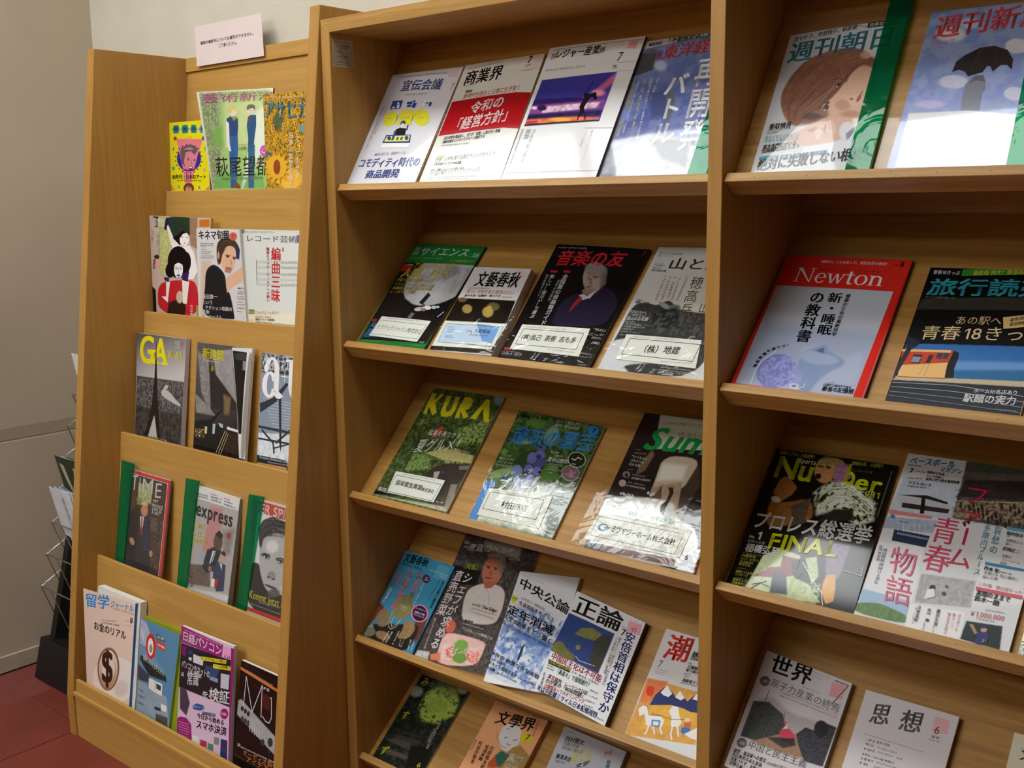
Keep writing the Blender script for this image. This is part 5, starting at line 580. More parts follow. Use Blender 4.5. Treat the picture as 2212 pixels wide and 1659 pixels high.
M['H1']={'q':[[0.9272,0.0287,0.4641],[1.0854,0.0192,0.4532],[1.0892,0.1578,0.6113],[0.9309,0.1674,0.6221]],'x':-0.023,'bg':'d9d5d6','t':0.011,'n':[-0.0,-0.7518,0.6594],'sp':'a8a6a4','i':[('q','b8b2b4',[57,570,229,671,505,586,989,643,1012,559,641,441,152,357],7.1,0.06,14.2),('q','a88468',[62,269,447,438,641,441,809,425,806,299,433,269],3.8,0.2,7.1),('p','3a403c',[57,570,226,609,419,560,499,466,448,403,224,285,54,266],1.2,0.5,3.3),('p','2c2c32',[618,457,691,538,816,543,838,631,994,633,987,313,792,294,685,385],1.2,0.5,3.3),('n','585850',3.8,0.5,0.6,[57,570,226,609,419,560,499,466,224,285,54,266]),('n','50505a',4.3,0.5,0.6,[618,457,812,553,994,633,987,313,792,294]),('e','201e22',848,576,69,22,28,-60,0.16,0,7.1),('L','9a948e',0.71,[629,601,732,586]),('p','403838',[329,342,613,432,657,376,541,316],2.8,0.15,4.7),('p','d84060',[447,432,468,462,534,477,622,446,626,422,472,381],0.9,0.1,4.7),('E','d85040',470,508,14,4,5,-10),('p','f0d8d8',[463,455,498,501,513,470],1.2,0,7.1),('P','30282c',[475,382,626,422,612,368,502,361]),('L','30302c',0.95,[183,694,187,536]),('L','50504c',0.71,[434,591,447,521]),('T','181818','世界',95,839,589,852,160,1),('L','4a4446',1.42,[820,973,973,972,869,786]),('P','e4a8ae',[799,956,946,964,951,847,812,841]),('L','4a4446',1.42,[820,973,973,972,869,786]),('Z','a8a4a6',575,969,771,966,10),('Z','a8a4a6',566,936,695,938,10),('Z','8a8688',513,823,740,825,10),('E','6a6668',102,756,54,16,20,-39),('T','d0ccce','特集1',76,734,149,746,30),('T','6a6668','原子力産業の終焉',171,733,968,741,69),('Z','8a8688',316,715,968,724,11),('Z','8a8688',305,688,973,696,11),('E','6a6668',99,221,53,17,19,-36),('T','d0ccce','特集2',73,199,144,212,29),('T','6a6668','中国と民主主義',169,202,832,245,66),('T','3c383a','政党・政治家への直言',44,126,417,154,36,1),('T','3c383a','丸山眞男の永久革命',42,96,392,108,33,1),('T','3c383a','支配されず、支配せず',44,61,420,69,33,1),('T','3c383a','辺野古節と見た、',46,27,360,26,33,1),('T','6a6668','内田樹が問う',429,147,645,172,25)]}
M['H2']={'q':[[1.1136,0.0681,0.5089],[1.261,0.068,0.5088],[1.2614,0.1555,0.6086],[1.114,0.1556,0.6087]],'x':0.521,'bg':'dedbdd','t':0.005,'n':[-0.0,-0.7518,0.6594],'sp':'c8c6c2','i':[('T','6a6a6a','思',122,609,335,653,261,1),('T','6a6a6a','想',439,633,676,670,265,1),('P','eab8c0',[768,927,929,923,933,752,775,746]),('T','6a3040','6',799,725,861,734,93),('T','5a5658','2019',786,672,870,672,31,1),('Z','7a7678',766,634,881,638,17),('L','8a8688',0.65,[135,474,760,477]),('T','5a5658','上野 修\u3000哲学の目線',164,396,413,414,35),('Z','5a5658',162,347,262,349,32),('Z','9a9698',291,355,510,355,25),('Z','5a5658',163,286,285,293,32),('Z','9a9698',312,303,582,308,24),('Z','5a5658',164,225,511,235,28),('Z','5a5658',164,167,300,177,31),('Z','9a9698',329,183,597,191,24),('Z','5a5658',164,111,263,118,31),('Z','9a9698',314,125,551,139,24)]}
M['H3']={'q':[[1.3421,0.1198,0.5679],[1.4901,0.121,0.5693],[1.4894,0.1574,0.6107],[1.3414,0.1561,0.6093]],'x':2.68,'bg':'e2dfc4','t':0.005,'n':[-0.0,-0.7518,0.6594],'i':[('T','303028','文',100,314,200,363,313,1),('Z','6a6a60',92,582,181,619,55)]}
M['I1']={'q':[[0.0431,0.0349,0.1745],[0.1929,0.0356,0.1751],[0.1937,0.1941,0.3088],[0.0439,0.1934,0.3082]],'x':0.044,'bg':'20241c','t':0.003,'n':[-0.0,-0.6448,0.7643],'i':[('n','3a4232',20.6,0.5,0.7, None),('n','14160f',17.1,0.5,0.6, None),('e','586a44',608,867,284,3,58,-175,0.45,0.4,8.2),('n','a8bc4a',11.6,0.38,0.8,[280,655,280,825,443,948,746,983,923,857,963,702,773,558,476,519]),('e','b4cc58',588,745,159,37,80,-81,1.0,0.3,5.5),('e','8aa040',601,731,181,43,93,-94,0.43,0.4,5.5),('e','8a9080',78,795,118,27,57,-55,0.5,0.2,4.8),('e','9aa08a',859,1010,90,21,52,-55,0.5,0.3,4.1),('p','4a443a',[61,187,206,255,741,260,704,187],2.7,0.2,4.1),('p','524c42',[156,112,655,126,592,79,188,56],2.7,0.2,4.1),('p','3c382e',[178,281,676,323,670,274,197,237],2.7,0.2,4.1),('p','34302a',[252,349,623,375,627,344,256,317],2.7,0.2,4.1),('p','15150f',[536,240,917,304,1020,93,671,3],4.8,0.2,6.9),('T','c8c820','み',68,876,212,892,104,1),('T','c8c820','す',75,447,212,463,107,1),('T','c8c820','ず',80,20,220,40,100,1),('T','c8c820','6',835,55,910,66,56),('Z','9a9a90',216,931,315,939,17),('T','909088','号',231,896,328,908,28),('V','b8b8b0','時の澱ト相似スラヤの倒壊',811,575,842,269,50),('V','b8b8b0','鋭くまた未知の歌が',781,495,800,338,50)]}
M['I2']={'q':[[0.2799,0.0637,0.2118],[0.4261,0.0641,0.2122],[0.4249,0.1878,0.3166],[0.2787,0.1874,0.3162]],'x':0.341,'bg':'eaa878','t':0.013,'n':[-0.0,-0.6448,0.7643],'sp':'c88a5e','i':[('e','dcd8d4',539,622,183,19,63,-188,0.07,0.03,12.5),('p','dcd8d4',[373,750,521,835,683,745,729,603,545,468],2.5,0,9.4),('L','8a8480',1.25,[303,628,350,544,492,470,592,473]),('p','a88848',[670,507,772,578,1041,472,1095,355,484,157],1.9,0,9.4),('p','c85838',[418,214,476,349,593,290,588,191,443,144],1.9,0,9.4),('p','3a6a58',[466,326,525,423,694,399,629,204,553,239],2.5,0,9.4),('L','5a5450',1.56,[466,580,508,612]),('L','5a5450',1.56,[625,590,676,626]),('L','5a5450',1.25,[542,545,591,511,621,540]),('L','7a7470',0.94,[402,709,461,717,488,695]),('T','241c18','文學界',163,716,844,785,186,1),('Z','6a4a38',24,966,891,977,19),('V','6a4a38','七月特別号',862,958,892,732,50),('E','d4cc28',813,684,95,29,43,-64),('T','3a3a10','7',794,663,863,672,78,1),('Z','5a5a20',787,637,830,639,12),('V','3c2c22','石原慎太郎',355,427,369,103,77,1),('V','3c2c22','松浦寿輝',269,420,270,186,73,1),('V','3c2c22','村田沙耶香',123,433,166,114,68,1),('V','6a4a38','野田文次',30,424,38,268,42),('T','e8e0d0','黒加',676,316,932,342,119,1),('T','e8e0d0','沼治',680,203,935,230,95,1)]}
M['I3']={'q':[[0.4748,0.1179,0.2576],[0.6317,0.115,0.2551],[0.6247,0.1869,0.3158],[0.4679,0.1899,0.3183]],'x':1.296,'bg':'c8ccd4','t':0.012,'n':[-0.0,-0.6448,0.7643],'sp':'9a9ea4','i':[('n','d8c858',14.5,0.5,0.8,[229,618,437,809,609,665,451,319,272,330]),('n','d8a8a8',8.7,0.5,0.8,[691,902,799,969,840,747,732,680]),('T','303440','西村賢太',84,689,385,761,122,1),('Z','5a5e68',64,902,162,913,26),('T','4a4e58','瓦礫の死角',90,596,331,649,89),('T','4a4e58','病院裏に埋める',91,501,419,572,83),('T','303440','藤澤清造',65,279,299,316,107,1),('T','4a4e58','「乳首を見る」',62,183,259,229,63),('T','201c20','文学',394,221,571,425,111,1),('V','4a4e58','松浦',824,691,829,523,63,1),('T','c07060','新潮',717,732,818,826,93)]}
M['J1']={'q':[[-0.8867,0.1997,1.4449],[-0.7059,0.1995,1.4431],[-0.7059,0.2067,1.622],[-0.8867,0.2069,1.6238]],'x':0.166,'bg':'e8e21c','t':0.008,'n':[-0.0,-0.9946,0.1037],'sp':'a8a8a0','i':[('L','e8a0b8',4.63,[185,900,978,871]),('P','1a8088',[125,956,251,956,273,897,245,834,119,836,88,899]),('P','1a8088',[355,951,479,952,517,887,483,827,349,827,323,891]),('P','1a8088',[591,945,692,942,729,878,701,821,585,823,553,885]),('P','5a98a8',[822,934,941,931,954,868,926,814,807,814,775,876]),('T','0c2c38','美',138,873,226,870,59,1),('T','0c2c38','術',371,864,464,860,58,1),('T','0c2c38','手',593,855,682,851,58,1),('T','0c2c38','帖',822,845,908,842,57,1),('P','e88090',[188,754,853,730,494,-9,411,-8]),('E','c83818',153,761,46,-2,-2,-30),('E','4a4ab8',889,738,48,-2,-1,-30),('E','3828a0',496,459,314,-8,-9,-192),('P','e88090',[233,600,766,584,632,299,344,304]),('E','181410',824,404,14,0,0,-10),('E','181410',785,346,14,0,0,-10),('E','181410',719,297,14,0,0,-10),('E','181410',632,263,14,0,0,-10),('E','181410',530,247,14,0,0,-10),('E','181410',425,250,14,0,-1,-11),('E','181410',325,273,15,0,-1,-11),('E','181410',241,313,15,0,-1,-11),('E','181410',182,367,15,0,-1,-11),('E','181410',152,429,15,0,-1,-11),('E','181410',156,494,15,0,-1,-11),('E','181410',193,555,15,0,-1,-11),('E','181410',258,605,15,0,-1,-11),('E','181410',346,641,15,0,-1,-10),('E','181410',447,658,14,0,-1,-10),('E','181410',552,656,14,0,0,-10),('E','181410',651,634,14,0,0,-10),('E','181410',735,596,14,0,0,-10),('E','181410',795,544,14,0,0,-10),('E','181410',828,484,14,0,0,-10),('E','e08c98',514,412,143,-21,-51,-119),('P','6a5a5c',[273,564,360,631,526,663,688,633,725,562,641,507,563,567,418,548,370,409,407,326,307,399]),('P','a89098',[358,596,525,626,645,588,522,580]),('E','38202a',485,439,29,-1,0,-9),('E','38202a',638,432,24,-1,0,-8),('L','703a44',1.16,[567,439,570,381,533,365]),('E','7a2030',541,318,57,-1,-1,-23),('E','f0e0e0',541,324,41,-1,0,-9),('L','402830',1.16,[445,466,527,469]),('L','201810',0.87,[428,757,448,745]),('L','201810',0.87,[501,783,506,748]),('L','201810',0.87,[573,775,551,743]),('T','1c1c10','80年代・日本のアート',51,161,927,150,69,1),('Z','4a4a18',167,127,806,123,17),('E','6a3a1c',475,21,136,-1,-4,-77),('E','d88a58',474,3,86,-1,-2,-52),('P','3a78b0',[434,33,487,62,527,32,485,9]),('P','e87878',[4,84,96,-1,0,0]),('P','e87878',[992,52,990,0,901,1]),('E','7a7a9a',103,610,25,-1,-1,-26),('E','8a8a4a',930,591,24,-1,-1,-32),('E','5a9a7a',87,321,34,-1,-1,-26),('E','e0a0a8',889,289,32,-1,-1,-23),('E','b8905a',222,46,25,0,-1,-28),('E','8a80a0',745,31,28,0,-1,-23)]}
M['J2']={'q':[[-0.6875,0.1954,1.4428],[-0.4603,0.1952,1.4402],[-0.4603,0.2319,1.6855],[-0.6875,0.1642,1.6873]],'x':0.11,'bg':'e4e6d2','t':0.0035,'n':[-0.0,-0.9946,0.1037],'sp':'1c1414','i':[('p','a8cc7a',[37,987,972,983,1001,-6,8,0,36,440,34,821],1.2,0.08,21.8),('p','c8dc98',[362,889,878,888,937,426,323,435],14.6,0.06,17.0),('n','98888e',8.7,0.46,0.75,[37,987,323,979,205,5,9,6,30,525]),('n','6a7a54',8.7,0.52,0.7,[37,987,912,982,812,943,284,940,230,347,91,40,36,440]),('p','80b45a',[136,603,303,646,297,436,141,438],12.1,0,7.3),('p','7ab460',[144,170,930,163,986,0,24,6],12.1,0.1,12.1),('p','e4f0d8',[754,736,922,862,949,425,562,3,708,429],12.1,0,7.3),('E','d8d078',463,804,69,-2,-5,-48),('E','f0e4d8',474,777,45,-1,-3,-34),('P','d8d078',[402,812,433,843,527,835,529,789,497,809,438,784,425,765]),('P','90a030',[456,736,531,735,505,693,459,701]),('P','2c4a84',[375,717,440,744,475,694,536,721,540,641,524,541,400,543,397,629]),('P','2c64a0',[400,545,526,542,527,432,479,93,452,15,363,15,378,345]),('P','e8ece4',[370,696,408,673,397,460,415,390,383,390,351,452]),('E','8a7a6a',721,814,59,-1,0,-37),('E','ecdccf',721,784,45,-1,0,-31),('P','7a6a5a',[664,805,681,843,762,845,780,803,741,813,686,798]),('P','2c5a84',[680,724,714,744,793,742,797,636,776,512,760,385,676,377,684,514,663,638]),('P','8a4048',[691,734,722,734,714,674,697,689]),('P','34648c',[683,447,784,445,782,13,687,13]),('P','8a4a28',[441,60,492,71,548,25,533,8,422,15]),('L','4a4030',0.97,[444,781,466,782]),('L','4a4030',0.97,[483,782,500,780]),('L','b06050',0.73,[464,758,481,758]),('L','4a4030',0.97,[695,788,714,790]),('L','4a4030',0.97,[728,789,747,787]),('L','b06050',0.73,[710,765,728,764]),('L','c8b860',0.97,[407,812,413,765]),('L','203a68',0.97,[475,694,462,542]),('L','24507c',0.97,[460,526,409,38]),('L','284870',0.97,[731,737,724,394]),('T','b0488c','芸',68,884,295,882,92,1),('T','b0488c','術新潮',312,881,1057,882,85),('T','1a2414','萩尾望都',123,133,1043,136,200),('E','d058c8',934,382,70,-1,4,-56),('L','f4e4f4',1.46,[889,374,935,360,967,364]),('T','e070b0','とち',817,254,924,257,48,1),('Z','7a8a5a',204,95,935,100,28),('Z','8a9a70',537,445,670,449,8),('T','6a7a5a','大特集',533,392,657,397,39)]}
M['J3']={'q':[[-0.4514,0.1901,1.4401],[-0.2414,0.1901,1.4401],[-0.2414,0.1929,1.6648],[-0.4514,0.1929,1.6648]],'x':0.106,'bg':'d09a28','t':0.0045,'n':[-0.0,-0.9946,0.1037],'sp':'6a5020','i':[('n','3c4418',10.6,0.5,0.9, None),('n','f0c030',7.3,0.52,0.7, None),('n','6a4a10',4.8,0.6,0.6, None),('e','5a6440',261,710,99,-15,-37,-97,0.43,0.2,5.8),('p','4c6a6a',[18,401,136,388,119,347,13,342],2.9,0,7.3),('e','f0b428',213,209,219,-6,-10,-152,0.16,0.1,9.7),('e','b0501c',222,234,59,-2,-6,-84,0.4,0.3,3.4),('e','f4c040',440,102,228,-5,-7,-109,0.31,0.1,7.3),('E','e8ae30',42,964,39,-2,-1,-20),('E','5a3410',47,962,13,-1,-1,-7),('E','e8ae30',290,868,38,-2,-1,-20),('E','5a3410',295,866,13,-1,0,-7),('E','e8ae30',533,774,37,-2,-1,-20),('E','5a3410',537,772,13,-1,0,-7),('E','e8ae30',770,683,36,-2,-1,-19),('E','5a3410',774,681,12,-1,0,-7),('E','e8ae30',1002,593,35,-2,-1,-19),('E','5a3410',1006,591,12,-1,0,-7),('E','e8ae30',1228,505,34,-1,-1,-19),('E','5a3410',1232,504,12,-1,0,-7),('E','e8ae30',213,468,38,-1,-1,-20),('E','5a3410',217,466,13,-1,-1,-8),('E','e8ae30',491,903,37,-2,-1,-20),('E','5a3410',495,901,13,-1,0,-7),('E','e8ae30',729,810,36,-2,-1,-19),('E','5a3410',733,808,12,-1,0,-7),('E','e8ae30',961,719,35,-2,-1,-19),('E','5a3410',965,717,12,-1,0,-7),('E','e8ae30',1188,630,34,-2,-1,-19),('E','5a3410',1192,628,12,-1,0,-7),('E','e8ae30',170,600,38,-2,-1,-20),('E','5a3410',174,598,13,-1,-1,-8),('E','e8ae30',416,508,37,-2,-1,-20),('E','5a3410',420,506,13,-1,0,-7),('E','e8ae30',657,419,36,-1,-1,-20),('E','5a3410',661,417,13,0,0,-7),('E','e8ae30',920,845,35,-2,-1,-19),('E','5a3410',924,843,12,-1,0,-7),('E','e8ae30',1148,755,34,-2,-1,-19),('E','5a3410',1152,753,12,-1,0,-7),('E','e8ae30',127,732,38,-2,-1,-20),('E','5a3410',131,730,13,-1,-1,-8),('E','e8ae30',374,638,37,-2,-1,-20),('E','5a3410',378,637,13,-1,0,-7),('E','e8ae30',615,547,36,-2,-1,-20),('E','5a3410',619,546,13,-1,0,-7),('E','e8ae30',851,458,36,-1,-1,-19),('E','5a3410',855,457,12,0,0,-7),('E','e8ae30',1108,880,34,-2,-1,-19),('E','5a3410',1112,878,12,-1,0,-7),('E','e8ae30',84,864,38,-2,-1,-20),('E','5a3410',89,862,13,-1,-1,-7),('E','e8ae30',332,769,37,-2,-1,-20),('E','5a3410',336,767,13,-1,0,-7),('E','e8ae30',574,676,37,-2,-1,-20),('E','5a3410',578,674,13,-1,0,-7),('E','e8ae30',810,586,36,-2,-1,-19),('E','5a3410',814,584,12,-1,0,-7),('E','e8ae30',1041,497,35,-1,-1,-19),('E','5a3410',1045,496,12,-1,0,-7),('E','e8ae30',1267,411,34,-1,-1,-19),('E','5a3410',1271,409,12,0,0,-7),('E','e8ae30',290,899,38,-2,-1,-20),('E','5a3410',294,897,13,-1,0,-7),('E','e8ae30',532,805,37,-2,-1,-20),('E','5a3410',536,803,13,-1,0,-7),('E','e8ae30',769,713,36,-2,-1,-19),('E','5a3410',773,711,12,-1,0,-7),('E','e8ae30',1001,623,35,-2,-1,-19),('E','5a3410',1004,622,12,-1,0,-7),('E','e8ae30',1227,535,34,-2,-1,-19),('E','5a3410',1231,534,12,-1,0,-7),('E','e8ae30',212,500,38,-2,-1,-20),('E','5a3410',216,498,13,-1,-1,-8),('E','e8ae30',490,934,37,-2,-1,-20),('E','5a3410',494,932,13,-1,0,-7),('E','e8ae30',728,841,36,-2,-1,-19),('E','5a3410',732,839,12,-1,0,-7),('E','e8ae30',960,750,35,-2,-1,-19),('E','5a3410',964,748,12,-1,0,-7),('E','e8ae30',1187,660,34,-2,-1,-19),('E','5a3410',1191,658,12,-1,0,-7),('E','e8ae30',169,632,38,-2,-1,-20),('E','5a3410',173,630,13,-1,-1,-8),('E','e8ae30',415,540,37,-2,-1,-20),('E','5a3410',419,538,13,-1,0,-7),('E','e8ae30',656,450,36,-1,-1,-20),('E','5a3410',660,448,13,0,0,-7),('E','e8ae30',919,876,35,-2,-1,-19),('E','5a3410',923,874,12,-1,0,-7),('E','e8ae30',1147,785,34,-2,-1,-19),('E','5a3410',1151,783,12,-1,0,-7),('E','e8ae30',126,763,38,-2,-1,-20),('E','5a3410',131,762,13,-1,-1,-7),('E','e8ae30',373,670,37,-2,-1,-20),('E','5a3410',377,668,13,-1,0,-7),('E','e8ae30',614,579,36,-2,-1,-20),('E','5a3410',618,577,13,-1,0,-7),('E','e8ae30',850,489,36,-1,-1,-19),('E','5a3410',854,488,12,-1,0,-7),('E','e8ae30',1081,402,35,-1,-1,-19),('E','5a3410',1084,400,12,0,0,-7),('E','e8ae30',84,895,38,-2,-1,-20),('E','5a3410',88,893,13,-1,-1,-7),('E','e8ae30',331,800,37,-2,-1,-20),('E','5a3410',335,798,13,-1,0,-7),('E','e8ae30',573,707,37,-2,-1,-20),('E','5a3410',577,706,13,-1,0,-7),('E','e8ae30',809,617,36,-2,-1,-19),('E','5a3410',813,615,12,-1,0,-7),('E','e8ae30',1040,528,35,-2,-1,-19),('E','5a3410',1044,526,12,-1,0,-7),('E','e8ae30',1266,441,34,-1,-1,-19),('E','5a3410',1270,439,12,0,0,-7),('E','e8ae30',289,931,38,-2,-1,-20),('E','5a3410',293,929,13,-1,0,-7),('E','e8ae30',531,836,37,-2,-1,-20),('E','5a3410',535,834,13,-1,0,-7),('E','e8ae30',768,744,36,-2,-1,-19),('E','5a3410',772,742,12,-1,0,-7),('E','e8ae30',999,654,35,-2,-1,-19),('E','5a3410',1003,652,12,-1,0,-7),('E','e8ae30',1226,566,34,-2,-1,-19),('E','5a3410',1230,564,12,-1,0,-7),('E','e8ae30',211,532,38,-2,-1,-20),('E','5a3410',215,530,13,-1,-1,-8),('E','e8ae30',457,441,37,-1,-1,-20),('E','5a3410',461,439,13,0,0,-7),('E','e8ae30',727,872,36,-2,-1,-19),('E','5a3410',731,870,12,-1,0,-7),('E','e8ae30',959,780,35,-2,-1,-19),('E','5a3410',963,778,12,-1,0,-7),('E','e8ae30',1186,690,34,-2,-1,-19),('E','5a3410',1190,689,12,-1,0,-7),('E','e8ae30',168,663,38,-2,-1,-20),('E','5a3410',173,662,13,-1,-1,-8),('P','eab02c',[395,238,497,218,393,203]),('P','eab02c',[387,190,465,141,361,159]),('P','eab02c',[347,149,385,80,302,128]),('P','eab02c',[281,122,272,47,225,116]),('P','eab02c',[203,116,147,49,148,125]),('P','eab02c',[128,132,35,87,85,155]),('P','eab02c',[71,166,-40,153,48,199]),('P','eab02c',[44,213,-62,233,47,248]),('P','eab02c',[53,262,-28,312,80,292]),('P','eab02c',[95,303,56,373,141,323]),('P','eab02c',[162,329,172,404,218,335]),('P','eab02c',[240,334,296,399,294,325]),('P','eab02c',[314,318,404,361,356,295]),('P','eab02c',[369,283,475,296,391,252]),('E','eab830',221,225,182,-5,-8,-118),('E','9c4418',222,230,65,-2,-5,-80),('T','3a8ca8','アサヒカメラ',19,747,1231,691,193,1),('V','f0e4c8','日本の風景を撮る',506,590,463,10,91),('V','f0e4c8','とっておきの',638,551,590,99,87),('Z','d8c8b0',57,967,758,930,17),('P','68a0a0',[643,641,686,654,748,636,730,572,667,575])]}
M['K1']={'q':[[-0.8853,0.1205,1.1175],[-0.6353,0.1205,1.1175],[-0.6353,0.1499,1.3695],[-0.8853,0.1272,1.377]],'x':0.09,'bg':'c8b4a8','t':0.0075,'n':[-0.0,-0.9946,0.1037],'sp':'d08a1c','i':[('q','bcc07c',[147,1004,279,1007,376,706,288,544,224,374,152,388,133,774],3.9,0.25,6.7),('q','26382a',[279,1003,768,1005,762,796,617,843,485,831,376,729,287,884],3.3,0.3,11.1),('p','9a7c60',[667,995,793,1002,806,676,685,717],3.9,0.15,8.4),('p','281c14',[66,994,159,993,139,880,85,886],2.2,0.2,4.5),('P','ece6dc',[288,906,321,911,411,776,565,690,362,706]),('P','2c1c50',[284,986,341,983,286,858,246,865]),('P','f0ece8',[390,730,552,697,672,717,754,643,814,461,748,375,566,366,374,628]),('P','100c10',[391,783,485,824,565,856,670,837,671,770,565,736,511,711]),('E','f2eeee',589,775,79,-2,-12,-70),('P','100c10',[498,809,545,863,643,844,565,830,518,787]),('L','3a3038',1.39,[538,792,565,798]),('L','3a3038',1.39,[618,794,644,798]),('E','a82838',592,737,12,0,0,-5),('E','0e0c0e',483,536,186,8,-1,-166),('E','0e0c0e',621,542,82,4,1,-106),('E','0e0c0e',341,447,85,4,-2,-76),('E','f2f0f4',489,463,78,4,-1,-94),('P','0e0c0e',[406,533,483,560,566,540,552,519,483,532,420,509]),('L','a82838',1.67,[413,500,468,482,482,471]),('L','a82838',1.67,[552,519,510,480]),('L','100c10',1.67,[429,468,468,466]),('L','100c10',1.67,[510,468,549,475]),('L','a82838',1.39,[489,471,486,421]),('E','100c10',486,404,34,2,0,-7),('E','90b8d8',496,383,34,2,0,-14),('q','c02430',[103,299,395,348,538,356,818,362,863,-19,84,-4],2.2,0.12,8.4),('p','2a1a14',[301,112,567,183,626,59,597,1,267,-2],2.8,0.3,5.6),('e','c8b898',509,179,64,4,0,-63,0.27,0.3,3.3),('P','ece6dc',[265,324,337,328,286,112,170,169,259,174]),('P','ece6dc',[552,357,679,346,640,115,567,119]),('P','38205a',[224,374,324,371,308,327,237,340]),('P','38205a',[552,416,677,455,651,345,552,357]),('E','3a2820',106,577,48,2,-1,-23),('P','e0a890',[98,560,168,547,157,481,85,477]),('P','181410',[-17,275,62,234,61,-6,0,-5]),('T','e8e4dc','歌舞伎',72,893,261,891,88),('V','282018','生まれる',62,551,48,450,57,1),('V','f0e8e8','市川中車',724,111,730,1,52),('Y','a09488',42,847,33,733,55),('Y','a8a098',151,851,135,586,68),('P','c87020',[826,978,982,989,981,915,829,911]),('P','94a834',[807,112,835,113,854,-1,825,-2])]}
M['K2']={'q':[[-0.6589,0.1126,1.1188],[-0.4551,0.1125,1.1184],[-0.4551,0.1062,1.3438],[-0.6589,0.1209,1.3448]],'x':0.105,'bg':'dcdcdc','t':0.0075,'n':[-0.0,-0.9946,0.1037],'i':[('p','d8c4ac',[87,648,306,654,391,406,112,-11,25,-15],13.9,0.05,13.9),('q','4a3a30',[468,834,603,903,871,899,980,799,927,671,847,723,604,754,515,587,449,640],2.8,0.3,5.6),('q','e8bc9c',[665,820,859,815,899,724,850,615,753,533,648,529,533,597,564,716],2.2,0.04,11.1),('e','3a2c28',700,701,36,-6,-6,-8,0.44,0,8.4),('e','3a2c28',842,682,32,-5,-6,-7,0.5,0,8.4),('p','b88464',[638,591,793,578,733,514,613,528],4.5,0.15,3.3),('e','a0604c',706,573,44,-3,-2,-5,0.67,0,8.4),('e','cc9878',766,640,17,0,-4,-31,0.8,0,8.4),('e','e0b090',492,709,29,1,-4,-40,0.5,0,8.4),('q','1c1c22',[189,541,393,620,629,511,625,329,706,299,769,23,734,6,61,3,153,310],2.2,0.1,13.9),('p','e8bc9c',[623,458,1002,602,1012,446,766,369,638,300],1.7,0.03,13.9),('p','24305a',[916,844,977,781,944,671,877,688],2.2,0,8.4),('H','3a2c26',['3a2c26','5a463a','4a3830','6a5244'],1.39,[458,640,455,787,526,864,675,905,836,903],[532,588,582,716,682,811,827,833,934,725],34),('L','3a2c28',1.95,[661,709,706,719,757,707]),('L','3a2c28',1.95,[808,695,853,700,891,688]),('E','2a1e1c',703,694,21,1,-1,-5),('E','2a1e1c',844,676,19,1,-1,-5),('L','8a5444',1.67,[663,578,706,571,749,575]),('T','242224','キネマ旬報',46,874,770,880,107,1),('E','d86450',852,922,85,2,-6,-45),('T','902820','7',821,900,880,899,43),('Z','404044',89,825,395,825,15),('Z','404044',88,807,402,807,10),('Z','6a6a6e',87,793,226,792,8),('Z','404044',85,760,224,761,11),('Z','404044',93,737,359,738,13),('Z','404044',91,715,330,715,13),('Z','505054',90,687,400,691,11),('Z','505054',88,667,398,669,11),('T','f4f4f4','岡田准一',75,206,433,218,53,1),('T','f4f4f4','という',71,145,323,152,47,1),('T','f4f4f4','アクション映画の',145,86,730,98,48,1),('T','f4f4f4','革命',63,36,244,39,46,1),('T','f4f4f4','ザ・ファブル',69,-9,503,3,33,1),('T','4a4a4e','柳家三三',873,352,998,354,17,1),('Z','4a4a4e',860,322,1010,321,12),('Z','4a4a4e',857,298,1006,298,12),('Z','4a4a4e',852,263,1001,263,12),('Z','4a4a4e',849,240,1006,241,12),('Z','4a4a4e',844,205,959,205,10),('Z','4a4a4e',840,176,1004,178,11),('Z','4a4a4e',826,135,998,139,13),('Z','4a4a4e',820,98,943,99,11)]}
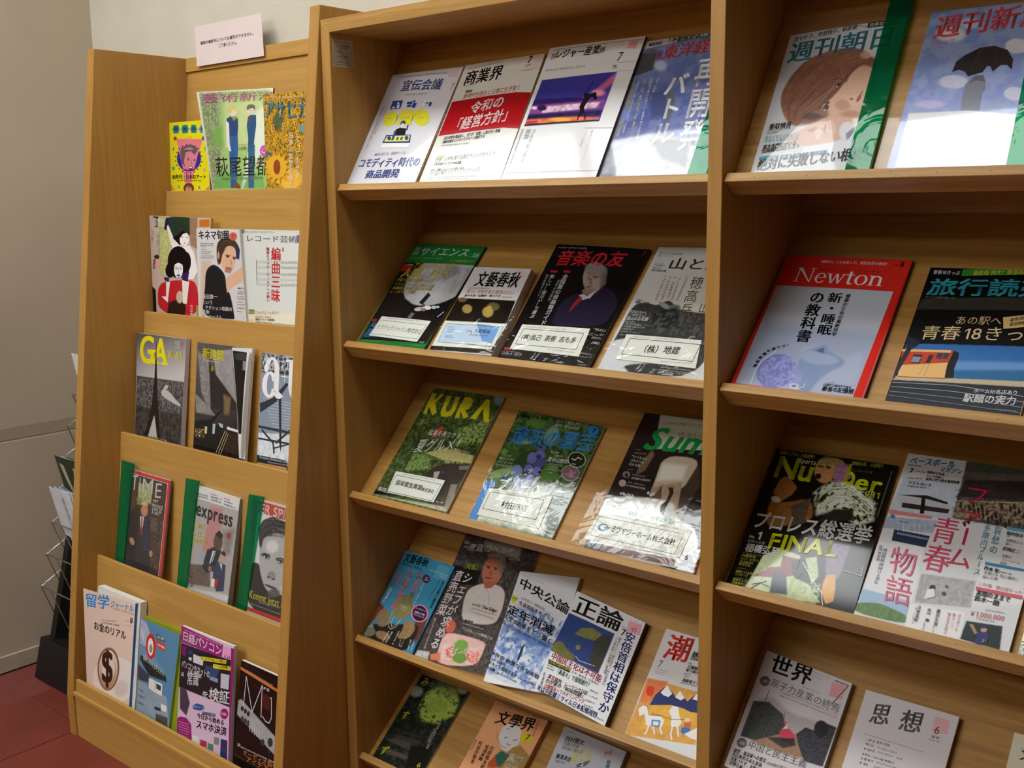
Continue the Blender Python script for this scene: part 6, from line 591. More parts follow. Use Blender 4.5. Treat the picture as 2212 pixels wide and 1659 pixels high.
M['K3']={'q':[[-0.4633,0.1184,1.1173],[-0.2727,0.1183,1.1162],[-0.2727,0.1449,1.3415],[-0.4633,0.1133,1.3441]],'x':0.101,'bg':'dfe5df','t':0.0075,'n':[-0.0,-0.9946,0.1037],'i':[('p','f0ecd4',[16,140,1013,135,1000,-5,-9,-6],1.9,0,7.1),('P','7a7c84',[2,998,83,998,78,957,-1,955]),('T','8a8c90','RECORD GEIJUTSU',90,962,581,966,22),('Z','b0b4b4',640,982,992,979,5),('T','7a7e80','レコード芸術',88,870,963,873,69,1),('P','7a6aa8',[950,952,1007,952,1009,874,952,873]),('V','d02830','編曲三昧',614,822,605,239,176,1),('V','c84048','魅惑のアナザーワールドへの誘い',473,819,463,235,61,1),('V','c84048','特集',728,821,732,777,32,1),('L','b0b8b0',0.47,[277,667,984,679]),('L','b0b8b0',0.47,[277,657,985,669]),('L','b0b8b0',0.47,[276,647,986,660]),('L','b0b8b0',0.47,[273,610,989,624]),('L','b0b8b0',0.47,[272,600,990,615]),('L','b0b8b0',0.47,[272,590,990,605]),('L','b0b8b0',0.47,[268,539,994,556]),('L','b0b8b0',0.47,[267,529,995,547]),('L','b0b8b0',0.47,[266,519,996,537]),('L','b0b8b0',0.47,[263,479,999,499]),('L','b0b8b0',0.47,[263,468,1000,489]),('L','b0b8b0',0.47,[262,458,1000,479]),('L','b0b8b0',0.47,[259,426,1003,449]),('L','b0b8b0',0.47,[259,415,1004,438]),('L','b0b8b0',0.47,[258,405,1005,428]),('L','50544e',1.41,[263,674,259,422]),('L','70766e',0.94,[718,681,719,653]),('L','70766e',0.94,[719,626,720,598]),('L','70766e',0.94,[721,553,721,524]),('L','70766e',0.94,[723,443,724,413]),('L','70766e',0.94,[754,669,755,655]),('L','70766e',0.94,[756,613,756,599]),('L','70766e',0.94,[758,540,759,525]),('L','70766e',0.94,[761,430,762,415]),('L','70766e',0.94,[790,672,791,656]),('L','70766e',0.94,[792,617,793,600]),('L','70766e',0.94,[795,544,796,527]),('L','70766e',0.94,[799,435,800,417]),('L','70766e',0.94,[826,676,827,657]),('L','70766e',0.94,[828,621,829,602]),('L','70766e',0.94,[831,548,832,528]),('L','70766e',0.94,[836,439,837,418]),('L','70766e',0.94,[861,679,862,658]),('L','70766e',0.94,[864,624,865,603]),('L','70766e',0.94,[868,552,869,530]),('L','70766e',0.94,[874,443,875,420]),('L','70766e',0.94,[896,683,898,659]),('L','70766e',0.94,[900,628,901,604]),('L','70766e',0.94,[904,556,905,531]),('L','70766e',0.94,[911,448,912,422]),('L','70766e',0.94,[931,686,933,661]),('L','70766e',0.94,[935,632,937,606]),('L','70766e',0.94,[940,560,942,533]),('L','70766e',0.94,[947,452,949,424]),('L','70766e',0.94,[967,674,968,662]),('L','70766e',0.94,[971,620,972,607]),('L','70766e',0.94,[977,547,978,534]),('L','70766e',0.94,[985,439,986,426]),('P','6a8a4a',[66,138,181,142,177,95,61,92]),('T','f0f0e0','特別企画',70,101,170,105,22,1),('T','404440','アンドレアス・シュタイアー',193,91,684,111,40),('T','d07858','國際音楽祭／伊藤信宏',195,55,525,68,22),('T','505450','青春18ディスク「対訳悲情」',193,27,605,40,23,1),('Z','505450',194,3,984,9,15),('Z','d0a890',70,19,162,21,10)]}
M['L1']={'q':[[-0.8804,0.0367,0.7909],[-0.6615,0.0365,0.7898],[-0.6615,0.0728,1.0646],[-0.8804,0.0637,1.0656]],'x':0.057,'bg':'7a7678','t':0.012,'n':[-0.0,-0.9946,0.1037],'sp':'b8b4c0','i':[('g','5c585c','c8c4c2',425,1018,553,585),('p','4a4846',[14,582,1019,597,1009,1,-4,-5],2.6,0.4,8.6),('n','8a8886',9.9,0.55,0.6,[15,560,1020,589,979,289,10,283]),('n','26241f',19.8,0.5,0.6,[10,283,997,291,1000,0,-4,-5]),('q','c4c0b8',[560,498,695,492,853,418,969,377,933,364,781,385,546,434],2.6,0,9.9),('p','cac8c2',[615,529,690,544,674,508,581,482],2.6,0.3,4.0),('p','c0beb8',[382,237,423,222,518,17,283,13],2.6,0,9.9),('T','ece21c','G',63,715,388,725,263,1),('T','ece21c','A',373,728,664,733,245,1),('P','ece21c',[234,852,408,858,410,833,236,826]),('P','ece21c',[338,747,483,748,484,727,340,724]),('P','ece21c',[531,748,668,749,664,730,528,729]),('P','2a2022',[410,967,462,507,495,330,558,22,498,15,422,241,294,15,221,16,356,317,398,590]),('T','d8cc3a','JAPAN',634,797,951,803,67,1),('T','e0dcdc','15',772,904,886,904,61,1),('T','d88088','9',891,905,957,906,61,1),('T','c8c44a','GA JAPAN',305,0,519,8,21),('Z','c8c4a8',559,8,708,7,13)]}
M['L2']={'q':[[-0.5935,0.029,0.7948],[-0.3769,0.0293,0.7972],[-0.3769,0.069,1.0628],[-0.5935,0.0608,1.0628]],'x':0.069,'bg':'3a3638','t':0.008,'n':[-0.0,-0.9946,0.1037],'i':[('g','5a5658','2a2828',110,1002,369,170),('p','8a8688',[13,914,230,845,342,431,276,382,119,533],7.2,0.4,9.0),('p','2a2626',[232,828,344,753,784,486,808,429,310,402],4.2,0.15,11.9),('p','9a9696',[290,931,640,967,732,632,783,495,381,722],4.2,0.2,17.9),('p','7a6448',[538,550,677,528,662,374,577,366],7.2,0.3,4.8),('p','1c1a1a',[18,234,287,269,853,211,897,6,0,0],4.2,0.3,9.0),('p','8a8684',[3,515,254,423,405,341,27,341],4.2,0.3,9.0),('p','16161a',[34,262,320,298,519,412,538,397,358,275,28,217],1.8,0,9.0),('n','e0c880',6.0,0.62,1,[4,178,258,204,193,125,10,106]),('P','a8c0d0',[368,263,421,268,413,175,369,170]),('P','a8c0d0',[473,282,561,278,565,243,512,247]),('P','c8c0a0',[219,227,265,227,262,159,222,160]),('L','d8c090',1.79,[611,221,459,1]),('L','d8c090',1.49,[646,216,504,-3]),('L','d8c090',1.49,[674,202,548,-3]),('P','e0e0e0',[641,264,848,250,851,228,644,238]),('n','3c2820',7.8,0.45,0.8,[683,202,853,211,879,13,599,17]),('p','e2e2de',[641,987,1000,1000,1041,656,1000,0,897,1,794,470],1.2,0.03,9.0),('q','9a9894',[936,945,1004,973,1016,490,1000,0,915,-1,913,397],3.0,0.15,3.0),('P','141414',[661,961,910,958,901,608,906,221,859,220,794,487]),('P','3c3a38',[694,931,790,952,904,943,899,887,734,877]),('P','8a8a88',[851,880,905,876,905,792,856,797]),('T','d8d018','新建築',106,858,512,851,99,1),('Z','c0bcbc',144,831,464,827,18),('T','d8d018','6',283,750,335,751,48,1)]}
M['L3']={'q':[[-0.3376,0.0348,0.7929],[-0.1276,0.0348,0.7929],[-0.1276,0.0666,1.0569],[-0.3376,0.0666,1.0569]],'x':0.065,'bg':'8a9cb0','t':0.008,'n':[-0.0,-0.9946,0.1037],'i':[('p','3a3e44',[0,1000,1056,1019,1074,842,5,825],2.7,0.5,6.6),('n','c8d4e0',10.9,0.5,0.9,[1,989,1057,1012,1068,903,4,841]),('p','dce6ee',[7,277,972,345,999,79,1,76],2.7,0.2,10.9),('L','c4d4e0',1.37,[61,597,871,588]),('L','c4d4e0',1.37,[84,571,873,566]),('L','c4d4e0',1.37,[107,544,875,544]),('L','c4d4e0',1.37,[130,517,877,522]),('L','c4d4e0',1.37,[152,490,879,500]),('L','c4d4e0',1.37,[175,463,882,478]),('L','c4d4e0',1.37,[198,437,884,456]),('L','c4d4e0',1.37,[220,410,886,434]),('L','c4d4e0',1.37,[243,383,888,412]),('L','c4d4e0',1.37,[265,357,890,390]),('L','c4d4e0',1.37,[288,330,893,368]),('L','c4d4e0',1.37,[310,304,895,346]),('P','30363e',[7,543,244,613,458,761,507,757,312,587,24,461]),('P','30363e',[341,630,390,626,430,223,422,140,398,219]),('L','343a40',6.02,[2,335,565,334]),('L','343a40',4.38,[12,227,574,238]),('L','30363c',5.47,[72,308,283,215,308,127]),('L','30363c',4.92,[563,350,332,220]),('L','30363c',3.28,[287,166,574,238]),('SF','f4f6f6','au',18,606,865,643,356,1),('L','f0f2f2',2.19,[372,815,509,815]),('L','f0f2f2',2.19,[432,864,435,768]),('P','26303c',[1,76,525,87,573,3,-3,0]),('P','e09840',[25,11,531,26,565,2,0,-2]),('T','e8e8e4','Transit-Oriented Development',46,51,781,72,22,1),('T','d8d8d4','Connections',201,28,594,42,15)]}
M['M1']={'q':[[-0.8059,-0.0669,0.4661],[-0.6258,-0.0666,0.4696],[-0.6258,-0.0208,0.7141],[-0.8059,-0.0246,0.7169]],'x':0.043,'bg':'382620','t':0.005,'n':[-0.0,-0.9946,0.1037],'sp':'50403c','i':[('p','5a3424',[24,951,182,958,199,633,49,571,-12,735],3.7,0.2,7.3),('p','a8b078',[226,880,562,909,584,702,236,712],5.8,0.5,7.3),('p','7a8a50',[205,730,340,725,325,670,221,657],3.7,0.4,5.1),('q','181820',[49,571,232,605,426,576,565,551,690,177,714,14,84,1,13,414],3.7,0.1,14.6),('n','6a5040',8.0,0.6,0.8,[586,575,923,597,1034,27,702,68]),('e','c88a68',430,619,88,11,13,-58,0.18,0.05,5.1),('p','d8b088',[312,668,345,699,475,715,511,672,431,673],2.2,0.3,3.7),('P','e0e0e4',[333,548,436,556,428,447,380,419]),('P','b01c24',[368,547,405,550,423,370,389,355]),('P','1e2444',[436,556,544,548,662,217,479,213]),('E','c08868',181,266,53,16,45,-35),('E','c08868',692,205,42,6,8,-34),('P','d42824',[0,1000,1000,1000,999,971,-2,971]),('P','d42824',[924,967,1000,1000,1008,1,938,2]),('L','e8dcd4',1.46,[-1,964,938,962,932,7]),('T','c8c4bc','T',43,793,220,808,157),('T','c8c4bc','I',223,793,285,794,153),('T','c8c4bc','M',304,789,618,806,158),('T','c8c4bc','E',632,780,829,796,155),('T','e8e4dc','‘MY',617,728,760,735,32,1),('T','e8e4dc','WHOLE',614,685,881,687,34,1),('T','e8e4dc','LIFE IS',617,648,858,649,32,1),('T','e8e4dc','A BET’',618,611,841,613,32,1),('Z','a89c90',604,556,761,564,11),('Z','a89c90',609,533,766,541,11),('Z','a89c90',614,510,771,518,11),('Z','a89c90',620,487,777,495,11),('Z','a89c90',625,464,782,472,11),('Z','a89c90',630,441,788,449,11)],'binder':[-94,1067,1056,1080,1055,-8,-170,4],'green':[-230,1070,85,1067,39,17,-187,21]}
M['M2']={'q':[[-0.5055,-0.0682,0.4733],[-0.3382,-0.0681,0.4739],[-0.3382,-0.0172,0.7155],[-0.5055,-0.0264,0.7211]],'x':0.072,'bg':'b4b0ae','t':0.014,'n':[-0.0,-0.9946,0.1037],'sp':'6a645c','i':[('p','e4e4e8',[0,1000,1000,1000,977,886,-30,887],1.0,0,9.6),('p','c88a8c',[368,848,671,867,656,652,575,399,277,397],9.6,0.05,12.8),('p','8a8684',[702,658,969,713,925,450,787,430],12.8,0.15,9.6),('p','6a5a50',[6,231,504,284,554,78,-6,32],4.5,0.4,5.8),('p','dcdce0',[0,0,1007,66,976,-4,-11,-13],6.4,0.1,6.4),('n','2a2622',7.7,0.55,0.9,[-30,149,124,162,156,14,-28,7]),('p','1c1e30',[396,425,555,478,730,462,613,248,424,198,312,245],1.9,0.1,9.6),('p','26355a',[685,353,859,338,877,88,710,60,604,130,581,275],1.9,0.1,9.6),('e','5a4238',628,529,102,14,20,-78,0.14,0.05,6.4),('p','181412',[538,596,633,649,726,612,704,559,601,585],1.6,0,9.6),('e','c8a090',780,409,70,10,13,-49,0.2,0,9.6),('p','201c1c',[711,439,776,469,835,447,827,415,752,425],1.3,0,9.6),('P','e4e4e8',[530,434,602,439,554,334,477,291]),('L','202028',2.88,[579,430,514,296]),('P','e4e4e8',[711,347,775,336,779,274]),('P','f0f0f0',[571,162,644,174,651,94,576,93]),('P','c02830',[644,174,728,184,702,92,651,94]),('P','90b0d8',[232,375,305,386,354,283,318,272]),('E','a02830',853,625,45,6,8,-29),('E','907868',511,254,43,7,6,-27),('Z','c04a50',14,968,75,968,9),('Z','50505a',16,926,288,929,17),('Z','50505a',16,902,306,906,19),('Z','c04a50',352,962,529,963,13),('Z','50505a',359,933,617,936,17),('Z','50505a',358,909,602,905,17),('Z','c04a50',658,959,797,957,13),('Z','50505a',665,932,862,928,15),('Z','50505a',661,903,929,894,17),('T','151314','l’express',-58,727,910,715,143,1),('T','e0d030','AFFAIRE',-104,581,290,613,45,1),('T','e0d030','BENALLA :',-142,514,394,537,45,1),('T','e0d030','ENQUÊTE',-51,444,411,466,45,1),('Z','3a3a40',-58,417,57,418,15),('Z','3a3a40',-63,380,77,384,13),('Z','3a3a40',-74,304,42,305,13)],'binder':[-20,1068,1071,1063,1126,-11,-52,-8],'green':[-216,1054,83,1063,-3,-12,-240,-7]}
M['M3']={'q':[[-0.2653,-0.0684,0.4715],[-0.0553,-0.0684,0.4715],[-0.0553,-0.0152,0.7279],[-0.2653,-0.0152,0.7279]],'x':0.062,'bg':'c8c8c8','t':0.005,'n':[-0.0,-0.9946,0.1037],'i':[('q','dedede',[6,973,656,983,703,776,136,449,-53,380,-4,18],2.3,0,8.8),('q','1c1a1a',[-62,416,134,458,408,223,817,281,867,60,0,0],2.3,0.05,8.8),('q','b4b4b4',[87,736,285,748,611,798,723,691,648,411,533,300,410,215,254,259,122,429],2.9,0.06,11.7),('q','2c2a2a',[42,766,151,856,419,868,683,862,701,785,398,729,153,691,127,567,78,615],4.1,0.4,5.9),('p','8a8888',[277,783,502,817,488,725,291,721],5.9,0.5,4.1),('e','1c1c1c',230,520,57,-4,-11,-18,0.3,0,8.8),('e','1c1c1c',483,517,51,2,-5,-18,0.3,0,8.8),('e','3a3a3a',226,533,77,-5,-7,-11,0.67,0,8.8),('e','3a3a3a',480,530,75,2,-3,-11,0.67,0,8.8),('e','8e8c8c',363,378,69,12,8,-35,0.75,0,8.8),('e','2c2c2c',314,356,28,5,2,-7,0.5,0,8.8),('e','2c2c2c',404,354,28,5,2,-7,0.5,0,8.8),('e','484444',376,281,101,0,-5,-11,0.67,0,8.8),('e','585858',440,238,103,19,8,-35,0.75,0,8.8),('e','dcdcdc',314,625,104,17,12,-53,0.67,0,8.8),('H','141212',['141212','2c2a2a','403e3e','1c1a1a','5a5858'],1.76,[102,591,60,732,103,821,254,880,503,889,681,871],[136,541,148,672,221,711,355,759,533,759,703,776],60),('L','2a2828',2.64,[147,520,205,548,297,545]),('L','2a2828',2.64,[407,536,475,551,564,548]),('E','e8e8e8',230,516,41,-1,-4,-10),('E','141414',237,518,21,3,2,-11),('E','e8e8e8',483,515,37,1,-3,-10),('E','141414',486,517,20,3,2,-10),('L','2c2828',2.05,[275,288,359,278,468,272]),('P','c8301f',[3,987,742,982,765,884,-20,886]),('T','f0ece8','DER SPIEGEL',-89,886,849,887,82,1),('T','d8d030','Kommt jetzt Kevin?',18,124,848,145,65,1),('Z','c8c8c8',198,111,573,128,9),('Z','c8c8c8',48,74,585,76,8),('P','c8301f',[6,40,869,52,879,10,-2,7])],'binder':[-20,1030,818,1024,1013,19,-20,5],'green':[-172,1021,87,1032,4,1,-157,21]}
M['N1']={'q':[[-0.8536,-0.1708,0.1447],[-0.6447,-0.1702,0.1505],[-0.6447,-0.1316,0.4146],[-0.8536,-0.1585,0.4153]],'x':0.045,'bg':'e8cfbe','t':0.018,'n':[-0.0,-0.9946,0.1037],'sp':'1a6aa8','i':[('e','ece4dc',648,197,454,0,-176,-246,0.04,0.02,23.9),('e','dcd0c8',807,142,148,37,6,-80,0.5,0,12.0),('e','8a5434',510,276,241,53,4,-214,0.06,0,12.0),('e','ecdccc',510,276,204,45,4,-189,0.06,0,12.0),('e','b08058',510,244,180,41,3,-161,0.43,0,12.0),('e','ecdccc',509,282,154,34,3,-145,0.4,0,12.0),('T','2c90dc','留学',34,823,526,867,135,1),('T','58a8e0','ジャーナル',536,894,977,914,70,1),('T','907870','Ryugaku Journal',543,887,980,888,23),('T','2a2422','8',921,803,974,807,53,1),('Z','90807a',833,807,905,810,10),('Z','90807a',365,735,667,770,13),('Z','6a5a54',385,711,727,736,17),('Z','90807a',837,769,957,769,8),('T','2e2622','お金のリアル',201,620,862,626,84,1),('T','3a2418','$',359,128,637,168,313,1)],'blk':[249,1056,1048,1013,1075,7,86,-67]}
M['N2']={'q':[[-0.6218,-0.1645,0.1475],[-0.4742,-0.1642,0.1501],[-0.4742,-0.1172,0.3725],[-0.6218,-0.133,0.3851]],'x':0.065,'bg':'5a8ab0','t':0.008,'n':[-0.0,-0.9946,0.1037],'sp':'8a9a1c','i':[('p','a8b4cc',[8,991,158,971,459,706,8,723],5.2,0.1,11.0),('p','7098b8',[-23,717,474,637,760,517,38,509],7.4,0.1,14.7),('p','2a2c2c',[57,611,760,517,810,450,319,433,31,558],3.7,0.3,7.4),('p','3c444c',[-11,500,319,433,333,357,11,335],3.7,0.5,5.9),('p','90a4b4',[11,335,851,298,1000,0,0,0],3.7,0.1,11.0),('E','d02818',315,746,128,22,26,-133),('E','e8e8f0',310,739,73,13,18,-92),('T','dcdce4','N',14,793,130,767,113,1),('E','9a8870',319,723,43,7,9,-46),('P','3a5a68',[430,907,645,898,666,852,445,854]),('T','f0f0f0','20197',455,866,639,864,29,1),('P','d83828',[449,837,676,836,696,760,477,768]),('T','f0f0f0','特集',479,786,676,779,30,1),('T','e8ece8','無線ＬＡＮとセキュリティ',128,575,735,487,61,1),('P','e4e4e0',[323,408,489,414,517,285,342,305]),('P','e4e4e0',[507,410,706,410,720,285,523,286]),('P','3a4444',[535,390,679,385,675,331,557,334]),('Z','24303c',42,232,218,225,19),('Z','24303c',44,162,263,164,20),('Z','24303c',43,90,240,87,20),('P','e8e8e4',[723,203,875,206,893,139,739,135]),('P','2a3c50',[547,144,725,153,743,121,554,110]),('p','505048',[596,75,940,91,967,-7,615,-10],2.9,0.4,5.2)],'blk':[14,1011,1021,1025,1208,2,-1,7],'bb':'8a9a1c'}
M['N3']={'q':[[-0.439,-0.164,0.1525],[-0.2255,-0.1644,0.1488],[-0.2255,-0.1339,0.4162],[-0.439,-0.1322,0.4106]],'x':0.079,'bg':'dfc4dc','t':0.008,'n':[-0.0,-0.9946,0.1037],'sp':'b8b4bc','i':[('p','26242c',[3,839,866,869,1017,921,982,463,-4,419],1.1,0.1,14.0),('p','2a3a6a',[184,814,255,806,212,765,130,759],3.5,0,10.5),('p','34507c',[489,726,769,765,675,618,519,647],7.0,0.3,7.0),('P','a0207c',[0,1000,804,976,787,855,388,855,3,844]),('T','f8f0f4','日経パソコン',24,871,786,873,87,1),('Z','f0c0e0',63,967,778,961,10),('P','f0a8d4',[816,963,1002,980,1000,877,820,865]),('T','903070','6.24',834,871,938,876,27,1),('P','7c1866',[30,816,124,824,109,732,30,738]),('P','d8dce4',[257,785,457,789,446,716,259,709]),('P','c8ccd8',[784,721,939,740,933,610,788,592]),('P','d8dce4',[172,740,233,745,226,715,170,712]),('P','90a0c0',[595,653,739,664,738,627,587,620]),('P','e8e028',[405,794,878,856,870,823,392,759]),('T','2a2a10','思い込みや誤った通説を',409,769,869,828,22,1),('P','e8e028',[639,774,990,823,989,787,638,737]),('T','2a2a10','一刀両断！',663,747,980,795,36,1),('T','f4f4f6','パソコンやネットの',37,617,586,630,69,1),('T','f4f4f6','“常識”',40,457,495,535,133,1),('T','f4f4f6','を',449,428,580,449,64,1),('T','f4f4f6','検証',581,438,960,483,116,1),('P','a0207c',[0,122,57,153,174,171,271,136,296,-8,-3,-23]),('Z','e8c0dc',27,95,238,117,8),('Z','e8c0dc',29,72,240,94,8),('Z','e8c0dc',31,48,242,70,8),('Z','e8c0dc',34,24,244,47,8),('Z','e8c0dc',36,1,246,24,8),('Z','e8c0dc',38,-23,249,1,8),('E','a0207c',875,385,69,17,4,-46),('T','f4e8f0','特集2',825,362,928,376,27,1),('P','2c5aa0',[289,314,365,354,488,365,513,342,438,305,303,285]),('T','e8f0f8','○○ペイって',306,302,502,334,19,1),('P','34466c',[482,308,720,346,711,318,480,281]),('T','f0f0f4','サービス選び',495,290,711,325,17,1),('T','1c1a24','今日から始める',377,223,884,282,49,1),('T','1c1a24','スマホ決済',368,129,932,200,77,1),('p','4a4050',[19,425,149,433,230,321,173,187,39,220],3.5,0.4,6.3),('P','e8e8ec',[302,47,438,57,433,-14,308,-16]),('P','b83a50',[461,47,582,59,576,5,461,-8]),('P','4a8a70',[604,54,701,65,702,8,602,1]),('P','8a8890',[712,136,800,154,797,86,713,74]),('P','30386a',[832,152,949,169,955,-3,835,-6]),('P','9a2478',[950,980,1006,981,1030,9,979,4])]}
M['N4']={'q':[[-0.2167,-0.1633,0.1399],[-0.0387,-0.1633,0.1399],[-0.0387,-0.1234,0.3826],[-0.2167,-0.1234,0.3826]],'x':0.033,'bg':'1e1412','t':0.008,'n':[-0.0,-0.9946,0.1037],'sp':'181210','i':[('p','a8a8ac',[9,622,66,645,987,410,1016,248,8,489],1.9,0.1,19.3),('p','1a1210',[26,460,329,418,797,195,56,36],1.9,0,9.6),('P','d87838',[-1,939,762,884,767,859,-1,912]),('P','100c0c',[50,999,827,1030,844,939]),('L','dcdcdc',2.25,[125,592,134,873,311,578,467,860,493,569]),('L','dcdcdc',2.25,[597,769,665,784,697,609,661,553,590,553,518,586]),('P','502018',[499,792,640,794,645,662,511,665]),('Z','e0dcd8',493,823,622,828,32),('E','303034',106,566,31,7,4,-23),('E','303034',172,556,31,7,4,-23),('E','303034',237,546,30,7,4,-23),('E','404044',123,471,31,7,5,-27),('E','404044',188,465,31,7,5,-27),('E','404044',253,460,30,7,5,-27),('L','d0d0d4',2.57,[281,479,296,400]),('L','d0d0d4',2.57,[331,472,345,394]),('L','d0d0d4',2.57,[380,466,395,388]),('L','d0d0d4',2.57,[429,460,444,382]),('L','d0d0d4',2.57,[478,454,493,376]),('E','383a3e',568,354,36,8,6,-31),('E','383a3e',714,389,49,11,8,-41),('E','383a3e',707,301,18,4,2,-12),('T','d8d0c8','特集',67,215,133,220,20),('Z','d8d0c8',69,205,883,226,15),('T','d08048','オーディオ製作',195,152,892,175,55,1),('T','d08048','アイデア大全',265,108,948,125,55,1),('Z','d8a888',137,923,668,891,13)]}
M['S']={'q':[[-0.8227,0.2617,1.7702],[-0.5307,0.2618,1.7708],[-0.5479,0.2729,1.877],[-0.8387,0.2728,1.876]],'x':0.0,'bg':'dccdc8','t':0.005,'n':[-0.0,-0.9946,0.1037],'i':[('T','2e2a2a','雑誌の最新号については複写ができません。',78,519,900,523,87,1),('T','2e2a2a','ご了承ください。',351,374,652,373,90,1)]}

SATIN = ('B1', 'D2', 'G1', 'G3', 'G4', 'G5', 'H1', 'H2', 'H3', 'I1', 'I2', 'I3', 'F2', 'K1', 'K2', 'K3')
CARDPAPER = plain('card_paper', 'e4e6dc', .6, .3, 30, .02)
BMAX = {'A4': 1.07}
TOPG, TOPR = 'magazines on the top sloping shelf', 'magazines on the top sloping shelf beyond the divider'
LAB = {
 'A1': ('white magazine with three yellow bubbles and a seated cartoon figure', 'R1'), 'A2': ('white magazine with a broad red band and white lettering', 'R1'),
 'A3': ('white magazine with a purple sunset photo of a golfer', 'R1'), 'A4': ('blue magazine with towers and big white lettering in a green edged binder', 'R1'),
 'B1': ('magazine with a resting brown haired person on the cover in a green edged binder', 'R1'), 'B2': ('blue sky magazine with a person under a black umbrella in a clear binder', 'R1'),
 'C1': ('green framed magazine with a big moon and a spacecraft in a clear sleeve', 'R2'), 'C2': ('thick small magazine with a black brush title and a blue sponsor card', 'R2'),
 'C3': ('black magazine with a red title and a stern person in a dark suit', 'R2'), 'C4': ('pale magazine with dark mountain ridges and an olive title', 'R2'),
 'D1': ('red framed magazine with a pale blue head lying back', 'R2'), 'D2': ('black magazine with a red and cream train beside a blue sea', 'R2'),
 'E1': ('green woodland magazine with a large yellow roman title', 'R3'), 'E2': ('gardening magazine with a bunch of blueberries under a blue title', 'R3'),
 'E3': ('dark interior magazine with a green script title and wide sponsor card', 'R3'), 'F1': ('black magazine with a yellow title and a wrestler in a feather costume', 'R3'),
 'F2': ('white baseball magazine with stadium photos and pink lettering', 'R3'), 'F3': ('pale green magazine partly seen beside the baseball magazine', 'R3'),
 'G1': ('turquoise booklet with a carved crowned figure and a purple badge', 'R4'), 'G2': ('magazine with a chef in white above a box of tomatoes', 'R4'),
 'G3': ('tilted magazine of blue clouds with black headings', 'R4'), 'G4': ('tilted white magazine with a painted green island and a blue vertical heading', 'R4'),
 'G5': ('white and ochre magazine with two drawn white horses and one red character', 'R4'), 'H1': ('white magazine with black brush title above a pink car on a dirt road', 'R4'),
 'H2': ('plain white magazine with two grey title characters and a pink stamp', 'R4'), 'H3': ('cream coloured booklet partly seen past the plain white one', 'R4'),
 'I1': ('black booklet with mossy steps and yellow characters spread down its edge', 'R5'), 'I2': ('orange magazine with a drawn bespectacled face and black brush title', 'R5'),
 'I3': ('light grey magazine with small black lines and yellow blots', 'R5'),
 'J1': ('yellow magazine with a laughing pink face over a violet oval', 'L1'), 'J2': ('green watercolour magazine with two drawn youths in blue waistcoats', 'L1'),
 'J3': ('magazine covered in sunflowers with a turquoise title', 'L1'), 'K1': ('magazine with two painted stage actors in white make-up and red robe', 'L2'),
 'K2': ('white magazine with a painted portrait of a person in a black shirt', 'L2'), 'K3': ('pale magazine with grey title and red vertical heading over a music score', 'L2'),
 'L1': ('grey city view magazine with a spire and yellow roman letters', 'L3'), 'L2': ('thick dark magazine with metal facade whose front cover is folded short', 'L3'),
 'L3': ('magazine of a glass station roof with huge white letters', 'L3'), 'M1': ('red bordered magazine with a seated person in a dark suit and red tie', 'L4'),
 'M2': ('grey news magazine with black lowercase title and two people in suits', 'L4'), 'M3': ('magazine with a black and white face under a red title band', 'L4'),
 'N1': ('beige magazine with a cappuccino cup marked with a dollar sign', 'L5'), 'N2': ('blue computer magazine curling forward off an olive green page', 'L5'),
 'N3': ('magenta and black computer magazine with white headings', 'L5'), 'N4': ('dark brown audio magazine with thin white letters and silver panel', 'L5')}
ROW = {'R1': 'first', 'R2': 'second', 'R3': 'third', 'R4': 'fourth', 'R5': 'fifth'}
for k, (lab, g) in LAB.items():
    grp = ('magazines on the %s sloping shelf from the top' % ROW[g]) if g[0] == 'R' else ('magazines on the %s tier of the stepped rack' % ROW['R'+g[1]])
    magazine(k, lab, grp)
# notice on the stepped rack
r = M['S']; q = [np.array(p, float) for p in r['q']]; art = Art(q, r['n'], 0, .294, .108); art.bulge = .0
org = art.pos(np.array([[0, 0]]), 0)[0]
sg = empty('notice_sign', tuple(org)); tag(sg, 'laminated white paper notice standing on the top rail of the stepped rack', 'sign')
sheet(art, 'laminated_sheet', PRINTW := plain('laminated_paper', 'e2d4d0', .16, .5, 20, .02), sg, org, [(0, 0), (1, 0), (1, 1), (0, 1)], 0, .001)
art.items(r['i'], .0002); art.build('notice_print', CARD, sg, org)
# ownership sticker inside the frame
a3 = Art([np.array([T_, .006, 1.675]), np.array([T_, .064, 1.676]), np.array([T_, .060, 1.729]), np.array([T_, .007, 1.729])], (1, 0, 0), 0, .056, .054); a3.bulge = 0
st = sheet(a3, 'ownership_sticker', plain('aged_sticker', 'b0a48a', .6, .3), rk, np.array(rk.location), [(0, 0), (1, 0), (1, 1), (0, 1)], .0003, .0003, 2, 2)
its = [('L', '4a4436', .7, [90, 90, 910, 90, 910, 910, 90, 910, 90, 90]), ('L', '6a6450', .5, [150, 480, 880, 480]), ('L', '6a6450', .5, [150, 300, 880, 300]), ('Z', '5a543e', 180, 150, 820, 150, 70), ('Z', '5a543e', 200, 340, 800, 340, 90), ('Z', '5a543e', 400, 680, 850, 680, 140), ('Z', '5a543e', 160, 520, 420, 520, 80)]
a3.items(its, .0004); a3.build('sticker_print', CARD, st, np.array(rk.location))
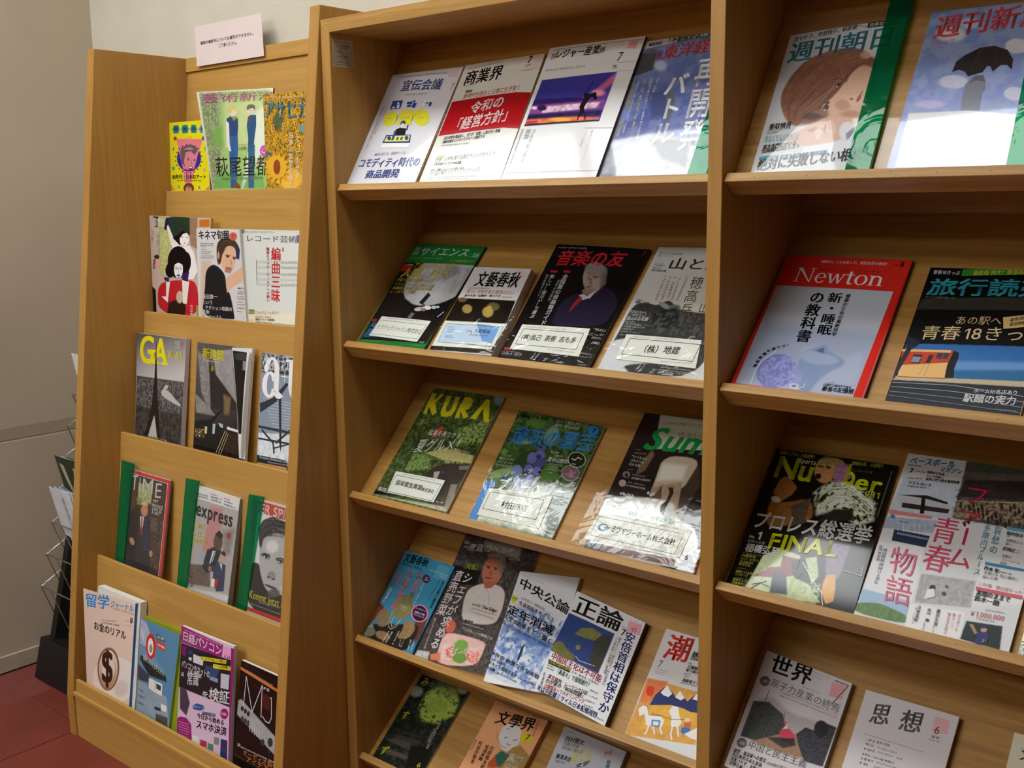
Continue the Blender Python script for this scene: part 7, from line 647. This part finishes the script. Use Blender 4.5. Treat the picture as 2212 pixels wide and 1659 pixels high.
# ---------------------------------------------------------------- leaflet stand behind the stepped rack
LX0, LX1 = -1.336, -.965
ls = empty('leaflet_stand', ((LX0+LX1)/2, -.03, 0)); tag(ls, 'black and chrome wire leaflet stand between the stepped rack and the wall', 'leaflet stand')
MB().prism_x([(-.091, 0), (.16, 0), (.14, .03), (-.02, .115), (-.062, .12)], LX0, LX1).build('base', BLACK, ls, bevel=.002)
yl = lambda z: -.046+(z-.275)*.26
for xx in (LX0+.02, LX1-.05): MB().prism_x([(yl(.1)+.045, .1), (yl(.1)+.09, .1), (yl(1.15)+.06, 1.15), (yl(1.15)+.04, 1.15)], xx, xx+.028).build('upright', BLACK, ls)
for i in range(8):
    z = .275+i*.0945 
    wr = MB(); R = .0022; y = yl(z)
    for xa_ in (LX0, (LX0+LX1)/2+.008):
        xb_ = xa_+(LX1-LX0)/2-.008
        wr.tube([(xa_, y+.07, z+.035), (xa_, y, z), (xa_+.012, y+.055, z-.17), (xb_-.012, y+.055, z-.17), (xb_, y, z), (xb_, y+.07, z+.035)], R)
        wr.tube([(xa_, y, z), (xb_, y, z)], R); wr.tube([(xa_+.012, y+.055, z-.17), (xa_+.012, y+.09, z-.165)], R); wr.tube([(xb_-.012, y+.055, z-.17), (xb_-.012, y+.09, z-.165)], R)
        wr.tube([(xa_+.06, y, z), (xa_+.06, y+.055, z-.17)], R*.7)
    wr.build('wire_pocket', CHROME, ls)
def leaflet(x, y, z, w, h, lean, col, label, items, grp, twist=0):
    U = np.array([0, math.sin(lean), math.cos(lean)]); X = np.array([math.cos(twist), math.sin(twist), 0]); q = [np.array([x, y, z]), np.array([x, y, z])+X*w]; q += [q[1]+U*h, q[0]+U*h]
    n = np.cross(X, U); a = Art(q, tuple(n), 0, w, h); a.bulge = .003
    o = empty('leaflet', tuple(q[0])); tag(o, label, 'leaflet', grp)
    sheet(a, 'paper_sheet', plain('leaflet_paper', col, .5, .3), o, q[0], [(0, 0), (1, 0), (1, 1), (0, 1)], 0, .0012)
    if items: a.items(items, .0002); a.build('leaflet_print', CARD, o, q[0])
for k in range(4):
    leaflet(LX0+.004+k*.012, .053+k*.009, .347+k*.002, .12, .235-k*.003, -.22, ['dfe6ee', 'cfe0ee', 'b8d4e8', '8aa4c0'][k], ['white leaflet with a column of small grey print, foremost of the lower bunch', 'pale blue leaflet just behind the white one', 'light blue leaflet in the lower bunch', 'slate blue leaflet at the back of the lower bunch'][k],
            [('V', '4a5058', '美術館だより', 620, 900, 700, 250, 110)] if k == 0 else None, 'leaflets in the lower pocket', -.05*k)
for k in range(3):
    leaflet(LX0+.004+k*.016, .072+k*.01, .468, .13, .204-k*.003, -.22, ['343c2a', 'c8ccd0', '2c3024'][k], ['dark green flower leaflet in front of the upper bunch', 'white edged leaflet behind the flower leaflet', 'darkest leaflet at the back of the upper bunch'][k],
            [('P', 'b8bc98', [150, 900, 350, 880, 450, 600, 560, 380, 420, 420, 260, 640]), ('P', 'd8d0c8', [420, 40, 960, 40, 960, 260, 480, 300]), ('V', 'e8e8e0', '花と緑', 780, 880, 800, 350, 130)] if k == 0 else None, 'leaflets in the upper pocket')
leaflet(LX0+.004, .135, .8, .12, .17, -.17, 'ecebe8', 'white sheet curling out of the highest pocket in view', [('P', '4a4c46', [0, 0, 1000, 0, 1000, 520, 0, 600])], None)
